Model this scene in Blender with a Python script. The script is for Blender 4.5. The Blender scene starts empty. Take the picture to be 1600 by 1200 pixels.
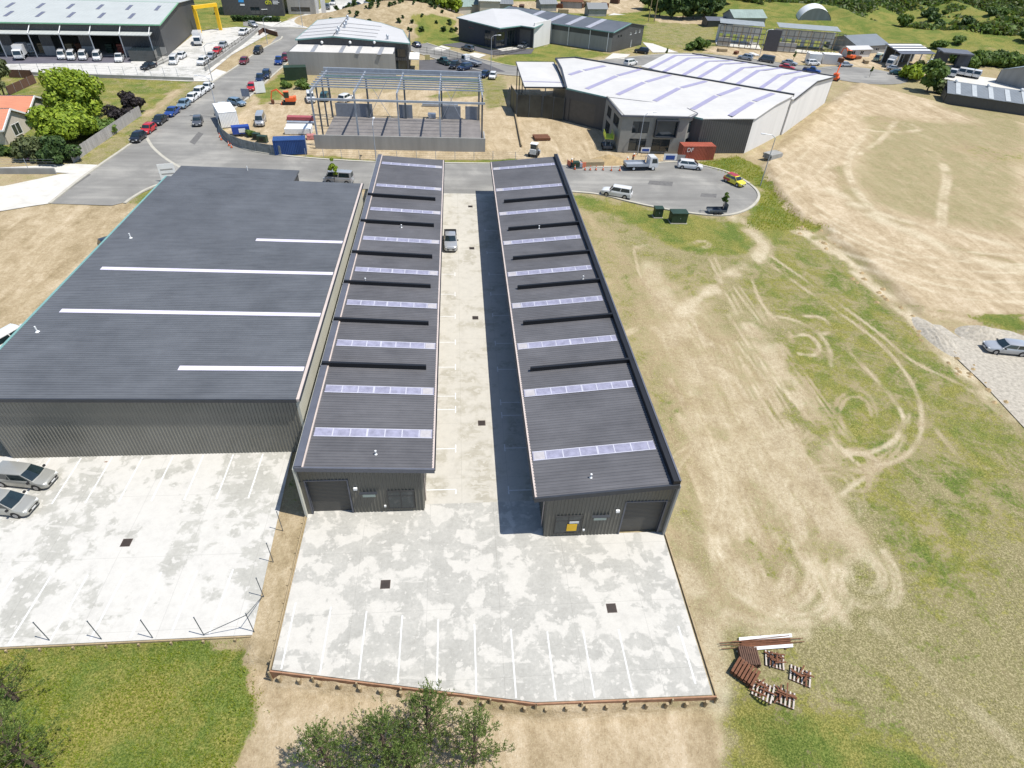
import bpy, math, random
import numpy as np
from mathutils import Matrix, Vector
random.seed(7); RNG = np.random.default_rng(11)
SC = bpy.context.scene
COL = SC.collection
# ---------------------------------------------------------------- camera, world, sun, exposure
FOC, CX, CY, CAMH = 934.0, 800.0, 600.0, 40.0
_vy = np.array([708 - CX, -190 - CY, FOC]); _vz = np.array([735 - CX, 1712 - CY, FOC])
_Y = _vy / np.linalg.norm(_vy); _D = _vz / np.linalg.norm(_vz)
_D = _D - _Y * (_D @ _Y); _D /= np.linalg.norm(_D); _Z = -_D; _X = np.cross(_Y, _Z)
ROT = np.stack([_X, _Y, _Z])
cam_d = bpy.data.cameras.new("camera"); cam = bpy.data.objects.new("camera", cam_d); COL.objects.link(cam)
cam_d.sensor_width = 36.0; cam_d.lens = FOC / 1600 * 36.0; cam_d.clip_start = 0.5; cam_d.clip_end = 6000
r, u, b = ROT[:, 0], -ROT[:, 1], -ROT[:, 2]
cam.matrix_world = Matrix(((r[0], u[0], b[0], 0), (r[1], u[1], b[1], 0), (r[2], u[2], b[2], CAMH), (0, 0, 0, 1)))
SC.camera = cam
SUN_TO = Vector((0.45, -0.14, 1.0)).normalized()
w = bpy.data.worlds.new("World"); SC.world = w; w.use_nodes = True
nt = w.node_tree; nt.nodes.clear()
sky = nt.nodes.new("ShaderNodeTexSky"); sky.sky_type = 'NISHITA'; sky.sun_disc = False
sky.sun_elevation = math.asin(SUN_TO.z); sky.sun_rotation = math.atan2(SUN_TO.x, SUN_TO.y)
sky.air_density = 1.0; sky.dust_density = 0.6; sky.ozone_density = 4.0
bg = nt.nodes.new("ShaderNodeBackground"); bg.inputs[1].default_value = 0.115
wo = nt.nodes.new("ShaderNodeOutputWorld")
nt.links.new(sky.outputs[0], bg.inputs[0]); nt.links.new(bg.outputs[0], wo.inputs[0])
sl = bpy.data.lights.new("sun", 'SUN'); sl.energy = 4.4; sl.angle = math.radians(0.5); sl.color = (1.0, 0.965, 0.90)
sun = bpy.data.objects.new("sun", sl); COL.objects.link(sun)
sun.rotation_euler = SUN_TO.to_track_quat('Z', 'Y').to_euler(); sun.location = (60, -20, 120)
SC.view_settings.view_transform = 'Standard'; SC.view_settings.look = 'None'
SC.view_settings.exposure = 0.45; SC.view_settings.gamma = 1.0
SC.cycles.max_bounces = 6; SC.cycles.diffuse_bounces = 3; SC.cycles.glossy_bounces = 3
SC.cycles.transmission_bounces = 3; SC.cycles.transparent_max_bounces = 8

# ---------------------------------------------------------------- helpers
def at(px, py, z=0.0):
    """photograph pixel -> world point at height z (photogrammetry from the camera solved above)"""
    d = ROT @ np.array([px - CX, py - CY, FOC]); t = (z - CAMH) / d[2]
    return Vector((d[0] * t, d[1] * t, z))
def at_plane(px, py, p0, n):
    d = Vector(ROT @ np.array([px - CX, py - CY, FOC])); o = Vector((0, 0, CAMH))
    return o + d * ((p0 - o).dot(n) / d.dot(n))
ORG = {}
def origin(o):
    return ORG.get(o.name, Vector((0, 0, 0))) if o else Vector((0, 0, 0))
def tag(o, label=None, cat=None, group=None, kind=None):
    if label: o["label"] = label
    if cat: o["category"] = cat
    if group: o["group"] = group
    if kind: o["kind"] = kind
    return o
def thing(name, label, cat, loc=(0, 0, 0), group=None):
    o = bpy.data.objects.new(name, None); COL.objects.link(o); o.empty_display_size = 0.2
    o.location = loc; ORG[o.name] = Vector(loc)
    return tag(o, label, cat, group)
def copy_tree(o, parent=None):
    c = o.copy(); COL.objects.link(c)
    if parent: c.parent = parent
    for ch in list(o.children): copy_tree(ch, c)
    return c
class MB:
    def __init__(s): s.v = []; s.f = []
    def add(s, vs, fs):
        n = len(s.v); s.v += [tuple(p) for p in vs]; s.f += [tuple(i + n for i in f) for f in fs]; return s
    def poly(s, pts): return s.add(pts, [tuple(range(len(pts)))])
    def box(s, x0, x1, y0, y1, z0, z1):
        return s.add([(x0, y0, z0), (x1, y0, z0), (x1, y1, z0), (x0, y1, z0), (x0, y0, z1), (x1, y0, z1), (x1, y1, z1), (x0, y1, z1)],
                     [(3, 2, 1, 0), (4, 5, 6, 7), (0, 1, 5, 4), (1, 2, 6, 5), (2, 3, 7, 6), (3, 0, 4, 7)])
    def obox(s, c, d, rz=0.0):
        """box centred at c in x,y with its base at c.z, size d, turned by rz"""
        ca, sa = math.cos(rz), math.sin(rz); L, W, H = d[0] / 2, d[1] / 2, d[2]; P = []
        for z in (0, H):
            for x, y in ((-L, -W), (L, -W), (L, W), (-L, W)):
                P.append((c[0] + x * ca - y * sa, c[1] + x * sa + y * ca, c[2] + z))
        return s.add(P, [(3, 2, 1, 0), (4, 5, 6, 7), (0, 1, 5, 4), (1, 2, 6, 5), (2, 3, 7, 6), (3, 0, 4, 7)])
    def prism(s, poly, z0, z1):
        """poly: list of (x,y) or (x,y,z) tops (z1 ignored when given)"""
        a = sum(poly[i][0] * poly[(i + 1) % len(poly)][1] - poly[(i + 1) % len(poly)][0] * poly[i][1] for i in range(len(poly)))
        if a < 0: poly = poly[::-1]
        n = len(poly)
        vs = [(p[0], p[1], z0) for p in poly] + [(p[0], p[1], p[2] if len(p) > 2 and z1 is None else z1) for p in poly]
        return s.add(vs, [tuple(range(n))[::-1], tuple(range(n, 2 * n))] + [(i, (i + 1) % n, n + (i + 1) % n, n + i) for i in range(n)])
    def slab(s, pts, t):
        """a roof-like sheet: planar polygon pts (top) with thickness t downwards"""
        pts = [Vector(p) for p in pts]
        nz = sum(pts[i].x * pts[(i + 1) % len(pts)].y - pts[(i + 1) % len(pts)].x * pts[i].y for i in range(len(pts)))
        if nz < 0: pts = pts[::-1]
        n = len(pts); lo = [p - Vector((0, 0, t)) for p in pts]
        return s.add(lo + pts, [tuple(range(n))[::-1], tuple(range(n, 2 * n))] + [(i, (i + 1) % n, n + (i + 1) % n, n + i) for i in range(n)])
    def tube(s, p, q, r, n=6, r2=None):
        p, q = Vector(p), Vector(q); d = (q - p)
        if d.length < 1e-6: return s
        d.normalize(); a = d.orthogonal().normalized(); b2 = d.cross(a); r2 = r if r2 is None else r2
        vs = [p + (a * math.cos(t) + b2 * math.sin(t)) * r for t in [2 * math.pi * i / n for i in range(n)]]
        vs += [q + (a * math.cos(t) + b2 * math.sin(t)) * r2 for t in [2 * math.pi * i / n for i in range(n)]]
        return s.add(vs, [tuple(range(n))[::-1], tuple(range(n, 2 * n))] + [(i, (i + 1) % n, n + (i + 1) % n, n + i) for i in range(n)])
    def beam(s, p, q, wd, h):
        p, q = Vector(p), Vector(q); d = (q - p).normalized()
        up = Vector((0, 0, 1)) if abs(d.z) < 0.95 else Vector((1, 0, 0))
        sx = d.cross(up).normalized() * wd / 2; sz = sx.cross(d).normalized() * h / 2
        vs = [e + a * sx + c * sz for e in (p, q) for a, c in ((-1, -1), (1, -1), (1, 1), (-1, 1))]
        return s.add(vs, [(0, 1, 2, 3), (7, 6, 5, 4), (0, 4, 5, 1), (1, 5, 6, 2), (2, 6, 7, 3), (3, 7, 4, 0)])
    def ball(s, c, r, nu=8, nv=5, sq=1.0):
        vs = []; fs = []
        for j in range(1, nv):
            ph = math.pi * j / nv
            for i in range(nu):
                t = 2 * math.pi * i / nu
                vs.append((c[0] + r * math.sin(ph) * math.cos(t), c[1] + r * math.sin(ph) * math.sin(t), c[2] + r * sq * math.cos(ph)))
        T = len(vs); vs += [(c[0], c[1], c[2] + r * sq), (c[0], c[1], c[2] - r * sq)]
        for j in range(nv - 2):
            for i in range(nu): fs.append((j * nu + i, (j + 1) * nu + i, (j + 1) * nu + (i + 1) % nu, j * nu + (i + 1) % nu))
        for i in range(nu): fs.append((T, i, (i + 1) % nu)); fs.append((T + 1, (nv - 2) * nu + (i + 1) % nu, (nv - 2) * nu + i))
        return s.add(vs, fs)
    def obj(s, name, mt, parent=None, smooth=None):
        o = org = origin(parent)
        me = bpy.data.meshes.new(name)
        me.from_pydata([(p[0] - org.x, p[1] - org.y, p[2] - org.z) for p in s.v], [], s.f); me.update()
        if mt: me.materials.append(mt)
        if smooth is not None:
            me.shade_smooth()
            if smooth > 0: me.set_sharp_from_angle(angle=math.radians(smooth))
        ob = bpy.data.objects.new(name, me); COL.objects.link(ob)
        if parent: ob.parent = parent; ORG[ob.name] = org
        else: ORG[ob.name] = Vector((0, 0, 0))
        return ob
# ---------------------------------------------------------------- materials
MATS = {}
def ND(nt, t, **k):
    n = nt.nodes.new(t)
    for a, v in k.items(): setattr(n, a, v)
    return n
def newmat(name):
    m = bpy.data.materials.new(name); m.use_nodes = True; nt = m.node_tree
    return m, nt, nt.nodes["Principled BSDF"], nt.links
def ramp(nt, fac, stops, L):
    r_ = ND(nt, "ShaderNodeValToRGB"); e = r_.color_ramp.elements
    while len(e) < len(stops): e.new(0.5)
    for i, (p, c) in enumerate(stops):
        e[i].position = p; e[i].color = (c[0], c[1], c[2], 1) if hasattr(c, '__len__') else (c, c, c, 1)
    L.new(fac, r_.inputs[0]); return r_.outputs[0]
def noise(nt, L, vec, sc, det=4, rough=0.6, dist=0.0):
    n = ND(nt, "ShaderNodeTexNoise"); n.inputs['Scale'].default_value = sc; n.inputs['Detail'].default_value = det
    n.inputs['Roughness'].default_value = rough; n.inputs['Distortion'].default_value = dist
    L.new(vec, n.inputs['Vector']); return n.outputs[0]
def math_(nt, L, op, a, b_=0.0, c=None, clamp=False):
    m = ND(nt, "ShaderNodeMath", operation=op, use_clamp=clamp)
    for i, v in enumerate((a, b_, c)):
        if v is None: continue
        if isinstance(v, (int, float)): m.inputs[i].default_value = v
        else: L.new(v, m.inputs[i])
    return m.outputs[0]
def mixc(nt, L, f, a, b_):
    m = ND(nt, "ShaderNodeMix", data_type='RGBA')
    for i, v in ((0, f), (6, a), (7, b_)):
        if isinstance(v, (int, float)): m.inputs[i].default_value = v
        elif isinstance(v, tuple): m.inputs[i].default_value = (v[0], v[1], v[2], 1)
        else: L.new(v, m.inputs[i])
    return m.outputs[2]
def pos(nt): return ND(nt, "ShaderNodeNewGeometry").outputs['Position']
def stretch(nt, L, vec, s3, rot=(0, 0, 0)):
    mp = ND(nt, "ShaderNodeMapping"); mp.inputs['Scale'].default_value = s3; mp.inputs['Rotation'].default_value = rot
    L.new(vec, mp.inputs['Vector']); return mp.outputs[0]
def bump(nt, L, P, h, s, d=0.05):
    b_ = ND(nt, "ShaderNodeBump"); b_.inputs['Strength'].default_value = s; b_.inputs['Distance'].default_value = d
    L.new(h, b_.inputs['Height']); L.new(b_.outputs[0], P.inputs['Normal'])
def mat(name, c, rough=0.7, var=0.12, sc=1.5, metal=0.0, spec=0.5, bmp=0.0, coat=0.0, streak=False):
    """one surface with a little dirt: base colour modulated by noise"""
    if name in MATS: return MATS[name]
    m, nt, P, L = newmat(name); v = pos(nt)
    if streak: v = stretch(nt, L, v, (1, 1, 0.12))
    n = noise(nt, L, v, sc, 5, 0.65)
    lo = tuple(x * (1 - var) for x in c); hi = tuple(min(1, x * (1 + var)) for x in c)
    L.new(ramp(nt, n, [(0.3, lo), (0.7, hi)], L), P.inputs['Base Color'])
    P.inputs['Roughness'].default_value = rough; P.inputs['Metallic'].default_value = metal
    P.inputs['Specular IOR Level'].default_value = spec; P.inputs['Coat Weight'].default_value = coat
    if bmp: bump(nt, L, P, noise(nt, L, v, sc * 8, 4), bmp, 0.03)
    MATS[name] = m; return m
def ribbed(name, c, rough=0.5, freq=4.0, axis='xy', var=0.10, depth=0.03, metal=0.0, spec=0.5):
    """profiled steel sheet, ribs across the given axis, with faint dust streaks"""
    if name in MATS: return MATS[name]
    m, nt, P, L = newmat(name); v = pos(nt); sx = ND(nt, "ShaderNodeSeparateXYZ"); L.new(v, sx.inputs[0])
    s = math_(nt, L, 'ADD', sx.outputs[0], sx.outputs[1]) if axis == 'xy' else sx.outputs['xyz'.index(axis)]
    fr = math_(nt, L, 'FRACT', math_(nt, L, 'MULTIPLY', s, freq))
    tri = math_(nt, L, 'ABSOLUTE', math_(nt, L, 'SUBTRACT', fr, 0.5))
    prof = math_(nt, L, 'MULTIPLY_ADD', tri, 6.0, -0.8, clamp=True)
    n = noise(nt, L, v, 0.22, 6, 0.65); n2 = noise(nt, L, stretch(nt, L, v, (0.25, 3.2, 0.25)), 1.0, 4, 0.65)
    f = math_(nt, L, 'ADD', math_(nt, L, 'MULTIPLY', n, 0.6), math_(nt, L, 'MULTIPLY', n2, 0.4))
    col = ramp(nt, f, [(0.36, tuple(x * (1 - 1.3 * var) for x in c)), (0.64, tuple(x * (1 + 1.3 * var) for x in c))], L)
    L.new(col, P.inputs['Base Color']); P.inputs['Roughness'].default_value = rough
    P.inputs['Metallic'].default_value = metal; P.inputs['Specular IOR Level'].default_value = spec
    bump(nt, L, P, prof, 1.0, depth); MATS[name] = m; return m
def concrete(name, light, dark, cover=0.5, sc=0.35, edge=0.02, joint=None, fine=0.12, off=(0, 0, 0), spots=0.62):
    """poured concrete: pale laitance patches with ragged edges over greyer slab, drips, hairline joints"""
    m, nt, P, L = newmat(name); v = pos(nt)
    mp = ND(nt, "ShaderNodeMapping"); mp.inputs['Location'].default_value = off; L.new(v, mp.inputs['Vector']); vv = mp.outputs[0]
    big = noise(nt, L, vv, 0.11, 3, 0.55); n1 = noise(nt, L, vv, sc, 9, 0.60, 0.2); n2 = noise(nt, L, vv, 1.7, 5, 0.5, 0.15); n3 = noise(nt, L, stretch(nt, L, vv, (0.35, 1.3, 1), (0, 0, 0.5)), 0.8, 6, 0.6, 0.2)
    s = math_(nt, L, 'ADD', math_(nt, L, 'MULTIPLY', big, 0.40), math_(nt, L, 'MULTIPLY', n1, 0.60))
    f1 = ramp(nt, s, [(cover - edge, 0.0), (cover + edge, 1.0)], L); f2 = ramp(nt, n2, [(spots, 0.0), (spots + .03, 0.9)], L); f3 = ramp(nt, n3, [(spots - .01, 0.0), (spots + .03, 0.85)], L)
    f = math_(nt, L, 'MAXIMUM', f1, math_(nt, L, 'MAXIMUM', f2, f3))
    mid = tuple((a * .4 + b_ * .6) for a, b_ in zip(light, dark)); low = tuple(x * .86 for x in dark)
    tone = ramp(nt, math_(nt, L, 'ADD', math_(nt, L, 'MULTIPLY', noise(nt, L, vv, 0.45, 7, 0.7), .6), math_(nt, L, 'MULTIPLY', noise(nt, L, vv, 4, 4, 0.7), .4)), [(0.36, low), (0.5, dark), (0.62, mid)], L)
    lt = ramp(nt, noise(nt, L, vv, 1.1, 7, 0.72), [(0.3, tuple(x * 0.86 for x in light)), (0.5, tuple(x * .96 for x in light)), (0.7, light)], L)
    col = mixc(nt, L, f, tone, lt)
    fn = ramp(nt, noise(nt, L, stretch(nt, L, vv, (1, 3, 1)), 9, 4, 0.7), [(0.3, 1 - fine), (0.7, 1.0)], L)
    st = ramp(nt, noise(nt, L, vv, 0.75, 6, 0.75), [(0.66, 1.0), (0.74, 0.80)], L)
    for k in (fn, st):
        mm = ND(nt, "ShaderNodeMix", data_type='RGBA', blend_type='MULTIPLY'); mm.inputs[0].default_value = 1.0
        L.new(col, mm.inputs[6]); L.new(k, mm.inputs[7]); col = mm.outputs[2]
    if joint:
        sx = ND(nt, "ShaderNodeSeparateXYZ"); L.new(vv, sx.inputs[0]); js = []
        for k, stp in enumerate(joint):
            if not stp: continue
            fr = math_(nt, L, 'FRACT', math_(nt, L, 'DIVIDE', sx.outputs[k], stp))
            js.append(math_(nt, L, 'LESS_THAN', math_(nt, L, 'ABSOLUTE', math_(nt, L, 'SUBTRACT', fr, 0.5)), 0.014 / stp))
        j = js[0] if len(js) == 1 else math_(nt, L, 'MAXIMUM', js[0], js[1])
        col = mixc(nt, L, math_(nt, L, 'MULTIPLY', j, 0.35), col, tuple(x * 0.45 for x in dark))
    L.new(col, P.inputs['Base Color']); P.inputs['Roughness'].default_value = 0.85
    P.inputs['Specular IOR Level'].default_value = 0.3
    bump(nt, L, P, noise(nt, L, vv, 14, 4), 0.15, 0.02); MATS[name] = m; return m
def glass(name, c=(0.02, 0.03, 0.035), rough=0.06):
    return mat(name, c, rough, 0.25, 0.4, spec=0.8)

M_asphalt, nt, P, L = newmat("asphalt"); v = pos(nt)
n1 = noise(nt, L, v, 0.12, 5, 0.6, 0.4); n2 = noise(nt, L, v, 7, 4, 0.7); n3 = noise(nt, L, stretch(nt, L, v, (0.05, 0.6, 1), (0, 0, 0.05)), 1.0, 4, 0.6)
f = math_(nt, L, 'ADD', math_(nt, L, 'MULTIPLY', n1, 0.5), math_(nt, L, 'ADD', math_(nt, L, 'MULTIPLY', n2, 0.22), math_(nt, L, 'MULTIPLY', n3, 0.28)))
L.new(ramp(nt, f, [(0.38, (0.155, 0.148, 0.134)), (0.5, (0.205, 0.197, 0.178)), (0.6, (0.285, 0.272, 0.242))], L), P.inputs['Base Color'])
P.inputs['Roughness'].default_value = 0.9; bump(nt, L, P, n2, 0.3, 0.02)
M_dark_asphalt = mat("new asphalt", (0.085, 0.082, 0.085), 0.9, 0.2, 0.4)
M_yard = concrete("yard concrete", (0.54, 0.515, 0.46), (0.39, 0.376, 0.335), 0.515, 0.60, 0.014, (5.2, 5.0))
M_lane = concrete("lane concrete", (0.505, 0.475, 0.41), (0.39, 0.362, 0.295), 0.475, 0.4, 0.03, (4.0, 6.9), 0.10, (2, 3.2, 0), .56)
M_lot = concrete("lot concrete", (0.545, 0.525, 0.48), (0.40, 0.388, 0.345), 0.478, 0.45, 0.016, (5.1, 5.9), 0.08, (13, 40, 3), .58)
M_path = mat("path concrete", (0.53, 0.505, 0.45), 0.85, 0.14, 0.5)
M_kerb = mat("kerb concrete", (0.40, 0.375, 0.31), 0.85, 0.12, 0.8)
M_paint = mat("road paint", (0.64, 0.635, 0.61), 0.7, 0.10, 3)
M_white = mat("white paint", (0.72, 0.72, 0.70), 0.5, 0.06, 1)
M_roof = ribbed("charcoal roof steel", (0.104, 0.101, 0.104), 0.42, 0.001, 'xy', 0.18, 0.0)
M_roof_big = ribbed("slate roof steel", (0.104, 0.109, 0.117), 0.42, 0.001, 'xy', 0.16, 0.0)
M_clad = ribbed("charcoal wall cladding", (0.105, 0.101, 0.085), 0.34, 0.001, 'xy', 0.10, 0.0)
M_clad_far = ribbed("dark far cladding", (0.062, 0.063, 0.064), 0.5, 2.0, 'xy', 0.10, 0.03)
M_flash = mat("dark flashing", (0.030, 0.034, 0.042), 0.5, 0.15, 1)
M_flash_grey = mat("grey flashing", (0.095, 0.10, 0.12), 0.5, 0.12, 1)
M_black = mat("black flashing and shade", (0.006, 0.007, 0.010), 0.55, 0.15, 1)  # also carries the painted shade of the right row's parapet
M_gutter = mat("cream gutter", (0.50, 0.42, 0.37), 0.5, 0.10, 1)
M_precast = mat("cream precast", (0.50, 0.49, 0.42), 0.85, 0.08, 0.4, bmp=0.1, streak=True)
M_precast_grey = mat("grey precast", (0.29, 0.285, 0.265), 0.85, 0.16, 0.5, bmp=0.1, streak=True)
M_precast_white = mat("pale precast", (0.62, 0.605, 0.58), 0.85, 0.07, 0.4, streak=True)
M_sky = mat("lavender rooflight sheet", (0.265, 0.26, 0.335), 0.4, 0.25, 1.6)
M_sky_bar = mat("pale rooflight bar", (0.44, 0.435, 0.49), 0.5, 0.12, 1)
M_sky_white = mat("white rooflight sheet", (0.60, 0.56, 0.64), 0.4, 0.06, 0.6)
M_white_roof = ribbed("pale roof steel", (0.53, 0.51, 0.475), 0.5, 2.2, 'xy', 0.07, 0.02)
M_white_roof2 = ribbed("zinc roof steel", (0.49, 0.475, 0.455), 0.5, 2.2, 'xy', 0.05, 0.02)
M_lilac = mat("lilac rooflight sheet", (0.29, 0.27, 0.38), 0.5, 0.08, 1)
M_green_roof = ribbed("pale green grey roof", (0.41, 0.425, 0.40), 0.5, 1.0, 'x', 0.05, 0.02)
M_teal_trim = mat("pale teal fascia", (0.16, 0.30, 0.28), 0.5, 0.1, 1)
M_steel = mat("galvanised steel", (0.36, 0.39, 0.43), 0.45, 0.12, 1, metal=0.3)
M_steel_dark = mat("dark painted steel", (0.07, 0.085, 0.10), 0.5, 0.12, 1)
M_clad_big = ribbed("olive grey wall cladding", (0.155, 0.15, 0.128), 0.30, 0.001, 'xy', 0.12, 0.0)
M_door = ribbed("roller door steel", (0.060, 0.058, 0.052), 0.5, 6.0, 'z', 0.08, 0.03)
M_glass = glass("dark window glass")
M_frame = mat("window frame", (0.035, 0.035, 0.036), 0.5, 0.1, 1)
M_timber = mat("pale timber", (0.32, 0.245, 0.14), 0.8, 0.2, 3)
M_rail_red = mat("stained timber", (0.30, 0.16, 0.09), 0.8, 0.2, 3)
M_fence_t = mat("weathered paling", (0.34, 0.32, 0.30), 0.85, 0.2, 1.2, streak=True)
M_rust = mat("rusty steel", (0.14, 0.055, 0.025), 0.85, 0.3, 5)
M_brown = mat("dark brown timber", (0.10, 0.05, 0.03), 0.8, 0.3, 4)
M_interior = mat("shadowed interior", (0.02, 0.02, 0.02), 0.9, 0.3, 0.5)
M_green_box = mat("dark green steel", (0.018, 0.04, 0.022), 0.5, 0.15, 1)
M_orange = mat("orange plastic", (0.75, 0.13, 0.03), 0.5, 0.1, 2)
M_yellow = mat("yellow steel", (0.72, 0.44, 0.015), 0.45, 0.08, 1)
M_blue_steel = ribbed("blue container steel", (0.020, 0.062, 0.20), 0.45, 3.2, 'x', 0.15, 0.06)
M_red_steel = ribbed("red container steel", (0.36, 0.09, 0.055), 0.5, 3.2, 'x', 0.15, 0.06)
M_tyre = mat("tyre rubber", (0.012, 0.012, 0.012), 0.85, 0.2, 5)
M_rim = mat("alloy rim", (0.35, 0.35, 0.36), 0.35, 0.1, 5, metal=0.6)
M_carglass = mat("car glass", (0.012, 0.022, 0.024), 0.05, 0.3, 1, spec=1.0)
M_lamp = mat("lamp lens", (0.62, 0.62, 0.60), 0.2, 0.05, 3)
M_tail = mat("red lens", (0.35, 0.015, 0.012), 0.25, 0.1, 3)
M_plate = mat("number plate", (0.6, 0.6, 0.58), 0.5, 0.05, 3)
M_plastic = mat("black trim", (0.014, 0.014, 0.015), 0.6, 0.15, 3)
M_bark = mat("bark", (0.10, 0.07, 0.05), 0.9, 0.3, 4)
M_skin = mat("skin", (0.40, 0.24, 0.17), 0.6, 0.05, 5)
M_hivis = mat("orange work vest", (0.80, 0.16, 0.03), 0.7, 0.1, 5)
M_navy = mat("navy cloth", (0.02, 0.025, 0.045), 0.8, 0.1, 5)
M_gravel = mat("grey gravel", (0.36, 0.325, 0.265), 0.95, 0.30, 2.5, bmp=0.8)
def paint(name, c, metal=0.0, rough=0.28):
    return mat("car paint " + name, c, rough, 0.04, 0.7, metal=metal, coat=0.6)
PAINT = {k: paint(k, *a) for k, a in dict(
    white=((0.62, 0.62, 0.61),), silver=((0.40, 0.41, 0.42), 0.35), grey=((0.10, 0.105, 0.115), 0.3), black=((0.010, 0.010, 0.012),),
    red=((0.42, 0.02, 0.02),), darkred=((0.14, 0.015, 0.02),), blue=((0.02, 0.06, 0.24), 0.2), darkblue=((0.015, 0.03, 0.075), 0.2),
    paleblue=((0.20, 0.29, 0.37), 0.3), champagne=((0.36, 0.355, 0.32), 0.35), yellow=((0.72, 0.60, 0.03),), teal=((0.03, 0.09, 0.09), 0.2),
    lightgreen=((0.42, 0.48, 0.30),), navy=((0.02, 0.035, 0.09),)).items()}
def leafmat(name, cols, trans=0.25):
    m, nt, P, L = newmat(name); g = ND(nt, "ShaderNodeNewGeometry")
    n = noise(nt, L, g.outputs['Position'], 0.9, 3, 0.6)
    f = math_(nt, L, 'ADD', math_(nt, L, 'MULTIPLY', g.outputs['Random Per Island'], 0.6), math_(nt, L, 'MULTIPLY', n, 0.4))
    L.new(ramp(nt, f, [(0.15, cols[0]), (0.5, cols[1]), (0.85, cols[2])], L), P.inputs['Base Color'])
    P.inputs['Roughness'].default_value = 0.6; P.inputs['Specular IOR Level'].default_value = 0.25
    tr = ND(nt, "ShaderNodeBsdfTranslucent"); tr.inputs[0].default_value = (cols[2][0], cols[2][1], cols[2][2] * 0.6, 1)
    mx = ND(nt, "ShaderNodeMixShader"); mx.inputs[0].default_value = trans
    L.new(P.outputs[0], mx.inputs[1]); L.new(tr.outputs[0], mx.inputs[2]); L.new(mx.outputs[0], nt.nodes["Material Output"].inputs[0])
    return m
L_lime = leafmat("lime foliage", [(0.085, 0.14, 0.014), (0.19, 0.265, 0.022), (0.34, 0.42, 0.04)])
L_dark = leafmat("dark foliage", [(0.028, 0.055, 0.018), (0.052, 0.095, 0.026), (0.10, 0.155, 0.045)])
L_mid = leafmat("mid green foliage", [(0.05, 0.09, 0.018), (0.09, 0.15, 0.028), (0.16, 0.23, 0.05)])
L_olive = leafmat("olive foliage", [(0.06, 0.075, 0.03), (0.10, 0.125, 0.05), (0.16, 0.18, 0.08)])
L_purple = leafmat("plum foliage", [(0.018, 0.014, 0.016), (0.035, 0.028, 0.03), (0.06, 0.05, 0.045)])
L_pine = leafmat("pine foliage", [(0.04, 0.075, 0.02), (0.105, 0.16, 0.038), (0.24, 0.30, 0.085)], 0.25)
L_grass = leafmat("grass blades", [(0.15, 0.25, 0.024), (0.28, 0.38, 0.036), (0.50, 0.48, 0.10)], 0.5)
L_straw = leafmat("straw blades", [(0.13, 0.14, 0.035), (0.25, 0.22, 0.09), (0.40, 0.34, 0.18)], 0.2)
L_pink = leafmat("mauve flowers", [(0.20, 0.10, 0.22), (0.35, 0.2, 0.36), (0.5, 0.35, 0.5)])
# ---------------------------------------------------------------- terrain: height and ground cover
def W(pts): return [at(x, y).to_2d() for x, y in pts]
def Z1(pts): return [(880 + .45 * x, 300 + .45 * y) for x, y in pts]
def Z2(pts): return [(1000 + .45 * x, 660 + .45 * y) for x, y in pts]
def Z3(pts): return [(1150 + .2835 * x, 120 + .2835 * y) for x, y in pts]
def axis(segs):
    out = []
    for a, b_, s0, s1 in segs:
        x = a; s = s0
        n = 0
        while x < b_:
            out.append(x); t = (x - a) / (b_ - a); x += s0 + (s1 - s0) * t
    return np.array(sorted(set(round(q, 3) for q in out)))
gx = axis([(-900, -150, 60, 6), (-150, -60, 3, 0.9), (-60, 15, 0.6, 0.6), (15, 64, 0.28, 0.28), (64, 100, .5, .8), (100, 170, 1, 2.2), (170, 420, 2.5, 6), (420, 1300, 10, 70)])
gy = axis([(-60, 4, 5, 1), (4, 62, 0.28, 0.32), (62, 112, 0.4, 0.6), (112, 190, 0.7, 1.2), (190, 420, 1.4, 4), (420, 2600, 6, 120)])
XX, YY = np.meshgrid(gx, gy); PX = XX.ravel(); PY = YY.ravel()
def seg_dist(P0, P1, X=PX, Y=PY):
    dx, dy = P1[0] - P0[0], P1[1] - P0[1]; l2 = dx * dx + dy * dy + 1e-9
    t = np.clip(((X - P0[0]) * dx + (Y - P0[1]) * dy) / l2, 0, 1)
    return np.hypot(X - P0[0] - t * dx, Y - P0[1] - t * dy)
def line_w(pts, width, X=PX, Y=PY):
    pts = [np.array(p) for p in pts]
    # smooth the polyline
    for _ in range(2):
        q = [pts[0]]
        for a, b_ in zip(pts[:-1], pts[1:]): q += [a * .75 + b_ * .25, a * .25 + b_ * .75]
        pts = q + [pts[-1]]
    lo = np.min(pts, axis=0) - width * 2; hi = np.max(pts, axis=0) + width * 2
    sel = np.where((X > lo[0]) & (X < hi[0]) & (Y > lo[1]) & (Y < hi[1]))[0]
    out = np.zeros(len(X))
    if len(sel):
        d = np.full(len(sel), 1e9)
        for a, b_ in zip(pts[:-1], pts[1:]): d = np.minimum(d, seg_dist(a, b_, X[sel], Y[sel]))
        out[sel] = np.clip(1.5 - d / (width * 0.5), 0, 1)
    return out
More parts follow.
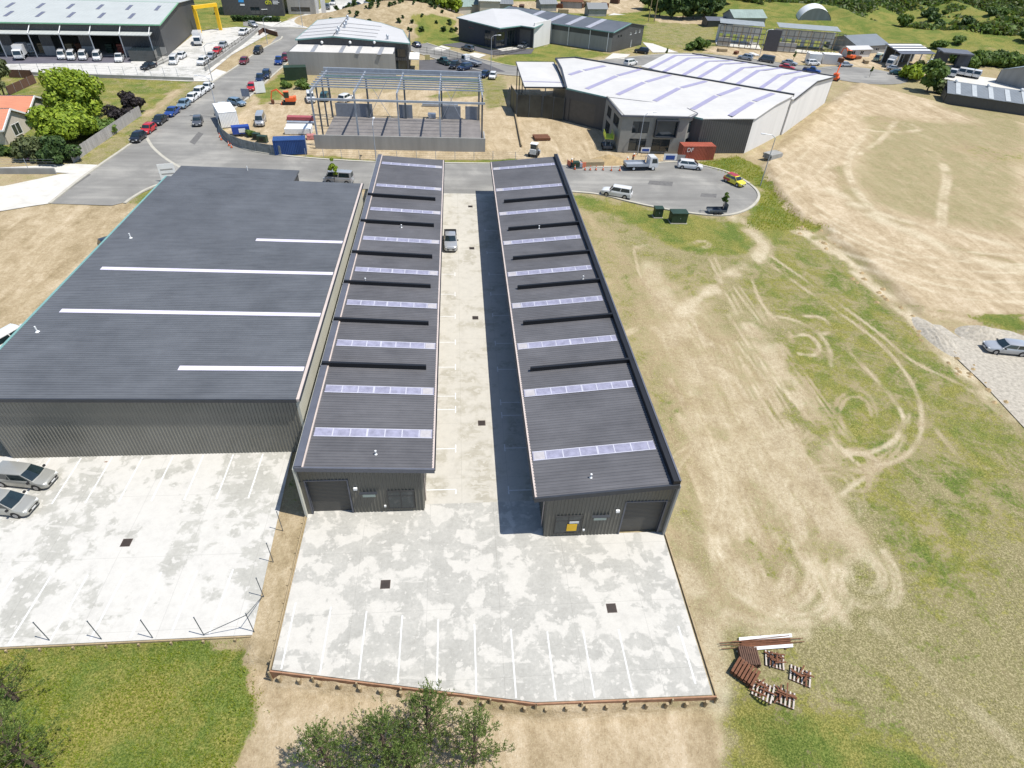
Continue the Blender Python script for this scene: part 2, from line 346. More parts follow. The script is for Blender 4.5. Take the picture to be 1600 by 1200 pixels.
def poly_w(pts, feather, X=PX, Y=PY):
    pts = [np.array(p) for p in pts]; n = len(pts)
    lo = np.min(pts, axis=0) - feather; hi = np.max(pts, axis=0) + feather
    sel = np.where((X > lo[0]) & (X < hi[0]) & (Y > lo[1]) & (Y < hi[1]))[0]
    out = np.zeros(len(X))
    if not len(sel): return out
    x, y = X[sel], Y[sel]; ins = np.zeros(len(sel), bool); d = np.full(len(sel), 1e9)
    for i in range(n):
        a, b_ = pts[i], pts[(i + 1) % n]
        d = np.minimum(d, seg_dist(a, b_, x, y))
        c = ((a[1] > y) != (b_[1] > y))
        with np.errstate(divide='ignore', invalid='ignore'):
            xi = (b_[0] - a[0]) * (y - a[1]) / (b_[1] - a[1] + 1e-12) + a[0]
        ins ^= c & (x < xi)
    sd = np.where(ins, d, -d); t = np.clip(0.5 + sd / (2 * feather), 0, 1); out[sel] = t * t * (3 - 2 * t)
    return out
def lattice(X, Y, s, seed):
    r_ = np.random.default_rng(seed); g = r_.random((64, 64)); x = X / s; y = Y / s
    xi = np.floor(x).astype(int); yi = np.floor(y).astype(int); fx = x - xi; fy = y - yi
    fx = fx * fx * (3 - 2 * fx); fy = fy * fy * (3 - 2 * fy)
    G = lambda a, b_: g[a % 64, b_ % 64]
    return (G(xi, yi) * (1 - fx) + G(xi + 1, yi) * fx) * (1 - fy) + (G(xi, yi + 1) * (1 - fx) + G(xi + 1, yi + 1) * fx) * fy
def fbm(X, Y, s, seed, o=4): return sum(lattice(X, Y, s / 2 ** k, seed + k) / 2 ** k for k in range(o)) / (2 - 2 ** (1 - o))
def sst(a, b_, x): t = np.clip((x - a) / (b_ - a), 0, 1); return t * t * (3 - 2 * t)
PLATEAU = [(1192, 262), (1240, 205), (1300, 160), (1345, 130), (1400, 145), (1480, 165), (1600, 195), (1900, 250), (2100, 900), (1700, 560), (1590, 515), (1500, 500), (1440, 492), (1300, 372), (1292, 356), (1250, 345), (1212, 300)]
PLAT = W(PLATEAU)
MOUND_C = at(628, 36).to_2d()
HILL = [Vector((100, 330)), Vector((150, 262)), Vector((205, 240)), Vector((260, 205)), Vector((900, 150)), Vector((2600, 2600)), Vector((60, 2600))]
def height(X, Y):
    z = np.full(len(X), -0.06) + (fbm(X, Y, 6, 3) - .5) * 0.10
    yf = np.where(X < -14.4, 21.3, np.where(X < -12.5, 20.0, np.where(X < 4.5, 18.8 - (X + 12.5) * 3.0 / 17, 15.7)))
    drop = np.where(X < -14.4, 0.55, 0.85) * (1 - sst(16.2, 22, X))
    z -= drop * sst(0.05, 0.6, yf - Y) + np.clip(yf - Y, 0, 30) * 0.05 * (1 - sst(16, 30, X))
    z += poly_w(PLAT, 1.2, X, Y) * (0.7 + (fbm(X, Y, 9, 31) - .5) * 0.5)
    d = np.hypot((X - MOUND_C.x) / 1.5, Y - MOUND_C.y); z += 6.5 * sst(26, 2, d)
    hl = poly_w(HILL, 60, X, Y)
    rid = 1 - np.abs(2 * fbm(X, Y, 60, 77, 3) - 1); z += hl * (0.5 + 9.5 * rid * rid + 0.012 * np.maximum(Y - 300, 0))
    z += 0.05 * np.maximum(Y - 420, 0) * sst(420, 700, Y)
    return z
ZZ = height(PX, PY)
def ground_z(x, y): return float(height(np.array([float(x)]), np.array([float(y)]))[0])
PLM = poly_w(PLAT, 1.0) > .5; TRK = np.zeros(len(PX)); R = 0.40 + 0.5 * sst(190, 250, PY); G_ = np.full(len(PX), 0.55); B = np.full(len(PX), 0.15)
WXN = PX + (fbm(PX, PY, 3.2, 201, 4) - .5) * 3.2; WYN = PY + (fbm(PX, PY, 3.2, 301, 4) - .5) * 3.2
def cov(px, f, r_=None, g=None, b_=None, world=False):
    k = poly_w(px if world else W(px), f, WXN, WYN)
    global R, G_, B
    if r_ is not None: R = R * (1 - k) + r_ * k
    if g is not None: G_ = G_ * (1 - k) + g * k
    if b_ is not None: B = B * (1 - k) + b_ * k
def trk(px, wd, b_=0.8):
    """tyre track: two ruts for a wide one, broken up along its length"""
    global R, G_, TRK
    n = fbm(PX, PY, 2.2, 91, 3); k = line_w(W(px), wd * .85) * np.clip(n * 2.8 - .6, .10, 1)
    if 0.9 <= wd <= 1.8: k = np.maximum(0, k * (1 - .55 * line_w(W(px), wd * .28)))
    k = np.clip(k, 0, 1); k2 = k * (.45 + .55 * b_); R = R * (1 - 0.55 * k2); G_ = G_ * (1 - 0.35 * k2); TRK = np.maximum(TRK, b_ * k * np.where((R > .4) & ~PLM, .55, 1.0))
cov(HILL, 40, 0.98, 0.8, 0.0, True)
cov([(0, 95), (335, 125), (215, 185), (115, 255), (0, 245), (-250, 300), (-250, 90)], 1, 0.72, 0.5, 0.0)
cov([(115, 255), (212, 186), (300, 128), (334, 128), (205, 225), (140, 268)], 0.8, 0.5, 0.8, 0.0)
cov([(222, 180), (275, 140), (283, 142), (232, 182)], 0.8, 0.1, 0.3, 0.5)
cov([(-250, 300), (0, 330), (75, 318), (180, 322), (240, 300), (600, 300), (400, 700), (-500, 900)], 1, 0.02, 0.12, 0.45)
cov([(190, 318), (232, 292), (262, 284), (300, 290), (260, 312), (215, 320)], 0.8, 0.6, 0.8, 0.0)
cov([(0, 1012), (392, 996), (388, 1040), (386, 1080), (384, 1120), (366, 1150), (372, 1200), (350, 1350), (-500, 1350), (-400, 1020)], 0.5, 0.97, 0.9, 0.0)
cov([(395, 800), (478, 800), (425, 1047), (400, 1010)], 0.4, 0.0, 0.10, 0.35)
cov([(396, 1000), (425, 1047), (836, 1098), (1113, 1087), (1135, 1100), (1160, 1200), (1160, 1400), (340, 1400), (370, 1150), (385, 1085)], 0.5, 0.0, 0.06, 0.72)
cov([(880, 300), (1000, 318), (1110, 338), (1180, 335), (1290, 370), (1450, 510), (1600, 660), (1900, 900), (1900, 1500), (1150, 1500), (1130, 1100), (1040, 835), (1060, 750), (940, 420)], 1.0, 0.46, 0.78, 0.0)
cov([(1380, 690), (1600, 800), (1900, 900), (1900, 1400), (1160, 1400), (1150, 1130), (1260, 980), (1300, 900)], 5, 0.44, 0.92, 0.0)
cov([(1195, 368), (1262, 365), (1300, 395), (1420, 500), (1600, 680), (1600, 860), (1480, 780), (1420, 700), (1330, 600), (1260, 520), (1165, 460), (1160, 420)], 2.5, 0.62, 0.80, 0.0)
cov([(1240, 520), (1340, 600), (1430, 720), (1400, 800), (1330, 760), (1250, 650), (1210, 560)], 2, 0.70, 0.75, 0.0)
cov([(1370, 760), (1500, 800), (1560, 900), (1480, 960), (1390, 880)], 3, 0.66, 0.75, 0.0)
cov([(1165, 640), (1260, 690), (1300, 740), (1260, 790), (1190, 740)], 2, 0.62, 0.7, 0.0)
cov([(1150, 1105), (1300, 1090), (1480, 1200), (1480, 1300), (1155, 1300)], 2, 0.8, 0.85, 0.0)
cov([(893, 303), (1000, 322), (1110, 342), (1150, 345), (1180, 372), (1170, 392), (1110, 398), (1050, 388), (985, 348), (905, 325)], 1.2, 0.80, 0.8, 0.0)
cov([(1186, 300), (1215, 330), (1260, 345), (1296, 354), (1245, 362), (1200, 375), (1165, 355), (1180, 330)], 1.0, 0.95, 0.9, 0.0)
cov([(1085, 255), (1150, 243), (1187, 262), (1212, 300), (1250, 343), (1190, 340), (1195, 300), (1180, 285), (1140, 266)], 0.8, 0.88, 0.8, 0.0)
cov([(900, 318), (950, 360), (1000, 440), (1060, 540), (1130, 690), (1200, 840), (1262, 930), (1190, 985), (1120, 960), (1085, 1090), (1130, 1100), (1040, 835), (1060, 745), (950, 430)], 2.0, 0.26, 0.52, 0.10)
cov([(1000, 420), (1090, 450), (1180, 560), (1230, 690), (1300, 790), (1340, 830), (1290, 870), (1200, 780), (1110, 690), (1030, 560)], 2.5, 0.28, 0.54, 0.14)
cov([(905, 335), (960, 420), (1060, 640), (1100, 760), (1130, 900), (1075, 900), (1045, 780), (975, 480)], 1.2, 0.42, 0.66, 0.15)
cov(PLATEAU, 1.0, 0.0, 0.10, 0.70)
cov(Z3([(640, 220), (880, 240), (1100, 250), (1588, 280), (1588, 900), (1200, 860), (750, 740), (640, 600), (620, 480), (720, 320)]), 4, 0.22, 0.66, 0.35)
cov(Z3([(1130, 390), (1400, 400), (1588, 440), (1588, 500), (1300, 470)]), 1.5, 0.5, 0.5, 0.1)
cov(Z3([(720, 230), (860, 240), (860, 310), (760, 290)]), 2, 0.4, 0.5, 0.1)
cov([(1545, 160), (1600, 185), (1600, 230), (1450, 160), (1400, 140), (1420, 120), (1500, 135)], 3, 0.35, 0.7, 0.15)
cov([(343, 210), (398, 150), (470, 138), (520, 150), (770, 130), (880, 140), (900, 190), (1060, 238), (1090, 255), (1000, 258), (870, 262), (760, 252), (590, 252), (480, 244), (400, 235)], 0.8, 0.0, 0.08, 0.60)
cov([(425, 236), (590, 249), (780, 250), (800, 246), (880, 252), (880, 258), (700, 258), (590, 254), (480, 247)], 0.5, 0.8, 0.8, 0.0)
cov([(755, 122), (785, 118), (796, 165), (760, 172), (752, 150), (680, 155), (665, 150), (700, 142)], 1, 0.55, 0.9, 0.0)
cov([(402, 148), (440, 112), (470, 128), (440, 140), (450, 155), (400, 165)], 0.8, 0.75, 0.8, 0.0)
cov([(640, 42), (716, 40), (716, 66), (690, 80), (655, 66)], 1.5, 0.85, 0.8, 0.0)
cov([(765, 92), (860, 70), (955, 84), (905, 93), (800, 104)], 1.5, 0.85, 0.7, 0.0)
cov([(1004, 36), (1040, 33), (1120, 45), (1116, 76), (1080, 78), (1008, 62)], 2, 0.55, 0.9, 0.0)
cov([(1015, 24), (1130, 36), (1122, 42), (1030, 34)], 1.0, 0.0, 0.1, 0.6)
cov([(1100, 80), (1120, 72), (1310, 85), (1400, 100), (1310, 104), (1180, 92)], 1.0, 0.0, 0.1, 0.6)
cov([(1310, 80), (1440, 78), (1440, 100), (1400, 110), (1310, 100)], 1.0, 0.0, 0.1, 0.7)
cov([(MOUND_C.x + 39 * math.cos(a), MOUND_C.y + 25 * math.sin(a)) for a in [i * math.pi / 10 for i in range(20)]], 3, 0.0, 0.2, 0.3, True)
cov([(640, 42), (716, 46), (716, 66), (690, 80), (655, 66)], 1.5, 0.85, 0.8, 0.0)
cov([(530, 30), (570, 14), (640, 10), (720, 40), (650, 46), (560, 44)], 1.0, 0.0, 0.35, 0.35)
cov([(760, 2), (1010, 2), (1000, 20), (940, 22), (830, 16), (760, 12)], 3.0, 0.1, 0.2, 0.6)
cov([(336, 108), (362, 86), (440, 56), (435, 70), (398, 86), (356, 112)], 1.0, 0.1, 0.25, 0.1)
T = trk
cov(Z2([(360, 350), (520, 330), (560, 480), (500, 590), (400, 560), (350, 460)]), 2.0, 0.50, 0.62, 0.0)
cov(Z2([(540, 200), (660, 330), (690, 480), (620, 560), (590, 420)]), 1.5, 0.48, 0.62, 0.0)
cov(Z1([(370, 740), (430, 760), (480, 860), (420, 900)]), 1.5, 0.5, 0.7, 0.0)
cov(Z1([(640, 700), (760, 740), (870, 900), (940, 960), (820, 930), (700, 860)]), 1.8, 0.52, 0.7, 0.0)
cov(Z1([(370, 270), (520, 260), (560, 330), (500, 420), (400, 360)]), 2.2, 0.55, 0.7, 0.0)
cov(Z1([(120, 80), (240, 300), (330, 640), (420, 900), (330, 780), (230, 500), (120, 220)]), 1.4, 0.46, 0.66, 0.0)
T(Z1([(600, 90), (680, 150), (700, 200), (650, 260), (560, 300), (480, 380), (400, 420)]), 3.0, 0.8)
T(Z1([(690, 230), (860, 350), (1050, 480), (1150, 570), (1240, 700), (1250, 850), (1180, 930), (1050, 960)]), 0.55, 0.6)
T(Z1([(720, 220), (900, 345), (1090, 480), (1210, 590), (1350, 650), (1420, 690)]), 0.55, 0.6)
T(Z1([(1000, 560), (1100, 660), (1180, 760), (1185, 830), (1100, 900), (980, 910)]), 0.6, 0.7)
T(Z1([(1300, 830), (1390, 940), (1480, 960)]), 0.5, 0.4)
T(Z1([(790, 500), (850, 490), (895, 530), (880, 570), (820, 560)]), 0.6, 0.7)
T(Z1([(840, 430), (900, 430), (935, 470), (900, 500), (860, 460)]), 0.6, 0.7)
T(Z1([(740, 430), (800, 440), (880, 480), (930, 540), (930, 600)]), 0.6, 0.6)
T(Z1([(220, 490), (280, 460), (340, 480), (390, 580)]), 1.0, 0.6)
T(Z1([(440, 180), (490, 165), (515, 185), (470, 195)]), 0.9, 0.8)
T(Z1([(255, 190), (290, 180), (310, 200)]), 0.9, 0.6)
T(Z1([(300, 250), (380, 450), (450, 640), (560, 830), (640, 930), (700, 1010)]), 3.2, 0.45)
T(Z1([(360, 420), (460, 560), (560, 640)]), 2.5, 0.45)
T(Z1([(620, 430), (720, 560), (820, 700), (900, 830), (940, 920)]), 3.0, 0.5)
T(Z1([(690, 400), (770, 560), (700, 700)]), 1.6, 0.4)
T(Z1([(440, 800), (520, 950), (550, 1200)]), 3, 0.4)
T(Z1([(600, 830), (700, 900), (860, 1000), (1000, 1180)]), 2.6, 0.5)
T(Z1([(860, 980), (930, 1080), (1010, 1200)]), 2.2, 0.5)
T(Z1([(990, 900), (1050, 905), (1100, 940), (1080, 975), (1010, 960)]), 0.8, 0.8)
T(Z2([(240, 60), (295, 240), (250, 380), (280, 520), (360, 600), (480, 660), (580, 690), (670, 640), (690, 520)]), 1.3, 0.85)
T(Z2([(270, 60), (320, 250), (275, 380), (310, 510), (380, 580), (500, 640), (590, 600), (600, 500), (540, 300)]), 1.0, 0.8)
T(Z2([(350, 340), (330, 440), (350, 540), (430, 605), (510, 570), (520, 510)]), 1.0, 0.8)
T(Z2([(550, 380), (590, 440), (610, 540), (560, 640), (420, 640)]), 1.0, 0.7)
T(Z2([(720, 500), (740, 560), (810, 590), (850, 550), (830, 490), (760, 460), (720, 480)]), 0.9, 0.8)
T(Z2([(690, 560), (740, 620), (830, 640), (900, 610), (890, 520), (850, 450)]), 0.9, 0.7)
T(Z2([(480, 40), (560, 200), (640, 330), (740, 420), (800, 480)]), 2.4, 0.5)
T(Z2([(700, 250), (760, 200), (840, 170), (820, 120), (740, 100)]), 0.6, 0.6)
T(Z2([(600, 690), (660, 700), (720, 620)]), 1.2, 0.6)
T(Z2([(310, 680), (420, 720), (560, 720)]), 1.6, 0.6)
T(Z2([(820, 700), (960, 820), (1180, 1020), (1333, 1150)]), 1.2, 0.35)
T(Z2([(150, 520), (220, 640), (250, 800), (270, 950)]), 2.4, 0.5)
T(Z3([(700, 330), (610, 460), (600, 540), (660, 660), (740, 750)]), 1.4, 1.0)
T(Z3([(1120, 850), (1130, 700), (1160, 560), (1130, 500)]), 1.6, 1.0)
T(Z3([(870, 260), (820, 340), (670, 450)]), 1.0, 1.0)
T(Z3([(560, 290), (700, 310), (900, 320), (1030, 310), (930, 270)]), 1.0, 1.0)
T(Z3([(320, 850), (480, 900), (640, 1030), (800, 1180)]), 1.4, 1.0)
for k in range(6): T([(1188 + 8 * k + 5 * math.sin(k * 3), 268 + 12 * k), (1225 + 13 * k + 7 * math.sin(k * 5), 238 + 9 * k), (1262 + 10 * k, 205 + 8 * k + 6 * math.sin(k * 2)), (1318 + 6 * k, 152 + 6 * k)], .7, .25 + .09 * (k * 7 % 5))
for k in range(6): T(Z3([(420 + 30 * k, 720 + 55 * k), (700 + 40 * k, 900 + 50 * k), (1100 + 30 * k, 980 + 55 * k), (1588, 1010 + 50 * k)]), .7, .9)
cov(Z3([(520, 520), (600, 700), (720, 800), (1000, 870), (1000, 840), (760, 760), (640, 620), (590, 500)]), 1, 0.15, 0.6, 0.0)
cov(Z3([(1000, 905), (1200, 960), (1588, 1060), (1588, 1075), (1200, 975)]), .8, 0.05, 0.75, 0.0)
cov(Z3([(60, 440), (300, 330), (480, 180), (520, 200), (330, 360), (90, 480)]), 1, 0, 0.0, 0.0)
T(Z3([(150, 500), (450, 360), (600, 250), (700, 130)]), .9, .5)
T(Z1([(830, 130), (900, 180), (1000, 260), (1060, 310), (1180, 410), (1250, 470), (1400, 640), (1560, 780)]), 2.4, 1.0)
cov(Z1([(1190, 400), (1330, 420), (1480, 470), (1600, 490), (1600, 440), (1450, 435), (1300, 425)]), .8, 0.8, 0.6, 0.1)
T(Z3([(740, 760), (1000, 840), (1300, 900), (1588, 980)]), 2.0, 0.9)
T(Z3([(520, 640), (760, 800), (1000, 900), (1300, 1040), (1588, 1090)]), 3.0, 0.9)
rt = np.random.default_rng(17)
for k in range(46):
    q = rt.random(); x0 = 930 + 260 * rt.random() + 60 * q; y0 = 380 + 420 * q; ln = 90 + 160 * rt.random(); sl_ = .42 + .25 * rt.random() + (.2 if y0 < 520 else 0); cv = (rt.random() - .5) * 50
    if x0 < 905 + (y0 - 300) * .36 + 25: x0 += 90
    for o in (0, 9 if k % 2 else 0):
        T([(x0 + o, y0), (x0 + o + ln * sl_ * .5 + cv, y0 + ln * .5), (x0 + o + ln * sl_, y0 + ln)], .42, .25 + .45 * rt.random())
for k in range(14):
    cx_, cy_ = 1090 + 260 * rt.random(), 600 + 350 * rt.random(); r0 = 22 + 50 * rt.random(); a0 = rt.random() * 6; sp_a = 2 + 2.5 * rt.random()
    for rr_ in (r0, r0 + 9): T([(cx_ + rr_ * math.cos(a0 + sp_a * i / 7), cy_ + rr_ * 1.15 * math.sin(a0 + sp_a * i / 7)) for i in range(8)], .42, .15 + .25 * rt.random())
me = bpy.data.meshes.new("ground"); nx, ny = len(gx), len(gy)
me.vertices.add(nx * ny); me.vertices.foreach_set("co", np.stack([PX, PY, ZZ], 1).astype(np.float32).ravel())
I = (np.arange(ny - 1)[:, None] * nx + np.arange(nx - 1)[None, :]).ravel()
Q = np.stack([I, I + 1, I + nx + 1, I + nx], 1).astype(np.int32).ravel(); nq = len(I)
me.loops.add(nq * 4); me.loops.foreach_set("vertex_index", Q); me.polygons.add(nq)
me.polygons.foreach_set("loop_start", np.arange(0, nq * 4, 4, dtype=np.int32))
me.polygons.foreach_set("loop_total", np.full(nq, 4, dtype=np.int32)); me.update(calc_edges=True)
me.polygons.foreach_set("use_smooth", np.ones(nq, dtype=bool))
ca = me.attributes.new("cover", 'FLOAT_COLOR', 'POINT')
ca.data.foreach_set("color", np.stack([R, G_, B, TRK], 1).astype(np.float32).ravel())
mg, nt, P, L = newmat("ground cover"); v = pos(nt)
at_ = ND(nt, "ShaderNodeAttribute", attribute_name="cover"); sp = ND(nt, "ShaderNodeSeparateColor"); L.new(at_.outputs['Color'], sp.inputs[0])
big = noise(nt, L, v, 0.10, 4, 0.55); mid = noise(nt, L, v, 0.42, 7, 0.7, 0.6); fin = noise(nt, L, v, 2.6, 6, 0.75); grit = noise(nt, L, v, 9, 4, 0.8)
strk = noise(nt, L, stretch(nt, L, v, (0.22, 0.05, 1), (0, 0, 0.55)), 1.6, 6, 0.65, 1.2)
bl = math_(nt, L, 'ADD', math_(nt, L, 'MULTIPLY', strk, 0.55), math_(nt, L, 'MULTIPLY', mid, 0.45))
tx = math_(nt, L, 'ADD', math_(nt, L, 'MULTIPLY', bl, 0.42), math_(nt, L, 'ADD', math_(nt, L, 'MULTIPLY', fin, 0.33), math_(nt, L, 'MULTIPLY', grit, 0.25)))
soil = ramp(nt, tx, [(0.38, (0.215, 0.16, 0.09)), (0.5, (0.325, 0.255, 0.15)), (0.61, (0.44, 0.36, 0.23))], L)
pale = ramp(nt, tx, [(0.38, (0.31, 0.225, 0.135)), (0.5, (0.45, 0.355, 0.235)), (0.61, (0.56, 0.47, 0.34))], L)
fb = math_(nt, L, 'ADD', sp.outputs[2], math_(nt, L, 'MULTIPLY_ADD', bl, 2.2, -1.25)); fb = ramp(nt, fb, [(0.05, 0.0), (0.85, 1.0)], L)
base = mixc(nt, L, fb, soil, pale)
mot = math_(nt, L, 'MULTIPLY_ADD', math_(nt, L, 'ADD', math_(nt, L, 'MULTIPLY', mid, 0.38), math_(nt, L, 'ADD', math_(nt, L, 'MULTIPLY', fin, 0.36), math_(nt, L, 'MULTIPLY', grit, 0.26))), 3.0, -1.0)   # mean .5, wide spread
mot2 = math_(nt, L, 'MULTIPLY_ADD', math_(nt, L, 'ADD', math_(nt, L, 'MULTIPLY', mid, 0.35), math_(nt, L, 'MULTIPLY', grit, 0.65)), 2.8, -0.9)
straw = ramp(nt, grit, [(0.36, (0.085, 0.085, 0.03)), (0.5, (0.20, 0.182, 0.08)), (0.64, (0.43, 0.37, 0.215))], L)
fg = ramp(nt, math_(nt, L, 'ADD', sp.outputs[1], math_(nt, L, 'SUBTRACT', mot2, 1.0)), [(0.02, 0.0), (0.18, 1.0)], L)
c2 = mixc(nt, L, math_(nt, L, 'MULTIPLY', fg, 0.85), base, straw)
gcol = mixc(nt, L, ramp(nt, math_(nt, L, 'ADD', math_(nt, L, 'MULTIPLY', noise(nt, L, v, 0.2, 4, 0.6, 0.5), 0.65), math_(nt, L, 'MULTIPLY', fin, 0.35)), [(0.43, 0.0), (0.56, 1.0)], L),
            ramp(nt, grit, [(0.36, (0.042, 0.07, 0.013)), (0.5, (0.10, 0.136, 0.026)), (0.64, (0.205, 0.235, 0.06))], L),
            ramp(nt, grit, [(0.36, (0.09, 0.095, 0.02)), (0.5, (0.185, 0.178, 0.044)), (0.64, (0.35, 0.305, 0.10))], L))
fr_ = ramp(nt, math_(nt, L, 'ADD', sp.outputs[0], math_(nt, L, 'SUBTRACT', mot, 1.0)), [(0.03, 0.0), (0.17, 1.0)], L)
c3 = mixc(nt, L, fr_, c2, gcol)
tk = math_(nt, L, 'MULTIPLY', at_.outputs['Alpha'], ramp(nt, mot2, [(0.25, 0.35), (0.7, 1.0)], L), clamp=True)
c3 = mixc(nt, L, tk, c3, ramp(nt, tx, [(0.38, (0.43, 0.355, 0.235)), (0.5, (0.53, 0.455, 0.32)), (0.62, (0.61, 0.54, 0.40))], L))
L.new(c3, P.inputs['Base Color']); P.inputs['Roughness'].default_value = 0.95; P.inputs['Specular IOR Level'].default_value = 0.1
hh = math_(nt, L, 'ADD', math_(nt, L, 'MULTIPLY', fin, 0.7), math_(nt, L, 'MULTIPLY', grit, 0.5)); bump(nt, L, P, hh, 0.75, 0.16)
me.materials.append(mg); ground = bpy.data.objects.new("ground", me); COL.objects.link(ground); tag(ground, kind="structure")
# ---------------------------------------------------------------- roads, kerbs, concrete
def tri_sheet(name, pts, z, mt, thick=0.0):
    """flat paved sheet; pts world (x,y)"""
    import mathutils
    m = MB(); vs = [Vector((p[0], p[1], z)) for p in pts]
    tris = mathutils.geometry.tessellate_polygon([vs])
    m.add(vs, [])
    for t in tris:
        a, b_, c = (vs[i] for i in t)
        m.f.append(tuple(t) if (b_ - a).cross(c - a).z > 0 else tuple(t)[::-1])
    if thick:
        n = len(vs); ar = sum(vs[i].x * vs[(i + 1) % n].y - vs[(i + 1) % n].x * vs[i].y for i in range(n)); m.v += [(p.x, p.y, z - thick) for p in vs]
        for i in range(n):
            j = (i + 1) % n; q = (i, i + n, j + n, j); m.f.append(q if ar > 0 else q[::-1])
    return tag(m.obj(name, mt), kind="structure")
def smooth_pts(pts, k=2):
    pts = [Vector(p) for p in pts]
    for _ in range(k):
        q = [pts[0]]
        for a, b_ in zip(pts[:-1], pts[1:]): q += [a.lerp(b_, .25), a.lerp(b_, .75)]
        pts = q + [pts[-1]]
    return pts
def ribbon(m, pts, wd, z0, z1):
    """kerb-like solid strip along world xy polyline"""
    pts = [Vector((p[0], p[1])) for p in pts]; n = len(pts); Lp = []; Rp = []
    for i, p in enumerate(pts):
        d = (pts[min(i + 1, n - 1)] - pts[max(i - 1, 0)]).normalized(); nn = Vector((-d.y, d.x)) * wd / 2
        Lp.append(p + nn); Rp.append(p - nn)
    vs = []
    for a, b_ in zip(Lp, Rp): vs += [(a.x, a.y, z0), (a.x, a.y, z1), (b_.x, b_.y, z1), (b_.x, b_.y, z0)]
    fs = [(0, 1, 2, 3), (4 * n - 1, 4 * n - 2, 4 * n - 3, 4 * n - 4)]
    for i in range(n - 1):
        o = 4 * i
        for k in range(3): fs.append((o + k, o + 4 + k, o + 5 + k, o + k + 1))
    m.add(vs, fs)
def kerb(px, wd=0.45, h=0.12, k=2, name="kerb"):
    m = MB(); ribbon(m, smooth_pts(W(px), k), wd, -0.2, h); return tag(m.obj(name, M_kerb), kind="structure")
M_patch = mat('patched asphalt', (0.125, 0.12, 0.112), 0.9, 0.2, 2)
K_LEFT = [(78, 318), (135, 272), (205, 225), (270, 176), (332, 128), (356, 113), (376, 100), (396, 85), (420, 71), (440, 61), (441, 57)]
K_RIGHT = [(458, 90), (452, 96), (425, 119), (392, 150), (355, 178), (341, 196), (345, 213), (370, 229), (400, 238), (475, 247), (590, 254), (700, 255), (800, 256), (890, 259), (960, 262), (1000, 257), (1060, 252), (1100, 259), (1140, 269), (1167, 284), (1185, 299), (1186, 312), (1171, 327), (1141, 337), (1100, 336), (1050, 329), (990, 317), (937, 303), (887, 299)]
road_px = K_LEFT[:-2] + [(435, 55), (410, 46), (380, 40), (380, 34), (405, 38), (430, 42), (478, 45), (470, 75)] + K_RIGHT
road_w = W(road_px) + [Vector((17.5, 96.5)), Vector((6.8, 96.6)), Vector((-2.6, 96.6)), Vector((-14, 98)), Vector((-24, 97.5)), Vector((-38, 93))] + W([(257, 286), (225, 300), (195, 316), (175, 321)])
tri_sheet("road", road_w, 0.0, M_asphalt)
kerb(K_LEFT); kerb(K_RIGHT)
kerb([(195, 318), (205, 310), (232, 294), (262, 284), (300, 281), (340, 284)])
m = MB(); ribbon(m, smooth_pts(W([(228, 212), (233, 222), (240, 232), (260, 249), (283, 262), (310, 272)]), 2), 0.5, -0.1, 0.008); tag(m.obj("drainage_channel", M_kerb), kind="structure")
ROAD2 = [(645, 70), (700, 88), (760, 104), (805, 112), (860, 112), (930, 104), (1000, 95), (1075, 88), (1140, 93), (1220, 104), (1300, 114)]
def wide(px, wd): 
    pts = smooth_pts(W(px), 2); n = len(pts); A = []; Bq = []
    for i, p in enumerate(pts):
        d = (pts[min(i + 1, n - 1)] - pts[max(i - 1, 0)]).normalized(); nn = Vector((-d.y, d.x)) * wd / 2
        A.append(p + nn); Bq.append(p - nn)
    return A, Bq
A, Bq = wide(ROAD2, 10.5); tri_sheet("road", A + Bq[::-1], 0.006, M_asphalt)
m = MB(); ribbon(m, A, 0.4, -0.2, 0.12); tag(m.obj("kerb", M_kerb), kind="structure")
m = MB(); ribbon(m, Bq, 0.4, -0.2, 0.12); tag(m.obj("kerb", M_kerb), kind="structure")
c = at(1345, 117); rr = 11
tri_sheet("road", [(c.x + rr * 1.25 * math.cos(t), c.y + rr * math.sin(t)) for t in [i * math.pi / 12 for i in range(24)]], 0.010, M_asphalt)
# concrete aprons and yards
MAIN_YARD = [(-12.5, 18.85), (4.5, 15.85), (16.1, 15.65), (16.25, 28.2), (6.5, 28.2), (-3.05, 31.2), (-12.45, 31.2)]
tri_sheet("yard_concrete", [(-12.5, 18.85), (4.5, 15.85), (16.1, 15.65), (16.25, 28.45), (6.5, 28.45), (6.5, 32.0), (-12.45, 32.0)], 0.03, M_yard, 0.9)
tri_sheet("lane_concrete", [(-3.3, 32.0), (6.7, 32.0), (6.8, 96.6), (-2.7, 96.6)], 0.026, M_lane, 0.3)
tri_sheet("lot_concrete", [(-110, 21.35), (-14.35, 21.3), (-15.1, 38.6), (-110, 38.6)], 0.03, M_lot, 0.55)
tri_sheet("path", W([(-200, 480), (0, 330), (75, 318), (180, 240), (140, 268), (95, 272), (0, 292), (-200, 300)]), 0.014, M_path)
tri_sheet("driveway", W([(-250, 320), (0, 329), (78, 318), (136, 272), (90, 274), (58, 290), (0, 291), (-250, 300)]), 0.022, M_path)
tri_sheet("path", W([(-200, 262), (0, 262), (115, 256), (158, 258), (135, 272), (95, 270), (0, 266), (-200, 268)]), 0.03, M_path)
tri_sheet("path", W([(-300, 108), (0, 117), (130, 120), (290, 127), (332, 127), (356, 113), (305, 119), (210, 121), (0, 116)]), 0.014, M_path)
tri_sheet("depot_yard", W([(-300, 80), (0, 84), (262, 87), (310, 48), (370, 42), (432, 46), (362, 86), (318, 122), (305, 124), (200, 119), (0, 113), (-300, 108)]), 0.02, M_lot)
tri_sheet("driveway", W([(318, 122), (338, 108), (356, 113), (334, 127)]), 0.03, M_path)
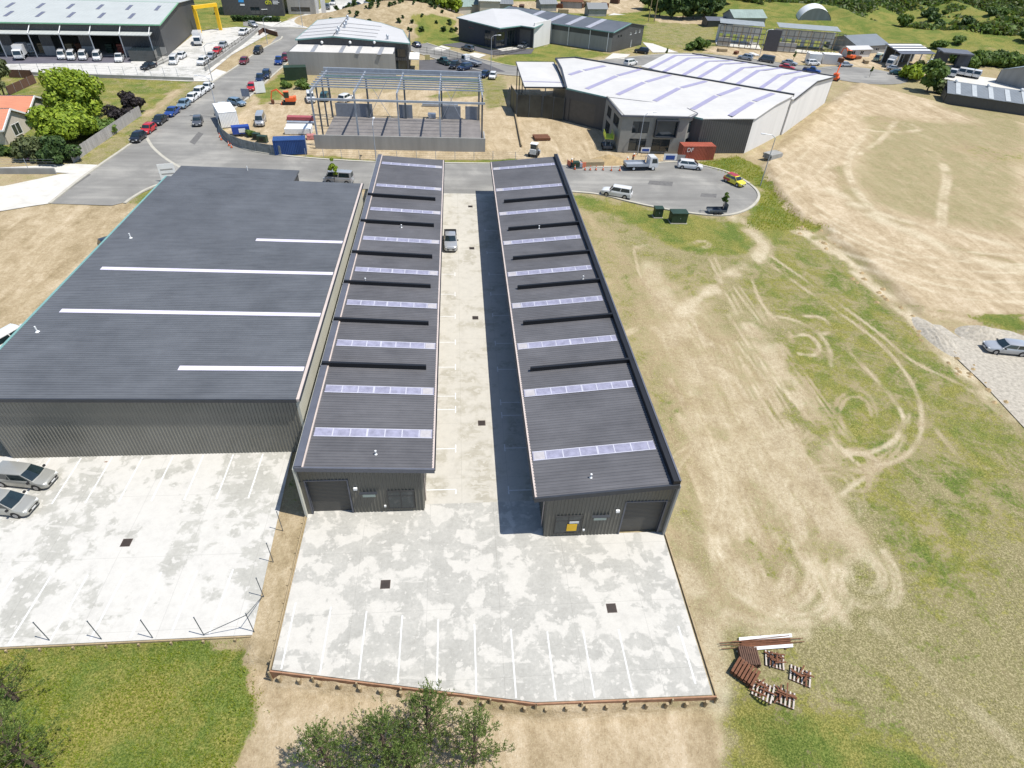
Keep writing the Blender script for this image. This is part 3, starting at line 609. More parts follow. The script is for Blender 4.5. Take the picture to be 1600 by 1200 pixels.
tri_sheet("driveway", W([(425, 42), (440, 35), (500, 14), (520, 0), (600, 0), (640, 6), (560, 16), (528, 24), (480, 44)]), 0.02, M_lot)
tri_sheet("path", W([(360, 26), (425, 27), (440, 34), (425, 42), (400, 36), (365, 32)]), 0.016, M_path)
tri_sheet("car_park", W([(655, 94), (735, 90), (790, 112), (700, 114), (655, 112)]), 0.012, M_dark_asphalt)
tri_sheet("car_park", W([(690, 70), (720, 66), (770, 78), (835, 76), (830, 84), (770, 86), (745, 80)]), 0.016, M_dark_asphalt)
tri_sheet("driveway", W([(672, 77), (690, 71), (705, 75), (692, 80)]), 0.018, M_path)
tri_sheet("driveway", W([(725, 86), (742, 82), (760, 86), (748, 91)]), 0.020, M_path)
tri_sheet("path", W([(775, 76), (833, 70), (840, 73), (785, 80)]), 0.022, M_path)
tri_sheet("driveway", W([(945, 92), (958, 83), (985, 85), (975, 92)]), 0.018, M_path)
tri_sheet("driveway", W([(1004, 66), (1020, 68), (1060, 82), (1020, 82)]), 0.018, M_path)
tri_sheet("driveway", W([(950, 24), (1000, 22), (1012, 0), (990, 0), (975, 14)]), 0.018, M_path)
tri_sheet("gravel_drive", W([(1437, 505), (1470, 508), (1500, 528), (1545, 505), (1600, 525), (1900, 640), (1900, 900), (1600, 668), (1535, 598)]), 0.02, M_gravel)
tri_sheet("gravel_drive", W([(1440, 122), (1470, 116), (1520, 118), (1600, 128), (1600, 150), (1480, 124)]), 0.02, M_path)
A2 = at(0, 98)
tri_sheet("asphalt_apron", W([(-300, 74), (0, 86), (205, 88), (205, 98), (0, 100), (-300, 92)]), 0.026, mat("grey violet asphalt", (0.10, 0.095, 0.115), 0.9, 0.2, .4))
for q in ([(95, 290), (130, 268), (142, 273), (108, 296)], [(296, 222), (310, 206), (318, 209), (304, 226)], [(628, 262), (662, 263), (663, 267), (628, 266)], [(1015, 282), (1052, 284), (1050, 291), (1012, 288)], [(1096, 302), (1120, 303), (1119, 309), (1094, 307)], [(372, 160), (384, 148), (390, 150), (378, 163)]): tri_sheet('road_patch', W(q), 0.006, M_patch)
# painted lines
m = MB(); ZP = 0.036
def pl(x0, y0, x1, y1, wd=0.12):
    d = Vector((x1 - x0, y1 - y0)).normalized(); n = Vector((-d.y, d.x)) * wd / 2
    m.poly([(x0 + n.x, y0 + n.y, ZP), (x0 - n.x, y0 - n.y, ZP), (x1 - n.x, y1 - n.y, ZP), (x1 + n.x, y1 + n.y, ZP)])
for i in range(10):
    x = -11.9 + 2.53 * i; y1 = (18.95 - (x + 12.5) * 3.0 / 17 if x < 4.5 else 15.9); pl(x, y1 + 4.7 - max(0, x) * 0.02, x, y1, .10)
x = 15.2; pl(x, 20.4, x, 16.4)
for i in range(10): pl(-17.6 - 2.55 * i, 38.2, -17.6 - 2.55 * i, 33.2)
for i in range(10): pl(-17.0 - 2.55 * i, 26.5, -17.2 - 2.55 * i, 21.5)
for y in (33.5, 38.3, 43.6, 45.6, 50.3, 54.8, 60, 65, 70, 80.5):
    pl(-3.0, y, -0.5, y, 0.1); pl(-0.5, y - 0.5, -0.5, y + (0.5 if y > 34 else .0), 0.1)
for y in (33.2, 38.2, 42.6, 44.5, 49.8, 54.5, 60.2, 65, 70, 76, 83): 
    pl(4.0, y, 6.5, y, 0.1); pl(4.0, y - 0.4, 4.0, y + 0.5, 0.1)
tag(m.obj("parking_lines", M_paint), kind="structure")
# ---------------------------------------------------------------- unit rows and the big warehouse (real ribbed sheets)
def ribs_along_x(m, x0, z0, x1, z1, y0, y1, pitch=0.3, hgt=0.045):
    """roof sheet from (x0,z0) to (x1,z1), ribs running along x, repeated in y"""
    n = int(round((y1 - y0) / pitch)); p = (y1 - y0) / n; prof = []
    for i in range(n):
        y = y0 + i * p; prof += [(y, 0), (y + p * .52, 0), (y + p * .62, hgt), (y + p * .90, hgt)]
    prof.append((y1, 0)); vs = []; fs = []
    for y, h in prof: vs += [(x0, y, z0 + h), (x1, y, z1 + h)]
    s = 1 if x1 > x0 else -1
    for i in range(len(prof) - 1):
        q = (2 * i, 2 * i + 1, 2 * i + 3, 2 * i + 2); fs.append(q if s > 0 else q[::-1])
    m.add(vs, fs)
def ribs_vertical(m, p0, p1, z0, z1, pitch=0.28, hgt=0.045, zt=None):
    """wall sheet p0->p1 (outside is to the right of p0->p1), ribs upright; zt(t) gives the top"""
    p0, p1 = Vector(p0[:2]), Vector(p1[:2]); Lh = (p1 - p0).length; d = (p1 - p0) / Lh; nn = Vector((d.y, -d.x))
    n = max(1, int(round(Lh / pitch))); p = Lh / n; prof = []
    for i in range(n): s = i * p; prof += [(s, 0), (s + p * .5, 0), (s + p * .62, hgt), (s + p * .88, hgt)]
    prof.append((Lh, 0)); vs = []; fs = []
    for s, h in prof:
        q = p0 + d * s + nn * h; top = zt(s / Lh) if zt else z1; vs += [(q.x, q.y, z0), (q.x, q.y, top)]
    for i in range(len(prof) - 1): fs.append((2 * i, 2 * i + 2, 2 * i + 3, 2 * i + 1))
    m.add(vs, fs)
def window(parent, x0, x1, z0, z1, y, cols=2, transom=None, name="window", gm=None, ny=-1):
    """window in a wall facing ny along y: frame with glass behind"""
    f = MB(); t = 0.07; ya, yb = sorted((y, y + ny * 0.06))
    f.box(x0 - t, x1 + t, ya, yb, z1, z1 + t); f.box(x0 - t, x1 + t, ya, yb, z0 - t, z0)
    for i in range(cols + 1):
        x = x0 + (x1 - x0) * i / cols; f.box(x - t / 2, x + t / 2, ya, yb, z0, z1)
    if transom: f.box(x0, x1, ya + 0.005, yb - 0.005, transom - t / 2, transom + t / 2)
    fr = f.obj(name, M_frame, parent); g = MB(); yy = y + ny * 0.02
    g.box(x0, x1, min(yy, yy + ny * .015), max(yy, yy + ny * .015), z0, z1); g.obj("pane", gm or M_glass, fr); return fr
M_soffit = mat("galvanised soffit", (0.18, 0.19, 0.2), 0.6)
def unit_row(side, label, y0, y1, xw_low, xw_high, x_low, x_high, zl, zh, sky_y, par_y, par_in, vents):
    """long single-pitch row of units; side=+1: high edge on +x, side=-1: high edge on -x"""
    s = side
    t = thing("unit_building", label, "building", ((xw_low + xw_high) / 2, y0, 0))
    zr = lambda x: zl + (zh - zl) * (x - x_low) / (x_high - x_low)
    yf = y0 - 0.18
    # front wall: high-side bay with roller door, low-side bay with office window
    xa, xb = sorted((xw_low, xw_high)); m = MB()
    xd0 = xw_high - s * 0.45; xd1 = xw_high - s * 3.55          # roller door extent
    d0, d1 = sorted((xd0, xd1)); zt = lambda X0, X1: (lambda q: zr(X0 + (X1 - X0) * q) - 0.05)
    m2 = MB()
    w0, w1 = (xw_low, xd1) if s > 0 else (xd1, xw_low)
    ribs_vertical(m, (w0, y0), (w1, y0), 0.03, 0, zt=zt(w0, w1))
    e0, e1 = (xd1, xw_high) if s > 0 else (xw_high, xd1)
    ribs_vertical(m, (e0, y0), (e1, y0), 4.0, 0, zt=zt(e0, e1))
    q0, q1 = sorted((xd0, xw_high)); m.box(q0, q1, y0 - 0.04, y0 + 0.05, 0.03, 4.0)
    wl = m.obj("wall", M_clad, t)
    # lane wall and back wall
    m = MB(); xl = xw_low
    if s > 0: ribs_vertical(m, (xl, y1), (xl, y0), 0.0, zr(xl) - 0.05)
    else: ribs_vertical(m, (xl, y0), (xl, y1), 0.0, zr(xl) - 0.05)
    m.prism([(xa, y1 - .1), (xb, y1 - .1), (xb, y1), (xa, y1)], 0, min(zl, zh) - 0.1); m.obj("side_wall", M_clad, t)
    # roller door set back with jambs
    m = MB(); m.box(d0, d1, y0 + 0.22, y0 + 0.26, 0.03, 4.0); rd = m.obj("roller_door", M_door, t)
    m = MB(); m.box(d0 - .12, d0, y0 - 0.07, y0 + 0.30, 0.03, 4.12); m.box(d1, d1 + .12, y0 - 0.07, y0 + 0.30, 0.03, 4.12)
    m.box(d0, d1, y0 - 0.07, y0 + 0.30, 4.0, 4.12); m.obj("door_frame", M_flash_grey, rd)
    # office window, sign plate, lamp, tap
    a = xw_low + s * 0.75; window(t, *sorted((a, a + s * 2.05)), 0.55, 2.6, y0 - 0.05, 2, 2.05)
    a2 = xw_low + s * 3.75; m = MB(); p0, p1 = sorted((a2, a2 + s * 1.0)); m.box(p0, p1, y0 - 0.10, y0 - 0.05, 2.0, 2.5)
    sg = m.obj("sign_plate", mat("pale green plate", (0.36, 0.42, 0.36), 0.5, 0.08, 2), t)
    m = MB(); m.box(p0 - .2, p1 + .2, y0 - 0.30, y0 - 0.05, 2.55, 2.60); m.obj("hood", M_flash, sg)
    m = MB(); ax = xw_high - s * 4.15; m.box(ax - .14, ax + .14, y0 - 0.22, y0 - 0.05, 3.0, 3.22); m.obj("wall_lamp", M_white, t)
    m = MB(); ax = xw_low + s * 3.1; m.box(ax - .08, ax + .08, y0 - 0.16, y0 - 0.05, 0.75, 0.92); m.obj("tap_box", M_white, t)
    # precast fire wall along the high side, standing slightly proud of the front
    xo = xw_high + s * 0.16; x0_, x1_ = sorted((xw_high + s * 0.004, xo)); m = MB(); m.box(x0_, x1_, y0 - 0.32, y1, -0.3, zr(xw_high) - 0.12)
    m.obj("side_panel", M_precast if s < 0 else M_precast_grey, t)
    # roof
    m = MB(); ribs_along_x(m, x_low + s * 0.22, zr(x_low + s * .22), x_high - s * 0.1, zr(x_high - s * .1), yf, y1)
    m.slab([(x_low + s * .22, yf + .02, zr(x_low + s * .22) - .02), (x_high - s * .1, yf + .02, zr(x_high - s * .1) - .02), (x_high - s * .1, y1, zr(x_high - s * .1) - .02), (x_low + s * .22, y1, zr(x_low + s * .22) - .02)], 0.10)
    rf = m.obj("roof", M_roof, t)
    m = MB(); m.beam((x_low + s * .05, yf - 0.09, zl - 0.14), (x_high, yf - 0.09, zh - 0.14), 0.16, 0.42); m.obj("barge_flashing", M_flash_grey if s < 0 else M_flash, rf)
    # gutter: cream lip with dark trough outside
    m = MB(); g0, g1 = sorted((x_low + s * 0.10, x_low + s * 0.26)); m.box(g0, g1, yf - .05, y1, zl - 0.16, zl + 0.05)
    gt = m.obj("gutter", M_gutter, rf); m = MB(); g0, g1 = sorted((x_low, x_low + s * 0.096)); m.box(g0, g1, yf - .05, y1, zl - 0.2, zl + 0.035); m.obj("trough", M_black, gt)
    for yy in np.linspace(y0 + 1, y1 - 1, 6):
        m = MB(); m.tube((xw_low - s * .10, yy, 0.1), (xw_low - s * .10, yy, zl - .25), 0.05); m.obj("downpipe", M_gutter, t)
    # upstand parapet along the high edge and the cross fire-wall upstands
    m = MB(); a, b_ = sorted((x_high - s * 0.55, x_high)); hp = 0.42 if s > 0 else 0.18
    m.box(a, b_, yf - 0.1, y1, zh - 0.25, zh + hp); m.obj("parapet", M_flash_grey if s < 0 else M_black, rf)  # black puts shade into the right row's parapet; the lit left one is grey
    if s > 0:
        m = MB(); m.box(x_high - .12, x_high + .02, yf - 0.1, y1, zh + hp + .002, zh + hp + .05); m.obj("parapet_cap", M_flash_grey, rf)
    else:
        m = MB(); m.box(x_high + .56, x_high + .68, yf - 0.1, y1, zh - .02, zh + 0.1); m.obj("apron_flashing", M_gutter, rf)
    for yy in par_y:
        m = MB(); xs = x_high - s * 0.1; xe = par_in
        m.slab([(xs, yy - .13, zr(xs) + .46), (xe, yy - .13, zr(xe) + .46), (xe, yy + .13, zr(xe) + .46), (xs, yy + .13, zr(xs) + .46)], 0.56)
        m.obj("fire_wall", M_black, rf)
    for i, yy in enumerate(sky_y):
        hw = 0.43; xs = x_low + s * 0.34; xe = x_high - s * 0.85; m = MB(); lift = 0.075
        S = lambda x, y, dz=0: (x, y, zr(x) + lift + dz)
        m.slab([S(xs, yy - hw), S(xe, yy - hw), S(xe, yy + hw), S(xs, yy + hw)], 0.06); sk = m.obj("rooflight", M_sky, rf)
        b2 = MB(); x = xs + s * 1.0
        while (xe - x) * s > 0.2:
            wdt = 0.09 if abs(x - xs - s * 5.0) > 1.0 else 0.16
            b2.slab([S(x, yy - hw - .02, .01), S(x + s * wdt, yy - hw - .02, .01), S(x + s * wdt, yy + hw + .02, .01), S(x, yy + hw + .02, .01)], 0.03); x += s * 1.36
        b2.slab([S(xs, yy - hw - .06, .008), S(xe, yy - hw - .06, .008), S(xe, yy - hw + .02, .008), S(xs, yy - hw + .02, .008)], 0.03)
        b2.slab([S(xs, yy + hw - .02, .008), S(xe, yy + hw - .02, .008), S(xe, yy + hw + .06, .008), S(xs, yy + hw + .06, .008)], 0.03)
        b2.obj("glazing_bars", M_sky_bar, sk)
        b3 = MB(); b3.slab([S(xs + s * .08, yy - hw + .03, .006), S(xs + s * .95, yy - hw + .03, .006), S(xs + s * .95, yy + hw - .03, .006), S(xs + s * .08, yy + hw - .03, .006)], 0.02); b3.obj("end_panel", mat("pale grimy rooflight sheet", (0.40, 0.375, 0.375), 0.5, 0.15, 2), sk)
    for x, yy in vents:
        m = MB(); z = zr(x); m.tube((x, yy, z - .02), (x, yy, z + .36), 0.045, 8); m.tube((x, yy, z + .36), (x, yy, z + .43), 0.08, 8); m.tube((x, yy, z + .03), (x, yy, z + .10), 0.12, 8, 0.05)
        m.obj("vent_pipe", M_white, rf)
    return t
SKY_Y = [93.9, 85.2, 77.1, 68.6, 60.9, 54.0, 46.9, 40.2, 34.9]
SKY_R = [93.9, 85.5, 77.3, 68.7, 60.9, 54.2, 46.9, 39.9, 32.3]
unit_row(-1, "dark long unit row left of the concrete lane with its roller door at the left", 31.4, 97.2, -3.1, -12.45, -2.0, -12.45, 5.25, 5.85, SKY_Y, [81.2, 72.9, 64.5, 57.7, 50.5, 43.4], -3.1, [(-6.6, 32.6), (-7.2, 72.1), (-10.2, 58.4)])
unit_row(1, "dark long unit row right of the concrete lane with its roller door at the right", 28.4, 97.2, 6.5, 16.15, 5.3, 16.2, 5.1, 6.2, SKY_R, [80.9, 72.2, 64.3, 57.6, 50.6, 43.0], 6.5, [(9.8, 29.6), (10.5, 72.0), (14.0, 58.5)])
# yellow notice in the right row's window
ub = [o for o in bpy.data.objects if o.name == "unit_building.001"][0]
m = MB(); m.box(8.2, 9.0, 28.26, 28.275, 0.8, 1.65); m.obj("window_notice", mat("yellow notice", (0.75, 0.45, 0.02), 0.6), ub)
m = MB(); m.box(8.35, 9.1, 28.26, 28.275, 1.75, 2.0); m.obj("window_notice", M_paint, ub)
# big warehouse
t = thing("warehouse", "big slate grey warehouse with four white rooflights, left of the unit rows", "warehouse", (-26, 38.4, 0))
zb = lambda x: 7.2 + (6.55 - 7.2) * (x + 39.4) / (39.4 - 13.4)
m = MB(); ribs_vertical(m, (-38.6, 38.4), (-13.75, 38.4), 0.0, 0, zt=lambda q: zb(-38.6 + q * 24.85) - 0.1); m.obj("wall", M_clad_big, t)
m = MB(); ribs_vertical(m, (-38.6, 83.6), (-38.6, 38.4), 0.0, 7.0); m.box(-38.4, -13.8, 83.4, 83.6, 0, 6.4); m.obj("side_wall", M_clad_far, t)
m = MB(); m.box(-13.74, -13.5, 38.42, 83.6, -0.3, 6.35); m.obj("side_panel", M_precast, t)
m = MB(); ribs_along_x(m, -39.4, 7.2, -13.55, zb(-13.55), 38.1, 83.8, 0.3); m.slab([(-39.4, 38.12, 7.17), (-13.55, 38.12, zb(-13.55) - .03), (-13.55, 83.8, zb(-13.55) - .03), (-39.4, 83.8, 7.17)], 0.12); rf = m.obj("roof", M_roof_big, t)
m = MB(); m.box(-13.5, -13.25, 38.0, 83.8, 6.36, 6.62); gt = m.obj("gutter", M_gutter, rf); m = MB(); m.box(-13.245, -13.17, 38.0, 83.8, 6.36, 6.6); m.obj("trough", M_flash, gt)
m = MB(); m.beam((-39.4, 38.02, 7.06), (-13.5, 38.02, 6.42), 0.12, 0.34); m.obj("barge_flashing", M_flash, rf)
m = MB(); m.box(-39.62, -39.405, 38.0, 83.8, 6.9, 7.26); m.obj("ridge_flashing", M_teal_trim, rf)
for x0, x1, y0, y1 in ((-23.4, -13.6, 66.4, 65.4), (-37.2, -13.6, 59.9, 57.2), (-37.4, -13.6, 51.6, 49.4), (-24.0, -13.6, 42.4, 41.6)):
    m = MB(); y = (y0 + y1) / 2; m.slab([(x0, y - .3, zb(x0) + .08), (x1, y - .3, zb(x1) + .08), (x1, y + .3, zb(x1) + .08), (x0, y + .3, zb(x0) + .08)], 0.05); m.obj("rooflight", M_sky_white, rf)
for px, py in ((205, 374), (60, 521)):
    p = at(px, py, 7.0); z = zb(p.x); m = MB(); m.tube((p.x, p.y, z), (p.x, p.y, z + .6), 0.07, 8); m.tube((p.x, p.y, z + .02), (p.x, p.y, z + .14), 0.2, 8, 0.08); m.obj("vent_pipe", M_white, rf)
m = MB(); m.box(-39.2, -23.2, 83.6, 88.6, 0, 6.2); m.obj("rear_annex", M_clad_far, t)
m = MB(); ribs_along_x(m, -39.4, 6.75, -23.0, 6.35, 83.82, 88.9, 0.3); m.slab([(-39.4, 83.82, 6.72), (-23.0, 83.82, 6.32), (-23.0, 88.9, 6.32), (-39.4, 88.9, 6.72)], .14); ar = m.obj("annex_roof", M_roof_big, t)
m = MB(); m.tube((-30, 88.0, 6.5), (-30, 88.0, 7.2), 0.06); m.obj("vent_pipe", M_white, ar)
# timber retaining walls, drains
def retaining(px_w, label, h, z0, post_sp, post_r, face, round_posts=True):
    t = thing("retaining_wall", label, "retaining wall", (px_w[0][0], px_w[0][1], 0)); b_ = MB(); ribbon(b_, px_w, 0.09, z0, h); b_.obj("boards", M_rail_red if round_posts else M_timber, t)
    for (a, c) in zip(px_w[:-1], px_w[1:]):
        a, c = Vector(a), Vector(c); n = max(1, int((c - a).length / post_sp)); nn = Vector((c.y - a.y, a.x - c.x)).normalized() * face
        for i in range(n):
            p = a.lerp(c, (i + .5) / n) + nn * (post_r + 0.09); g = min(z0 + .1, ground_z(p.x, p.y) - .1); m = MB()
            if round_posts:
                m.tube((p.x, p.y, g), (p.x + nn.x * .05, p.y + nn.y * .05, h - 0.14 - random.random() * .12), post_r, 8)
            else: m.obox((p.x, p.y, g), (0.12, 0.12, h - 0.06 - g), math.atan2(nn.y, nn.x))
            m.obj("post", M_timber, t)
    return t
rw = retaining([(-12.6, 18.72), (4.5, 15.72), (16.3, 15.5)], "timber retaining wall with round posts along the front of the main yard", 0.14, -1.2, 1.28, 0.11, 1)
for a, c in (((-12.6, 18.72), (4.5, 15.72)), ((4.5, 15.72), (16.3, 15.5))):
    a, c = Vector(a), Vector(c); n = int((c - a).length / 2.56); nn = Vector((c.y - a.y, a.x - c.x)).normalized()
    for i in range(n + 1):
        p = a.lerp(c, i / n) + nn * 0.12; m = MB(); m.obox((p.x, p.y, -1.2), (0.10, 0.10, 1.46), 0); m.obj("stake", M_timber, rw)
retaining([(-12.62, 31.2), (-12.62, 18.8)], "pale timber edge wall beside the dirt strip, left side of the main yard", 0.12, -0.7, 1.25, 0.06, 1, False)
retaining([(16.32, 15.6), (16.42, 28.2)], "low dark timber edging on the right side of the main yard", 0.10, -0.4, 2.4, 0.05, 1, False)
retaining([(-60, 21.25), (-14.4, 21.2)], "thin pale edge board below the left parking lot, above the lush grass", 0.05, -0.8, 2.0, 0.05, 1, False)
for x, y, z, lb in ((2.0, 91.5, .028, "drain grate in the lane at its far road end"), (1.9, 77.3, .028, "drain grate in the lane beside the parked silver pickup"), (1.9, 59.7, .028, "drain grate halfway along the lane"), (2.0, 41.6, .028, "drain grate nearest the lane's front end"), (-5.7, 24.7, .034, "drain grate in the left half of the main yard"), (10.7, 22.0, .034, "drain grate in the right half of the main yard"), (-25.6, 29.2, .034, "drain grate in the white left parking lot")):
    t = thing("drain_grate", lb, "drain grate", (x, y, 0), "drain grates in the concrete"); m = MB()
    m.box(x - .36, x + .36, y - .36, y + .36, z - .05, z + .006); m.obj("frame", mat("rusty iron frame", (0.07, 0.05, 0.04), 0.8, 0.3, 4), t)
    m = MB()
    for k in range(7): m.box(x - .3, x + .3, y - .3 + k * .09, y - .26 + k * .09, z + .008, z + .02)
    m.obj("bars", mat("dark iron", (0.015, 0.014, 0.013), 0.7), t)
# ---------------------------------------------------------------- other buildings
def V2(p): return Vector((p[0], p[1]))
def wall_run(m, p0, p1, z0, z1, t=0.2, openings=(), zt=None):
    """upright wall p0->p1 (outside right of the direction) with real openings (s0,s1,z0,z1)"""
    p0, p1 = V2(p0), V2(p1); Lh = (p1 - p0).length; d = (p1 - p0) / Lh; inn = Vector((-d.y, d.x)) * t
    def piece(a, b_, za, zb_, zc=None):
        if b_ - a < 1e-3: return
        q = [p0 + d * a, p0 + d * b_, p0 + d * b_ + inn, p0 + d * a + inn]; zc = zb_ if zc is None else zc
        if min(zb_, zc) - za < 1e-3: return
        m.add([(p.x, p.y, za) for p in q] + [(q[0].x, q[0].y, zb_), (q[1].x, q[1].y, zc), (q[2].x, q[2].y, zc), (q[3].x, q[3].y, zb_)],
              [(3, 2, 1, 0), (4, 5, 6, 7), (0, 1, 5, 4), (1, 2, 6, 5), (2, 3, 7, 6), (3, 0, 4, 7)])
    top = zt or (lambda s: z1); cuts = sorted({0.0, Lh} | {min(Lh, max(0.0, q)) for o in openings for q in o[:2]})
    for a, b_ in zip(cuts[:-1], cuts[1:]):
        if b_ - a < 1e-4: continue
        z = z0
        for o in sorted([o for o in openings if o[0] < (a + b_) / 2 < o[1]], key=lambda o: o[2]): piece(a, b_, z, o[2]); z = o[3]
        piece(a, b_, z, top(a), top(b_))
    return p0, d, inn
def wall_windows(parent, p0, p1, wins, depth=0.1, gm=None, cols=2, fm=None):
    p0, p1 = V2(p0), V2(p1); d = (p1 - p0).normalized(); inn = Vector((-d.y, d.x))
    for s0, s1, z0, z1 in wins:
        f = MB(); nsub = cols
        for i in range(nsub + 1):
            a = p0 + d * (s0 + (s1 - s0) * i / nsub) + inn * depth; f.beam((a.x, a.y, z0), (a.x, a.y, z1), .10, .10)
        for z in (z0 + .05, z1 - .05):
            a = p0 + d * s0 + inn * depth; b_ = p0 + d * s1 + inn * depth; f.beam((a.x, a.y, z), (b_.x, b_.y, z), .09, .09)
        fr = f.obj("window", fm or M_frame, parent); g = MB(); a = p0 + d * s0 + inn * (depth + .02); b_ = p0 + d * s1 + inn * (depth + .02)
        g.beam((a.x, a.y, (z0 + z1) / 2), (b_.x, b_.y, (z0 + z1) / 2), .03, z1 - z0); g.obj("pane", gm or M_glass, fr)
def roof_sheet(parent, pts, t, mt, name="roof", trim=None, tw=0.3):
    m = MB(); m.slab(pts, t); o = m.obj(name, mt, parent)
    if trim:
        f = MB(); n = len(pts)
        for i in range(n):
            a, b_ = Vector(pts[i]), Vector(pts[(i + 1) % n]); f.beam(a - Vector((0, 0, t / 2 + .02)), b_ - Vector((0, 0, t / 2 + .02)), 0.14, tw)
        f.obj("fascia", trim, o)
    return o
def text_mesh(name, body, size, mt, parent, loc, rot, extr=0.02):
    cu = bpy.data.curves.new(name, 'FONT'); cu.body = body; cu.size = size; cu.extrude = extr; cu.align_x = 'CENTER'; cu.align_y = 'CENTER'
    tmp = bpy.data.objects.new("tmp", cu); me = bpy.data.meshes.new_from_object(tmp); bpy.data.objects.remove(tmp)
    me.materials.clear(); me.materials.append(mt); o = bpy.data.objects.new(name, me); COL.objects.link(o); o.parent = parent
    o.location = Vector(loc) - origin(parent); o.rotation_euler = rot; return o
# --- depot with open bays
O = V2((-77.1, 185.9)); U = V2((-.994, -.107)); V = V2((-.107, .994)); D3 = lambda a, b_, z: (O.x + U.x * a + V.x * b_, O.y + U.y * a + V.y * b_, z); D2 = lambda a, b_: D3(a, b_, 0)[:2]
t = thing("depot", "long grey depot with open loading bays and small dark rooflights, behind the far fence", "depot", D3(0, 0, 0))
bays = [(10.3, 17.2), (20.2, 26.6), (29.4, 36.0), (38.8, 46), (49, 56), (59, 66)]; m = MB(); LEN = 75
wall_run(m, D2(LEN, 0), D2(0, 0), 2.2, 7.3, .25, [(LEN - b_, LEN - a, 2.2, 4.9) for a, b_ in bays]); m.obj("wall", M_clad_far, t)
cur = 0
for a, b_ in bays + [(LEN, LEN)]:
    m = MB(); wall_run(m, D2(a, -.03), D2(cur, -.03), 0, 2.2, .3); m.obj("precast_base", M_precast_grey, t); cur = b_
m = MB(); zg = lambda s: 7.4 + (9.1 - 7.4) * (1 - abs(s - 22) / 22); wall_run(m, D2(0, 0.3), D2(0, 22), 0, 9.1, .25, [], lambda s: 7.4 + 1.7 * min(1, (s + .3) / 22)); wall_run(m, D2(0, 22), D2(0, 42), 0, 9, .25, [], lambda s: 9.1 - 1.7 * s / 22); m.obj("gable_wall", M_clad_far, t)
m = MB(); wall_run(m, D2(0, 42), D2(LEN, 42), 0, 7.3); m.obj("rear_wall", M_clad_far, t)
m = MB(); m.add([D3(0.3, 1.0, .06), D3(LEN, 1.0, .06), D3(LEN, 41, .06), D3(0.3, 41, .06)], [(3, 2, 1, 0)]); m.obj("floor", M_precast_grey, t)
rf = roof_sheet(t, [D3(-.5, -.6, 7.5), D3(LEN, -.6, 7.5), D3(LEN, 22, 9.3), D3(-.5, 22, 9.3)], .15, M_green_roof, trim=mat("green fascia", (0.20, 0.42, 0.26), 0.5))
roof_sheet(t, [D3(-.5, 22, 9.3), D3(LEN, 22, 9.3), D3(LEN, 43, 7.6), D3(-.5, 43, 7.6)], .15, M_green_roof)
zr_ = lambda b_: 7.5 + 1.8 * (b_ + .6) / 22.6
for k in range(8):
    for a, b0, b1 in ((7.6 + 7.3 * k, 4.6, 9.6), (3.0 + 7.3 * k, 13, 18)):
        m = MB(); m.slab([D3(a, b0, zr_(b0) + .06), D3(a + .9, b0, zr_(b0) + .06), D3(a + .9, b1, zr_(b1) + .06), D3(a, b1, zr_(b1) + .06)], .05); m.obj("rooflight", mat("grey rooflight", (0.13, 0.13, 0.17), 0.4), rf)
m = MB(); m.slab([D3(2, -.1, 5.75), D3(LEN, -.1, 5.75), D3(LEN, -3.0, 5.45), D3(2, -3.0, 5.45)], .16); cp = m.obj("canopy", M_green_roof, t)
m = MB()
for k in range(11):
    a = 2.2 + 7.0 * k; m.beam(D3(a, -.1, 7.1), D3(a, -2.9, 5.6), .14, .14)
m.obj("stays", M_white, cp)
for k in range(11):
    m = MB(); a = 2.2 + 7.0 * k; m.beam(D3(a, -2.9, 0), D3(a, -2.9, 5.4), .18, .18); m.obj("post", M_steel, t)
m = MB(); wall_run(m, D2(7.4, -6.0), D2(1.2, -6.0), 0, 2.4, .2); wall_run(m, D2(1.2, -6.0), D2(1.2, -.4), 0, 2.4, .2); m.slab([D3(1.2, -6, 2.5), D3(7.4, -6, 2.5), D3(7.4, -.4, 2.5), D3(1.2, -.4, 2.5)], .1); m.obj("smoking_shelter", M_glass, t)
for k, (a, mt_) in enumerate(((12, M_red_steel), (14.8, M_green_box), (22, M_rust), (24.4, M_timber), (31, M_timber), (34, M_white), (41, M_green_box), (43.5, M_yellow))):
    b = thing("pallet_stack", "%s stack of goods just inside an open depot bay" % ("red", "dark green", "rust brown", "tan", "pale timber", "white", "bottle green", "yellow")[k], "goods stack", D3(a, 3.5, 0), "goods inside the depot bays"); m = MB()
    for j in range(4): m.obox(D3(a, 3.5, .08 + .55 * j), (1.5 + .1 * (j % 2), 1.4, .45), .1)
    m.obj("cartons", mt_, b); m = MB(); m.obox(D3(a, 3.5, .03), (1.7, 1.5, .06), .1); m.obj("pallet", M_timber, b)
# yellow portal
a, b_ = at(313, 52), at(345, 47); t = thing("portal_gate", "tall bright yellow portal frame standing beside the depot gable", "portal", a)
m = MB(); m.beam(a, a + Vector((0, 0, 6.4)), .9, .9); m.obj("leg", M_yellow, t); m = MB(); m.beam(b_, b_ + Vector((0, 0, 6.4)), .9, .9); m.obj("leg", M_yellow, t)
m = MB(); d = (b_ - a).normalized() * .45; m.beam(a - d + Vector((0, 0, 6.85)), b_ + d + Vector((0, 0, 6.85)), .92, .9); m.obj("crossbeam", M_yellow, t)
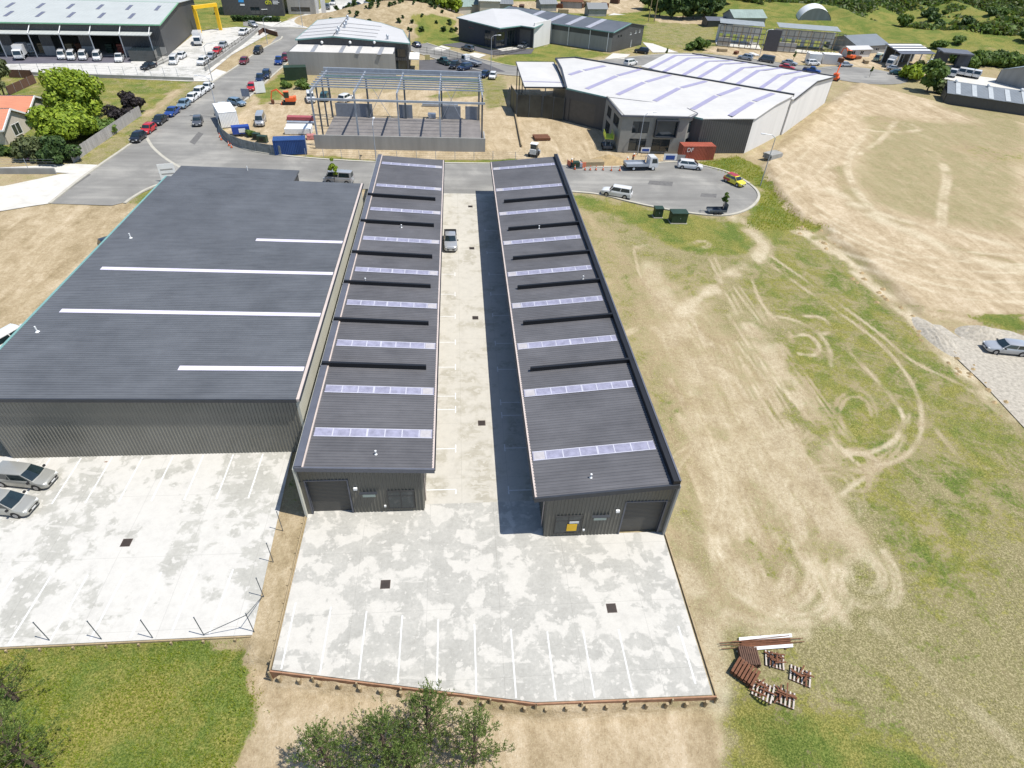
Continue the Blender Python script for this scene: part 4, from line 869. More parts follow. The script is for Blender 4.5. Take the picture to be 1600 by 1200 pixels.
# --- dark office with signs, grey office
t = thing("office_building", "dark two-storey building with the yellow and blue signs behind a hedge", "office", (-77.4, 249, 0)); P0, P1 = (-80, 248.6), (-60.2, 251.5)
m = MB(); ops = [(9.0, 12.0, 0.2, 2.6), (13.2, 14.2, .1, 2.3)]; wall_run(m, P0, P1, 0, 9, .3, ops); wall_run(m, P1, (-62, 266), 0, 9, .3); wall_run(m, (-82, 264), P0, 0, 9, .3); m.obj("wall", M_clad_far, t)
m = MB(); m.slab([(-80.2, 248.4, 9.05), (-60, 251.3, 9.05), (-61.8, 266.2, 9.05), (-82.2, 264.2, 9.05)], .2); m.obj("roof", M_flash_grey, t); wall_windows(t, P0, P1, ops)
dr = (V2(P1) - V2(P0)).normalized(); ang = math.atan2(dr.y, dr.x); sp_ = lambda s, z, o=.05: (P0[0] + dr.x * s + dr.y * o, P0[1] + dr.y * s - dr.x * o, z)
s = MB(); c = sp_(15.8, 3.0); text_mesh("logo", "dh", 2.2, mat("lime sign", (0.62, 0.62, 0.02), 0.5), t, sp_(15.3, 4.15, .08), (math.pi / 2, 0, ang))
m = MB(); m.beam(sp_(16.8, 4.45), sp_(18.6, 4.45), .05, .22); m.beam(sp_(16.8, 4.05), sp_(19.0, 4.05), .05, .2); m.beam(sp_(16.8, 3.65), sp_(18.4, 3.65), .05, .2); m.obj("sign_lettering", M_white, t)
m = MB(); m.beam(sp_(5.6, 4.6), sp_(7.3, 4.6), .06, 1.3); m.obj("sign_panel", mat("sky blue sign", (0.05, 0.30, 0.62), 0.5), t); m = MB(); m.beam(sp_(5.9, 3.2), sp_(7.4, 3.2), .05, .5); m.beam(sp_(12.6, 1.9), sp_(14.6, 2.0), .05, .25); m.obj("sign_lettering", M_white, t)
t = thing("office_building", "grey office block with dark window bands right of the signed dark building", "office", (-58.6, 257, 0)); P0, P1 = (-59.6, 255.5), (-50.4, 257.0)
ops = [(1, 7.6, .8, 2.2), (1, 7.6, 4.4, 6.0)]; m = MB(); wall_run(m, P0, P1, 0, 9.5, .3, ops); wall_run(m, P1, (-51.5, 272), 0, 9.5, .3, [(3, 9, 1, 3)]); m.obj("wall", M_precast_grey, t); wall_windows(t, P0, P1, ops, cols=4)
m = MB(); m.slab([(-59.8, 255.3, 9.6), (-50.2, 256.8, 9.6), (-51.3, 272, 9.6), (-61, 270, 9.6)], .2); m.obj("roof", M_flash_grey, t)
m = MB(); m.beam((-49.6, 257.2, 0), (-49.6, 257.2, 9), .3, .8); m.beam((-47.5, 257.8, 0), (-47.5, 257.8, 4.5), .2, 1.6); m.obj("entry_screen", M_white, t)
# --- tilt-slab workshop with pale gable roof and lean-to
t = thing("workshop", "workshop with broad pale gable roof and blank grey precast front wall", "workshop", (-28, 171, 0))
m = MB(); wall_run(m, (-42, 170.8), (-15.4, 171.8), -.2, 5.2, .25); m.obj("precast_wall", M_precast_grey, t)
m = MB(); zt = lambda s: 6.9 + min(s / 9, 1) * 1.0 - max(0, (s - 9) / 20) * 1.0; wall_run(m, (-40, 176), (-31, 176), 0, 7, .2, [], lambda s: 6.9 + s / 9); wall_run(m, (-31, 176), (-12.3, 176), 0, 7, .2, [(15.0, 18.0, 3.6, 5.6), (15.2, 18.2, .1, 2.9)], lambda s: 7.9 - s / 19.0)
wall_run(m, (-12.3, 176), (-12.6, 192), 0, 6.8, .2, [(1.5, 5.5, 3.4, 5.4), (1.5, 5.0, .1, 2.8)]); wall_run(m, (-40, 202), (-40, 176), 0, 6.8); wall_run(m, (-15, 193), (-39.5, 202), 0, 6.7); m.obj("wall", M_clad_far, t)
wall_windows(t, (-31, 176), (-12.3, 176), [(15.0, 18.0, 3.6, 5.6), (15.2, 18.2, .1, 2.9)]); wall_windows(t, (-12.3, 176), (-12.6, 192), [(1.5, 5.5, 3.4, 5.4), (1.5, 5.0, .1, 2.8)])
rf = roof_sheet(t, [(-40.4, 175.7, 7.0), (-31, 175.7, 8.0), (-31, 203.6, 8.0), (-39.4, 202.4, 7.1)], .14, M_white_roof2, trim=M_teal_trim)
roof_sheet(t, [(-31, 175.7, 8.0), (-11.6, 175.6, 7.0), (-14.6, 192.8, 7.05), (-21.2, 200, 7.4), (-31, 203.6, 8.0)], .14, M_white_roof2, trim=M_teal_trim)
for y in (179.5, 184, 188.5, 194):
    m = MB(); m.slab([(-40, y - .12, 7.12), (-31.1, y - .12, 8.08), (-31.1, y + .12, 8.08), (-40, y + .12, 7.12)], .05); m.slab([(-30.9, y - .12, 8.08), (-20.5, y - .12, 7.55), (-20.5, y + .12, 7.55), (-30.9, y + .12, 8.08)], .05); m.obj("joint_strip", mat("grey joint", (0.30, 0.30, 0.31), 0.6), rf)
for x, y in ((-30.2, 178.5), (-30.4, 182.5), (-29.6, 187.5), (-29.8, 192), (-30.3, 199), (-17.5, 178)):
    m = MB(); z = 8 if x < -20 else 7.3; m.tube((x, y, z - .1), (x, y, z + .7), .3, 8, .25); m.ball((x, y, z + .85), .38, 8, 5); m.obj("roof_vent", M_steel, rf)
lt = roof_sheet(t, [(-41.7, 171.1, 5.0), (-15.6, 171.9, 5.0), (-15.6, 175.9, 5.95), (-40.2, 175.9, 5.95)], .12, M_white_roof, "lean_to_roof", M_flash_grey)
for x in (-36.4, -29.5, -25.3, -19.8):
    m = MB(); m.slab([(x, 171.3, 5.1), (x + 1.0, 171.3, 5.1), (x + 1.6, 175.8, 5.98), (x + .6, 175.8, 5.98)], .06); m.obj("rooflight", mat("grey rooflight sheet", (0.25, 0.26, 0.28), 0.4), lt)
m = MB(); wall_run(m, (-15.6, 172.1), (-15.6, 175.9), 0, 5.4, .2); m.obj("end_wall", M_clad_far, t)
m = MB(); m.slab([(-12.2, 176.5, 3.3), (-9.6, 176.5, 3.3), (-9.8, 184, 3.3), (-12.4, 184, 3.3)], .25); m.obj("porch", M_white, t)
for k, (px_, z) in enumerate(((503, 6.7), (547, 7.2), (585, 6.8))):
    c = at_plane(px_, 66, Vector((0, 175.75, 0)), Vector((0, 1, 0))); m = MB(); m.ball((c.x, c.y - .1, c.z), .35, 8, 5); m.obj("gable_vent", M_white, t)
# --- dark pavilion
t = thing("showroom", "dark showroom with pale angled roof and glazed corner entrance", "showroom", (12, 210, 0)); FP = [(1.1, 219.5), (12.2, 210), (19.6, 216.0), (24.4, 213.2), (30.2, 220.3), (20, 234), (10, 232)]
m = MB(); wall_run(m, FP[0], FP[1], 0, 6.2, .25, [(10.5, 14.2, .4, 4.6)]); wall_run(m, FP[1], FP[2], 0, 5.9, .25, [(.6, 4.2, .4, 4.2), (5.2, 8.4, .1, 4.4)]); wall_run(m, FP[2], FP[3], 0, 5.8, .25, [(.8, 4.6, .1, 4.6)]); wall_run(m, FP[6], FP[0], 0, 6.2, .25); wall_run(m, FP[4], FP[5], 0, 6); wall_run(m, FP[5], FP[6], 0, 6); m.obj("wall", mat("navy grey cladding", (0.035, 0.042, 0.058), 0.5, 0.1, 1), t)
wall_windows(t, FP[0], FP[1], [(10.5, 14.2, .4, 4.6)], cols=3); wall_windows(t, FP[1], FP[2], [(.6, 4.2, .4, 4.2), (5.2, 8.4, .1, 4.4)], cols=3)
m = MB(); p, q = V2(FP[2]), V2(FP[3]); d = (q - p).normalized(); nn = V2((-d.y, d.x)) * .15; a = p + d * .8 + nn; b_ = p + d * 4.6 + nn; m.beam((a.x, a.y, 2.35), (b_.x, b_.y, 2.35), .08, 4.5); m.obj("roller_door", mat("grey door", (0.12, 0.12, 0.125), 0.5), t)
m = MB(); wall_run(m, (24.6, 212.4), (30.6, 219.4), 0, 6.9, .3); m.obj("precast_wall", M_precast_white, t)
roof_sheet(t, [(0.4, 221.4, 6.2), (13.3, 206.0, 6.2), (20.2, 212.2, 6.1), (24.3, 210.2, 6.0), (30.2, 220.5, 6.4), (21, 235, 7.2), (12.5, 233, 7.4)], .2, M_white_roof2, trim=M_teal_trim)
m = MB(); dd = (V2(FP[1]) - V2(FP[0])).normalized()
for k in range(3):
    a = V2(FP[0]) + dd * (4.2 + .75 * k); m.beam((a.x + dd.y * .05, a.y - dd.x * .05, 4.35 - .05 * k), (a.x + dd.x * .5 + dd.y * .05, a.y + dd.y * .5 - dd.x * .05, 4.35), .04, .35)
m.obj("sign_lettering", mat("dull red sign", (0.12, 0.05, 0.06), 0.5), t)
# --- long dark warehouse behind it
t = thing("warehouse", "long dark-roofed warehouse with grey precast side and pale roof stripes behind the showroom", "warehouse", (48.5, 210, 0)); A, B_, Cc, Dd = V2((12, 233)), V2((49, 209.9)), V2((62.3, 223.6)), V2((25.3, 247)); Mm = (B_ + Cc) / 2; Mn = (A + Dd) / 2
m = MB(); wall_run(m, A, B_, 0, 4.0, .25); m.obj("precast_wall", M_precast_grey, t); m = MB(); wall_run(m, A, B_, 4.0, 5.6, .25); wall_run(m, B_, Mm, 0, 6, .25, [(3.0, 4.0, 3.7, 4.4), (4.6, 5.6, 3.7, 4.4)], lambda s: 5.6 + 1.5 * s / (Mm - B_).length); wall_run(m, Mm, Cc, 0, 6, .25, [(1.0, 2.2, 3.7, 4.4), (4, 5.2, 3.8, 4.6), (6.6, 7.6, 3.8, 4.6), (2.2, 3.0, .1, 2.2)], lambda s: 7.1 - 1.5 * s / (Mm - B_).length); wall_run(m, Dd, A, 0, 5.6); wall_run(m, Cc, Dd, 0, 5.6); m.obj("wall", M_clad_far, t)
wall_windows(t, B_, Mm, [(3.0, 4.0, 3.7, 4.4), (4.6, 5.6, 3.7, 4.4)]); wall_windows(t, Mm, Cc, [(1.0, 2.2, 3.7, 4.4), (4, 5.2, 3.8, 4.6), (6.6, 7.6, 3.8, 4.6), (2.2, 3.0, .1, 2.2)], fm=M_white)
X3 = lambda p, z: (p.x, p.y, z); e = (B_ - A).normalized() * .4; o2 = (A - Dd).normalized() * .5
rf = roof_sheet(t, [X3(A + o2, 5.65), X3(B_ + o2 + e, 5.65), X3(Mm + e, 7.25), X3(Mn, 7.25)], .14, M_roof_big, trim=M_teal_trim); roof_sheet(t, [X3(Mn, 7.25), X3(Mm + e, 7.25), X3(Cc - o2 + e, 5.65), X3(Dd - o2, 5.65)], .14, M_roof_big)
for q in (.30, .48, .64, .80):
    a, b_ = A.lerp(B_, q), Mn.lerp(Mm, q + .0); w_ = (B_ - A) * .02; m = MB(); m.slab([X3(a - w_, 5.9), X3(a + w_, 5.9), X3(b_ + w_, 7.31), X3(b_ - w_, 7.31)], .1); m.obj("rooflight", mat("pale rooflight strip", (0.34, 0.34, 0.37), 0.4), rf)
for q in (.52, .66, .83, .97):
    m = MB(); a = A.lerp(B_, q) + o2 * .5; m.tube(X3(a, 0.1), X3(a, 5.4), .12); m.obj("downpipe", M_white, t)
# --- white-roofed factory (front block, office, canopy, rear block)
t = thing("factory", "big white-roofed factory with lilac roof stripes and grey two-storey corner office", "factory", (44, 118, 0))
A, C1, R1, BR, BM, RB, BL, LB = V2((23.6, 138)), V2((47.5, 118.3)), V2((58, 119)), V2((71, 131.4)), None, V2((64.6, 125.2)), V2((29, 161.5)), V2((24.2, 160.5))
m = MB(); wall_run(m, A, (31.1, 131.6), 0, 6.4, .3, [(1.2, 7.6, .05, 4.6)]); wall_run(m, (31.1, 131.6), C1, 0, 6.5, .3, [(.8, 6, .1, 4.2)]); wall_run(m, C1, R1, 0, 6.6, .3); wall_run(m, LB, A, 0, 6.4, .3); m.obj("wall", M_clad_far, t)
m = MB(); d = (V2((31.1, 131.6)) - A).normalized(); nn = V2((-d.y, d.x)) * .2; a = A + d * 1.2 + nn; b_ = A + d * 7.6 + nn; m.beam(X3(a, 2.3), X3(b_, 2.3), .1, 4.6); m.obj("roller_door", mat("taupe door", (0.075, 0.072, 0.066), 0.5), t)
m = MB(); wall_run(m, (31.6, 131.0), (34.4, 128.3), 2.6, 6.0, .25); m.obj("orange_panel", mat("orange brown panel", (0.30, 0.11, 0.03), 0.6), t)
m = MB(); wall_run(m, R1, RB, -.3, 7.1, .3, [], lambda s: 6.6 + 1.1 * s / (RB - R1).length); wall_run(m, RB, BR, -.3, 7.9, .3, [], lambda s: 7.7 + .3 * s / (BR - RB).length); m.obj("precast_wall", M_precast_white, t)
BLd = V2((24.3, 151.5)); zA = 6.6
P0 = Vector(X3(A, zA)); P1_ = Vector(X3(RB, 7.85)); nF = (Vector(X3(C1, zA)) - P0).cross(P1_ - P0).normalized()
onp = lambda p, p0, n: Vector((p.x, p.y, p0.z - ((p.x - p0.x) * n.x + (p.y - p0.y) * n.y) / n.z))
vBLd = onp(BLd, P0, nF); e2 = V2((.25, -.2)); nB = (Vector(X3(BR, 8.15)) - P1_).cross(vBLd - P1_).normalized()
rf = roof_sheet(t, [P0, X3(C1, zA), onp(RB + e2, P0, nF), vBLd], .12, M_white_roof); m = MB(); m.beam(P0 - Vector((0, 0, .1)), Vector(X3(C1, zA)) - Vector((0, 0, .1)), .14, .3); m.obj('fascia', M_teal_trim, rf); roof_sheet(t, [X3(C1, zA), X3(R1 + e2, zA + .12), onp(RB + e2, P0, nF)], .12, M_white_roof)
vLB, vBL, vBR = onp(LB, P1_, nB), onp(BL, P1_, nB), onp(BR + e2, P1_, nB)
roof_sheet(t, [vBLd, onp(RB + e2, P1_, nB), vBR, vBL, vLB], .12, M_white_roof)
m = MB(); m.beam(vBL, vBR, .5, .5); m.beam(P0, vBLd, .4, .4); m.beam(vBLd, vLB, .4, .4); m.beam(vLB, vBL, .4, .4); m.obj("parapet_flashing", M_flash, rf)
if nF.z < 0: nF = -nF
if nB.z < 0: nB = -nB
def strip_on(rf_, p0, n, a, b_, wpx=6, mt=M_lilac):
    m = MB(); up = n * .06; A_, B2 = at_plane(*a, p0, n), at_plane(*b_, p0, n); d = (B2 - A_).normalized(); sx = d.cross(n) * wpx
    m.slab([A_ - sx + up, A_ + sx + up, B2 + sx + up, B2 - sx + up], .05); m.obj("rooflight", mt, rf_)
for a, b_ in (((890, 117), (908, 111)), ((917, 139), (963, 119)), ((965, 148), (1006, 129)), ((1023, 158), (1061, 138)), ((1082, 171), (1119, 150)), ((1141, 181), (1175, 160))): strip_on(rf, P0, nF, a, b_, .55)
for a, b_ in (((913, 110), (945, 103)), ((966, 118), (1002, 108)), ((1010, 128), (1047, 117)), ((1065, 137), (1103, 127)), ((1123, 149), (1155, 137)), ((1179, 158), (1208, 146))): strip_on(rf, P1_, nB, a, b_, .55)
# corner office
Oc = [(31.6, 118.0), (44.6, 118.0), (46.6, 120.2), (45.6, 126), (31.0, 131)]
m = MB(); op1 = [(2.0, 5.4, .3, 2.7), (6.6, 10.2, .3, 2.7), (2.2, 5.4, 3.7, 5.9)]; wall_run(m, Oc[0], Oc[1], 0, 7, .3, op1); wall_run(m, Oc[4], Oc[0], 0, 7, .3, [(2, 5.4, .1, 3.0), (2, 5, 3.8, 5.8), (7, 11, 3.8, 5.8)]); wall_run(m, Oc[1], Oc[2], 0, 7, .3, [(.6, 2.3, .3, 2.7), (.6, 2.3, 3.7, 5.9)]); of = m.obj("office_block", mat("grey render", (0.24, 0.235, 0.21), 0.8, 0.08, 1), t)
wall_windows(of, Oc[0], Oc[1], op1); wall_windows(of, Oc[4], Oc[0], [(2, 5.4, .1, 3.0), (2, 5, 3.8, 5.8), (7, 11, 3.8, 5.8)]); wall_windows(of, Oc[1], Oc[2], [(.6, 2.3, .3, 2.7), (.6, 2.3, 3.7, 5.9)], cols=1)
m = MB(); x0, x1 = 38.2, 42.6; m.box(x0, x1, 117.2, 117.99, 6.2, 6.4); m.box(x0, x1, 117.2, 117.99, 3.2, 3.35); m.box(x0, x0 + .2, 117.2, 117.99, 3.35, 6.2); m.box(x1 - .2, x1, 117.2, 117.99, 3.35, 6.2); bx = m.obj("box_window", M_flash, t); m = MB(); m.box(x0 + .2, x1 - .2, 117.85, 117.95, 3.35, 6.2); m.obj("pane", M_glass, bx)
roof_sheet(t, [(31.3, 117.7, 7.0), (44.9, 117.7, 7.0), (47.0, 120.3, 7.0), (45.7, 126.2, 6.75), (31.0, 131.2, 6.75)], .12, M_white_roof, "office_roof", M_flash_grey)
# canopy on the left
cp = roof_sheet(t, [(14.7, 139.5, 6.2), (23.7, 140.2, 6.2), (24.1, 162.5, 6.5), (14.6, 161.5, 6.5)], .12, M_white_roof, "canopy", M_flash)
for y in (144, 150.5, 157):
    m = MB(); m.slab([(14.9, y - .25, 6.31), (23.6, y - .25, 6.31), (23.6, y + .25, 6.31), (14.9, y + .25, 6.31)], .05); m.obj("rooflight", M_lilac, cp)
for x, y in ((15, 140), (15, 147), (15, 154), (15, 161), (19.4, 139.9)):
    m = MB(); m.beam((x, y, 0), (x, y, 6.1), .2, .2); m.obj("post", M_steel_dark, t)
# rear block
FR, BD, RR, FL, BDL, RL = V2((71.3, 131.2)), V2((82, 143.4)), V2((94.8, 158.2)), V2((44.5, 156.8)), V2((53.5, 167.5)), V2((64.5, 179))
t = thing("factory", "white-roofed rear block with paired lilac stripes, behind the factory with the corner office", "factory", X3(RR, 0))
m = MB(); wall_run(m, FR, BD, -.3, 8, .3, [], lambda s: 7.2 + .9 * s / (BD - FR).length); wall_run(m, BD, RR, -.3, 8, .3, [], lambda s: 8.1 - 2.0 * s / (RR - BD).length); m.obj("precast_wall", M_precast_white, t)
m = MB(); wall_run(m, RR, RL, 0, 5.9, .3); wall_run(m, RL, FL, 0, 5.9, .3); m.obj("wall", M_clad_far, t)
e = V2((.25, -.2)); rf = roof_sheet(t, [X3(FR + e, 7.3), X3(BD + e, 8.2), X3(BDL, 8.2), X3(FL, 7.3)], .12, M_white_roof); roof_sheet(t, [X3(BD + e, 8.2), X3(RR + e, 6.15), X3(RL, 6.15), X3(BDL, 8.2)], .12, M_white_roof)
m = MB(); m.beam(X3(RL, 6.2), X3(RR + e, 6.2), .4, .4); m.beam(X3(FR + e, 7.28), X3(BD + e, 8.18), .15, .3); m.beam(X3(BD + e, 8.18), X3(RR + e, 6.13), .15, .3); m.obj("parapet_flashing", M_flash, rf)
n1 = (Vector(X3(BD, 8.2)) - Vector(X3(FR, 7.3))).cross(Vector(X3(FL, 7.3)) - Vector(X3(FR, 7.3))).normalized(); n2 = (Vector(X3(RR, 6.15)) - Vector(X3(BD, 8.2))).cross(Vector(X3(BDL, 8.2)) - Vector(X3(BD, 8.2))).normalized()
if n1.z < 0: n1 = -n1
if n2.z < 0: n2 = -n2
for q in (.12, .22, .36, .46, .60, .70, .83, .93):
    for s0, s1, e0, e1, za, zb2, n in ((FR, FL, BD, BDL, 7.3, 8.2, n1), (BD, BDL, RR, RL, 8.2, 6.15, n2)):
        a, b_ = s0.lerp(s1, q), e0.lerp(e1, q); w_ = (s1 - s0).normalized() * .5; m = MB(); m.slab([X3(a - w_, za + .07), X3(a + w_, za + .07), X3(b_ + w_, zb2 + .07), X3(b_ - w_, zb2 + .07)], .05); m.obj("rooflight", M_lilac, rf)
# dark upright sheet on posts at the back of the factory yard
P = [at(797, 166).to_2d(), at(806, 182).to_2d(), at(846, 184).to_2d(), at(880, 188.5).to_2d()]
t = thing("dark_screen", "dark screen wall at the back of the factory yard under the white canopy", "screen", X3(P[1], 0)); m = MB()
for a, b_ in zip(P[:-1], P[1:]): wall_run(m, a, b_, 0, 4.6, .06)
m.obj("cloth", mat("mottled black sheet", (0.035, 0.037, 0.03), 0.55, 0.5, 0.35), t); m = MB()
for a, b_ in zip(P[:-1], P[1:]):
    for q in (0.02, .5, .98): c = a.lerp(b_, q); m.tube(X3(c, 0), X3(c, 4.8), .06)
m.obj("posts", M_steel_dark, t)
# --- steel frame under construction
t = thing("steel_frame", "unroofed steel portal frame of a building going up, with low precast walls", "building frame", (-10.5, 118, 0)); XS = [-26.2, -18.5, -10.8, -3.1, 4.8]
ZF, ZB, YF, YB = 9.5, 8.8, 118.6, 136.3
for x in XS:
    m = MB(); m.beam((x, YF, 0), (x, YF, ZF), .22, .30); m.obj("column", M_steel if x < 4 else M_steel_dark, t); m = MB(); m.beam((x, YB, 0), (x, YB, ZB), .28, .35); m.obj("column", M_steel_dark, t)
    m = MB(); m.beam((x, YF - .2, ZF), (x, YB + .2, ZB), .22, .45); m.obj("rafter", M_steel, t)
for y in (124, 130): 
    m = MB(); m.beam((-26.2, y, 0), (-26.2, y, 9.0), .22, .28); m.obj("column", M_steel_dark, t)
for k, y in enumerate((121.2, 123.2, 125.2, 127.2, 129.4, 131.8, 134)):
    m = MB(); z = ZF + (ZB - ZF) * (y - YF) / (YB - YF) + .33; m.beam((-26.8, y, z), (5.2 if k else 5.2, y, z), .16, .22); m.obj("purlin", M_steel, t)
m = MB(); m.beam((-26.8, YB + .3, ZB + .3), (5.3, YB + .3, ZB + .3), .35, .85); m.obj("eave_beam", M_steel, t)
m = MB(); m.beam((-26.8, YF - .28, 8.3), (5.3, YF - .28, 8.3), .25, .35); m.obj("eave_beam", M_steel, t)
m = MB(); m.beam((-26.4, 133.5, 8.5), (5, 133.5, 8.5), .2, .5); m.obj("girt", mat("green primed steel", (0.10, 0.22, 0.19), 0.5), t)
m = MB(); m.box(-26.5, 5.4, 116.9, 117.15, -.2, 2.45); m.box(5.15, 5.4, 117.16, 122, -.2, 2.2); m.obj("precast_wall", M_precast_grey, t)
for x0, x1 in ((-25.5, -17.8), (-12.2, -9.4), (-3.0, .9), (1.9, 4.6)):
    m = MB(); m.box(x0, x1, 136.7, 136.9, 0, 2.7); m.obj("precast_panel", M_steel_dark if x0 > 5 else mat("blue grey panel", (0.20, 0.215, 0.24), 0.7), t)
m = MB()
for xa, xb in ((-18.5, -14), (-3.1, 1.0)):
    m.tube((xa, 136.2, .2), (xb, 136.2, 8), .05); m.tube((xb, 136.2, .2), (xa, 136.2, 8), .05)
m.obj("brace", M_steel, t)
m = MB(); m.box(-26, 5, 118, 136.6, -.1, .06); m.obj("floor_slab", mat("bare floor slab", (0.17, 0.155, 0.145), 0.9, 0.2, .5), t)
# --- scaffolded building
t = thing("scaffold_building", "half-built block wrapped in scaffolding under a grey wrap roof, far right", "building site", (108, 218, 0))
def scaf(p0, p1, dep, nb, z1, nl):
    p0, p1 = V2(p0), V2(p1); d = (p1 - p0).normalized(); nn = V2((-d.y, d.x)); m = MB(); L_ = (p1 - p0).length
    for j in (0, .8):
        for i in range(nb + 1): a = p0 + d * L_ * i / nb + nn * j; m.tube(X3(a, 0), X3(a, z1), .05, 4)
        for k in range(1, nl + 1): a, b2 = p0 + nn * j, p1 + nn * j; m.tube(X3(a, z1 * k / nl), X3(b2, z1 * k / nl), .05, 4)
    m.obj("scaffolding", M_steel_dark, t); m = MB()
    for k in range(1, nl): a, b2 = p0 + nn * .45, p1 + nn * .45; m.beam(X3(a, z1 * k / nl - .1), X3(b2, z1 * k / nl - .1), .6, .08)
    m.obj("boards", M_timber, t)
    m = MB(); wall_run(m, p0 + nn * (dep - .3), p1 + nn * (dep - .3), 0, z1 - 1.2, .2, [(L_ * (.06 + .16 * i), L_ * (.06 + .16 * i) + L_ * .1, .5, 2.4) for i in range(6)]); m.obj("wall", M_precast_white, t); m = MB(); wall_run(m, p0 + nn * 1.4, p0 + nn * 1.4 + d * L_ * .3, 0, 2.6, .2); m.obj("partition", M_precast_white, t)
    m = MB(); q = [p0 + nn * 1.3, p1 + nn * 1.3, p1 + nn * dep, p0 + nn * dep]; m.slab([X3(a, .12) for a in q], .1); m.obj("floor_slab", M_path, t)
    for i in range(5):
        m = MB(); a = p0 + d * L_ * (.1 + .2 * i) + nn * 3.0; m.beam(X3(a, .12), X3(a, z1), .2, .2); m.obj("column", M_timber, t)
    q = [p0 + nn * (dep * .55), p1 + nn * (dep * .55), p1 + nn * (dep + .6), p0 + nn * (dep + .6)]; roof_sheet(t, [X3(q[0], z1 - .1), X3(q[1], z1 - .1), X3(q[2], z1 + .5), X3(q[3], z1 + .5)], .1, mat("grey wrap", (0.25, 0.27, 0.27), 0.5, .15, .6))
scaf((89.2, 225.6), (103.5, 221.3), 11, 8, 6.2, 4); scaf((108.5, 220), (128.5, 215.8), 11, 10, 6.4, 4)
m = MB(); wall_run(m, (103.8, 221), (108.2, 219.8), 0, 6.3, .2); m.obj("dark_wrap_wall", mat("dark wrap", (0.07, 0.07, 0.08), 0.6), t)
# --- sheds on the right skyline
def gable(name, label, cat, c, L_, W_, rz, hw, hr, wm, rm, group=None, wins=0, z=0.0, trim=None):
    c = Vector((c[0], c[1], z)); t = thing(name, label, cat, c, group); ca, sa = math.cos(rz), math.sin(rz)
    Q = lambda x, y, zz: (c.x + x * ca - y * sa, c.y + x * sa + y * ca, z + zz); a, b2 = L_ / 2, W_ / 2; m = MB()
    ow = [(L_ * (.12 + .8 / max(1, wins) * i), L_ * (.12 + .8 / max(1, wins) * i) + 1.4, .9, 2.0) for i in range(wins)]
    wall_run(m, Q(-a, -b2, 0), Q(a, -b2, 0), -1, hw, .2, ow); wall_run(m, Q(a, b2, 0), Q(-a, b2, 0), -1, hw, .2)
    for x0, s in ((a, 1), (-a, -1)):
        wall_run(m, Q(x0, -b2 * s, 0), Q(x0, 0, 0), -1, hw, .2, [], lambda q: z * 0 + hw + (hr - hw) * q / b2); wall_run(m, Q(x0, 0, 0), Q(x0, b2 * s, 0), -1, hw, .2, [], lambda q: hr - (hr - hw) * q / b2)
    if z: m.v = [(x, y, zz + z) for x, y, zz in m.v]
    m.obj("wall", wm, t)
    if wins and not z: wall_windows(t, Q(-a, -b2, 0), Q(a, -b2, 0), ow, fm=M_white)
    e = .4; k = (hr - hw) / b2
    roof_sheet(t, [Q(-a - e, -b2 - e, hw - k * e + .1), Q(a + e, -b2 - e, hw - k * e + .1), Q(a + e, 0, hr + .1), Q(-a - e, 0, hr + .1)], .1, rm, trim=trim); roof_sheet(t, [Q(-a - e, 0, hr + .1), Q(a + e, 0, hr + .1), Q(a + e, b2 + e, hw - k * e + .1), Q(-a - e, b2 + e, hw - k * e + .1)], .1, rm, trim=trim)
    return t
M_cream = mat("cream weatherboard", (0.50, 0.45, 0.38), 0.8, 0.08, 1); M_orange_roof = ribbed("salmon roof tiles", (0.50, 0.20, 0.115), 0.7, 1.6, 'y', 0.08, 0.03); M_sage = ribbed("sage roof steel", (0.20, 0.26, 0.23), 0.6, 1.0, 'x', 0.15, 0.02); M_greyroof = ribbed("mid grey roof steel", (0.16, 0.175, 0.185), 0.5, 1.0, 'x', 0.1, 0.02)
gable("house", "dark grey-roofed hip house right of the scaffolding", "house", (140, 227), 15, 13, .35, 2.8, 4.8, M_precast_grey, M_greyroof, wins=3)
gable("site_hut", "low pale-roofed hut in front of the dark grey house", "hut", (134.5, 217.5), 9, 4.5, .25, 2.4, 3.0, M_precast_white, M_white_roof2, wins=2)
gable("shed", "sage green roofed shed behind the left scaffold block", "shed", (112, 262), 14, 8, .2, 3, 5, M_precast_grey, M_sage, z=ground_z(112, 262))
gable("shed", "small dark shed at the edge of the rough field, left of the sage shed", "shed", (101, 262), 9, 5, .1, 2, 2.8, M_clad_far, M_flash_grey, z=ground_z(101, 262))
gable("shed", "pale grey shed cut off by the right edge of the photo", "shed", (172, 184), 14, 12, .45, 3.5, 5.5, M_precast_grey, mat("blue grey roof", (0.20, 0.235, 0.25), 0.5), z=ground_z(172, 184))
p0, p1 = Vector((133.5, 168.5)), Vector((172, 146)); d = (p1 - p0).normalized(); nn = V2((d.y, -d.x)); t = thing("long_shed", "long low grey shed with pale rooflight stripes at the right edge", "shed", X3(p0, 0)); z0 = ground_z(140, 162)
m = MB(); wall_run(m, p0 + nn * 8.6, p1 + nn * 8.6, z0 - 2, z0 + 2.4, .2); wall_run(m, p1, p0, z0 - 2, z0 + 3.6, .2); wall_run(m, p0, p0 + nn * 8.6, z0 - 2, z0 + 2.4, .2); m.obj("wall", M_clad_far, t)
rf = roof_sheet(t, [X3(p0 + nn * 9, z0 + 2.6), X3(p1 + nn * 9, z0 + 2.6), X3(p1, z0 + 4), X3(p0, z0 + 4)], .1, M_greyroof)
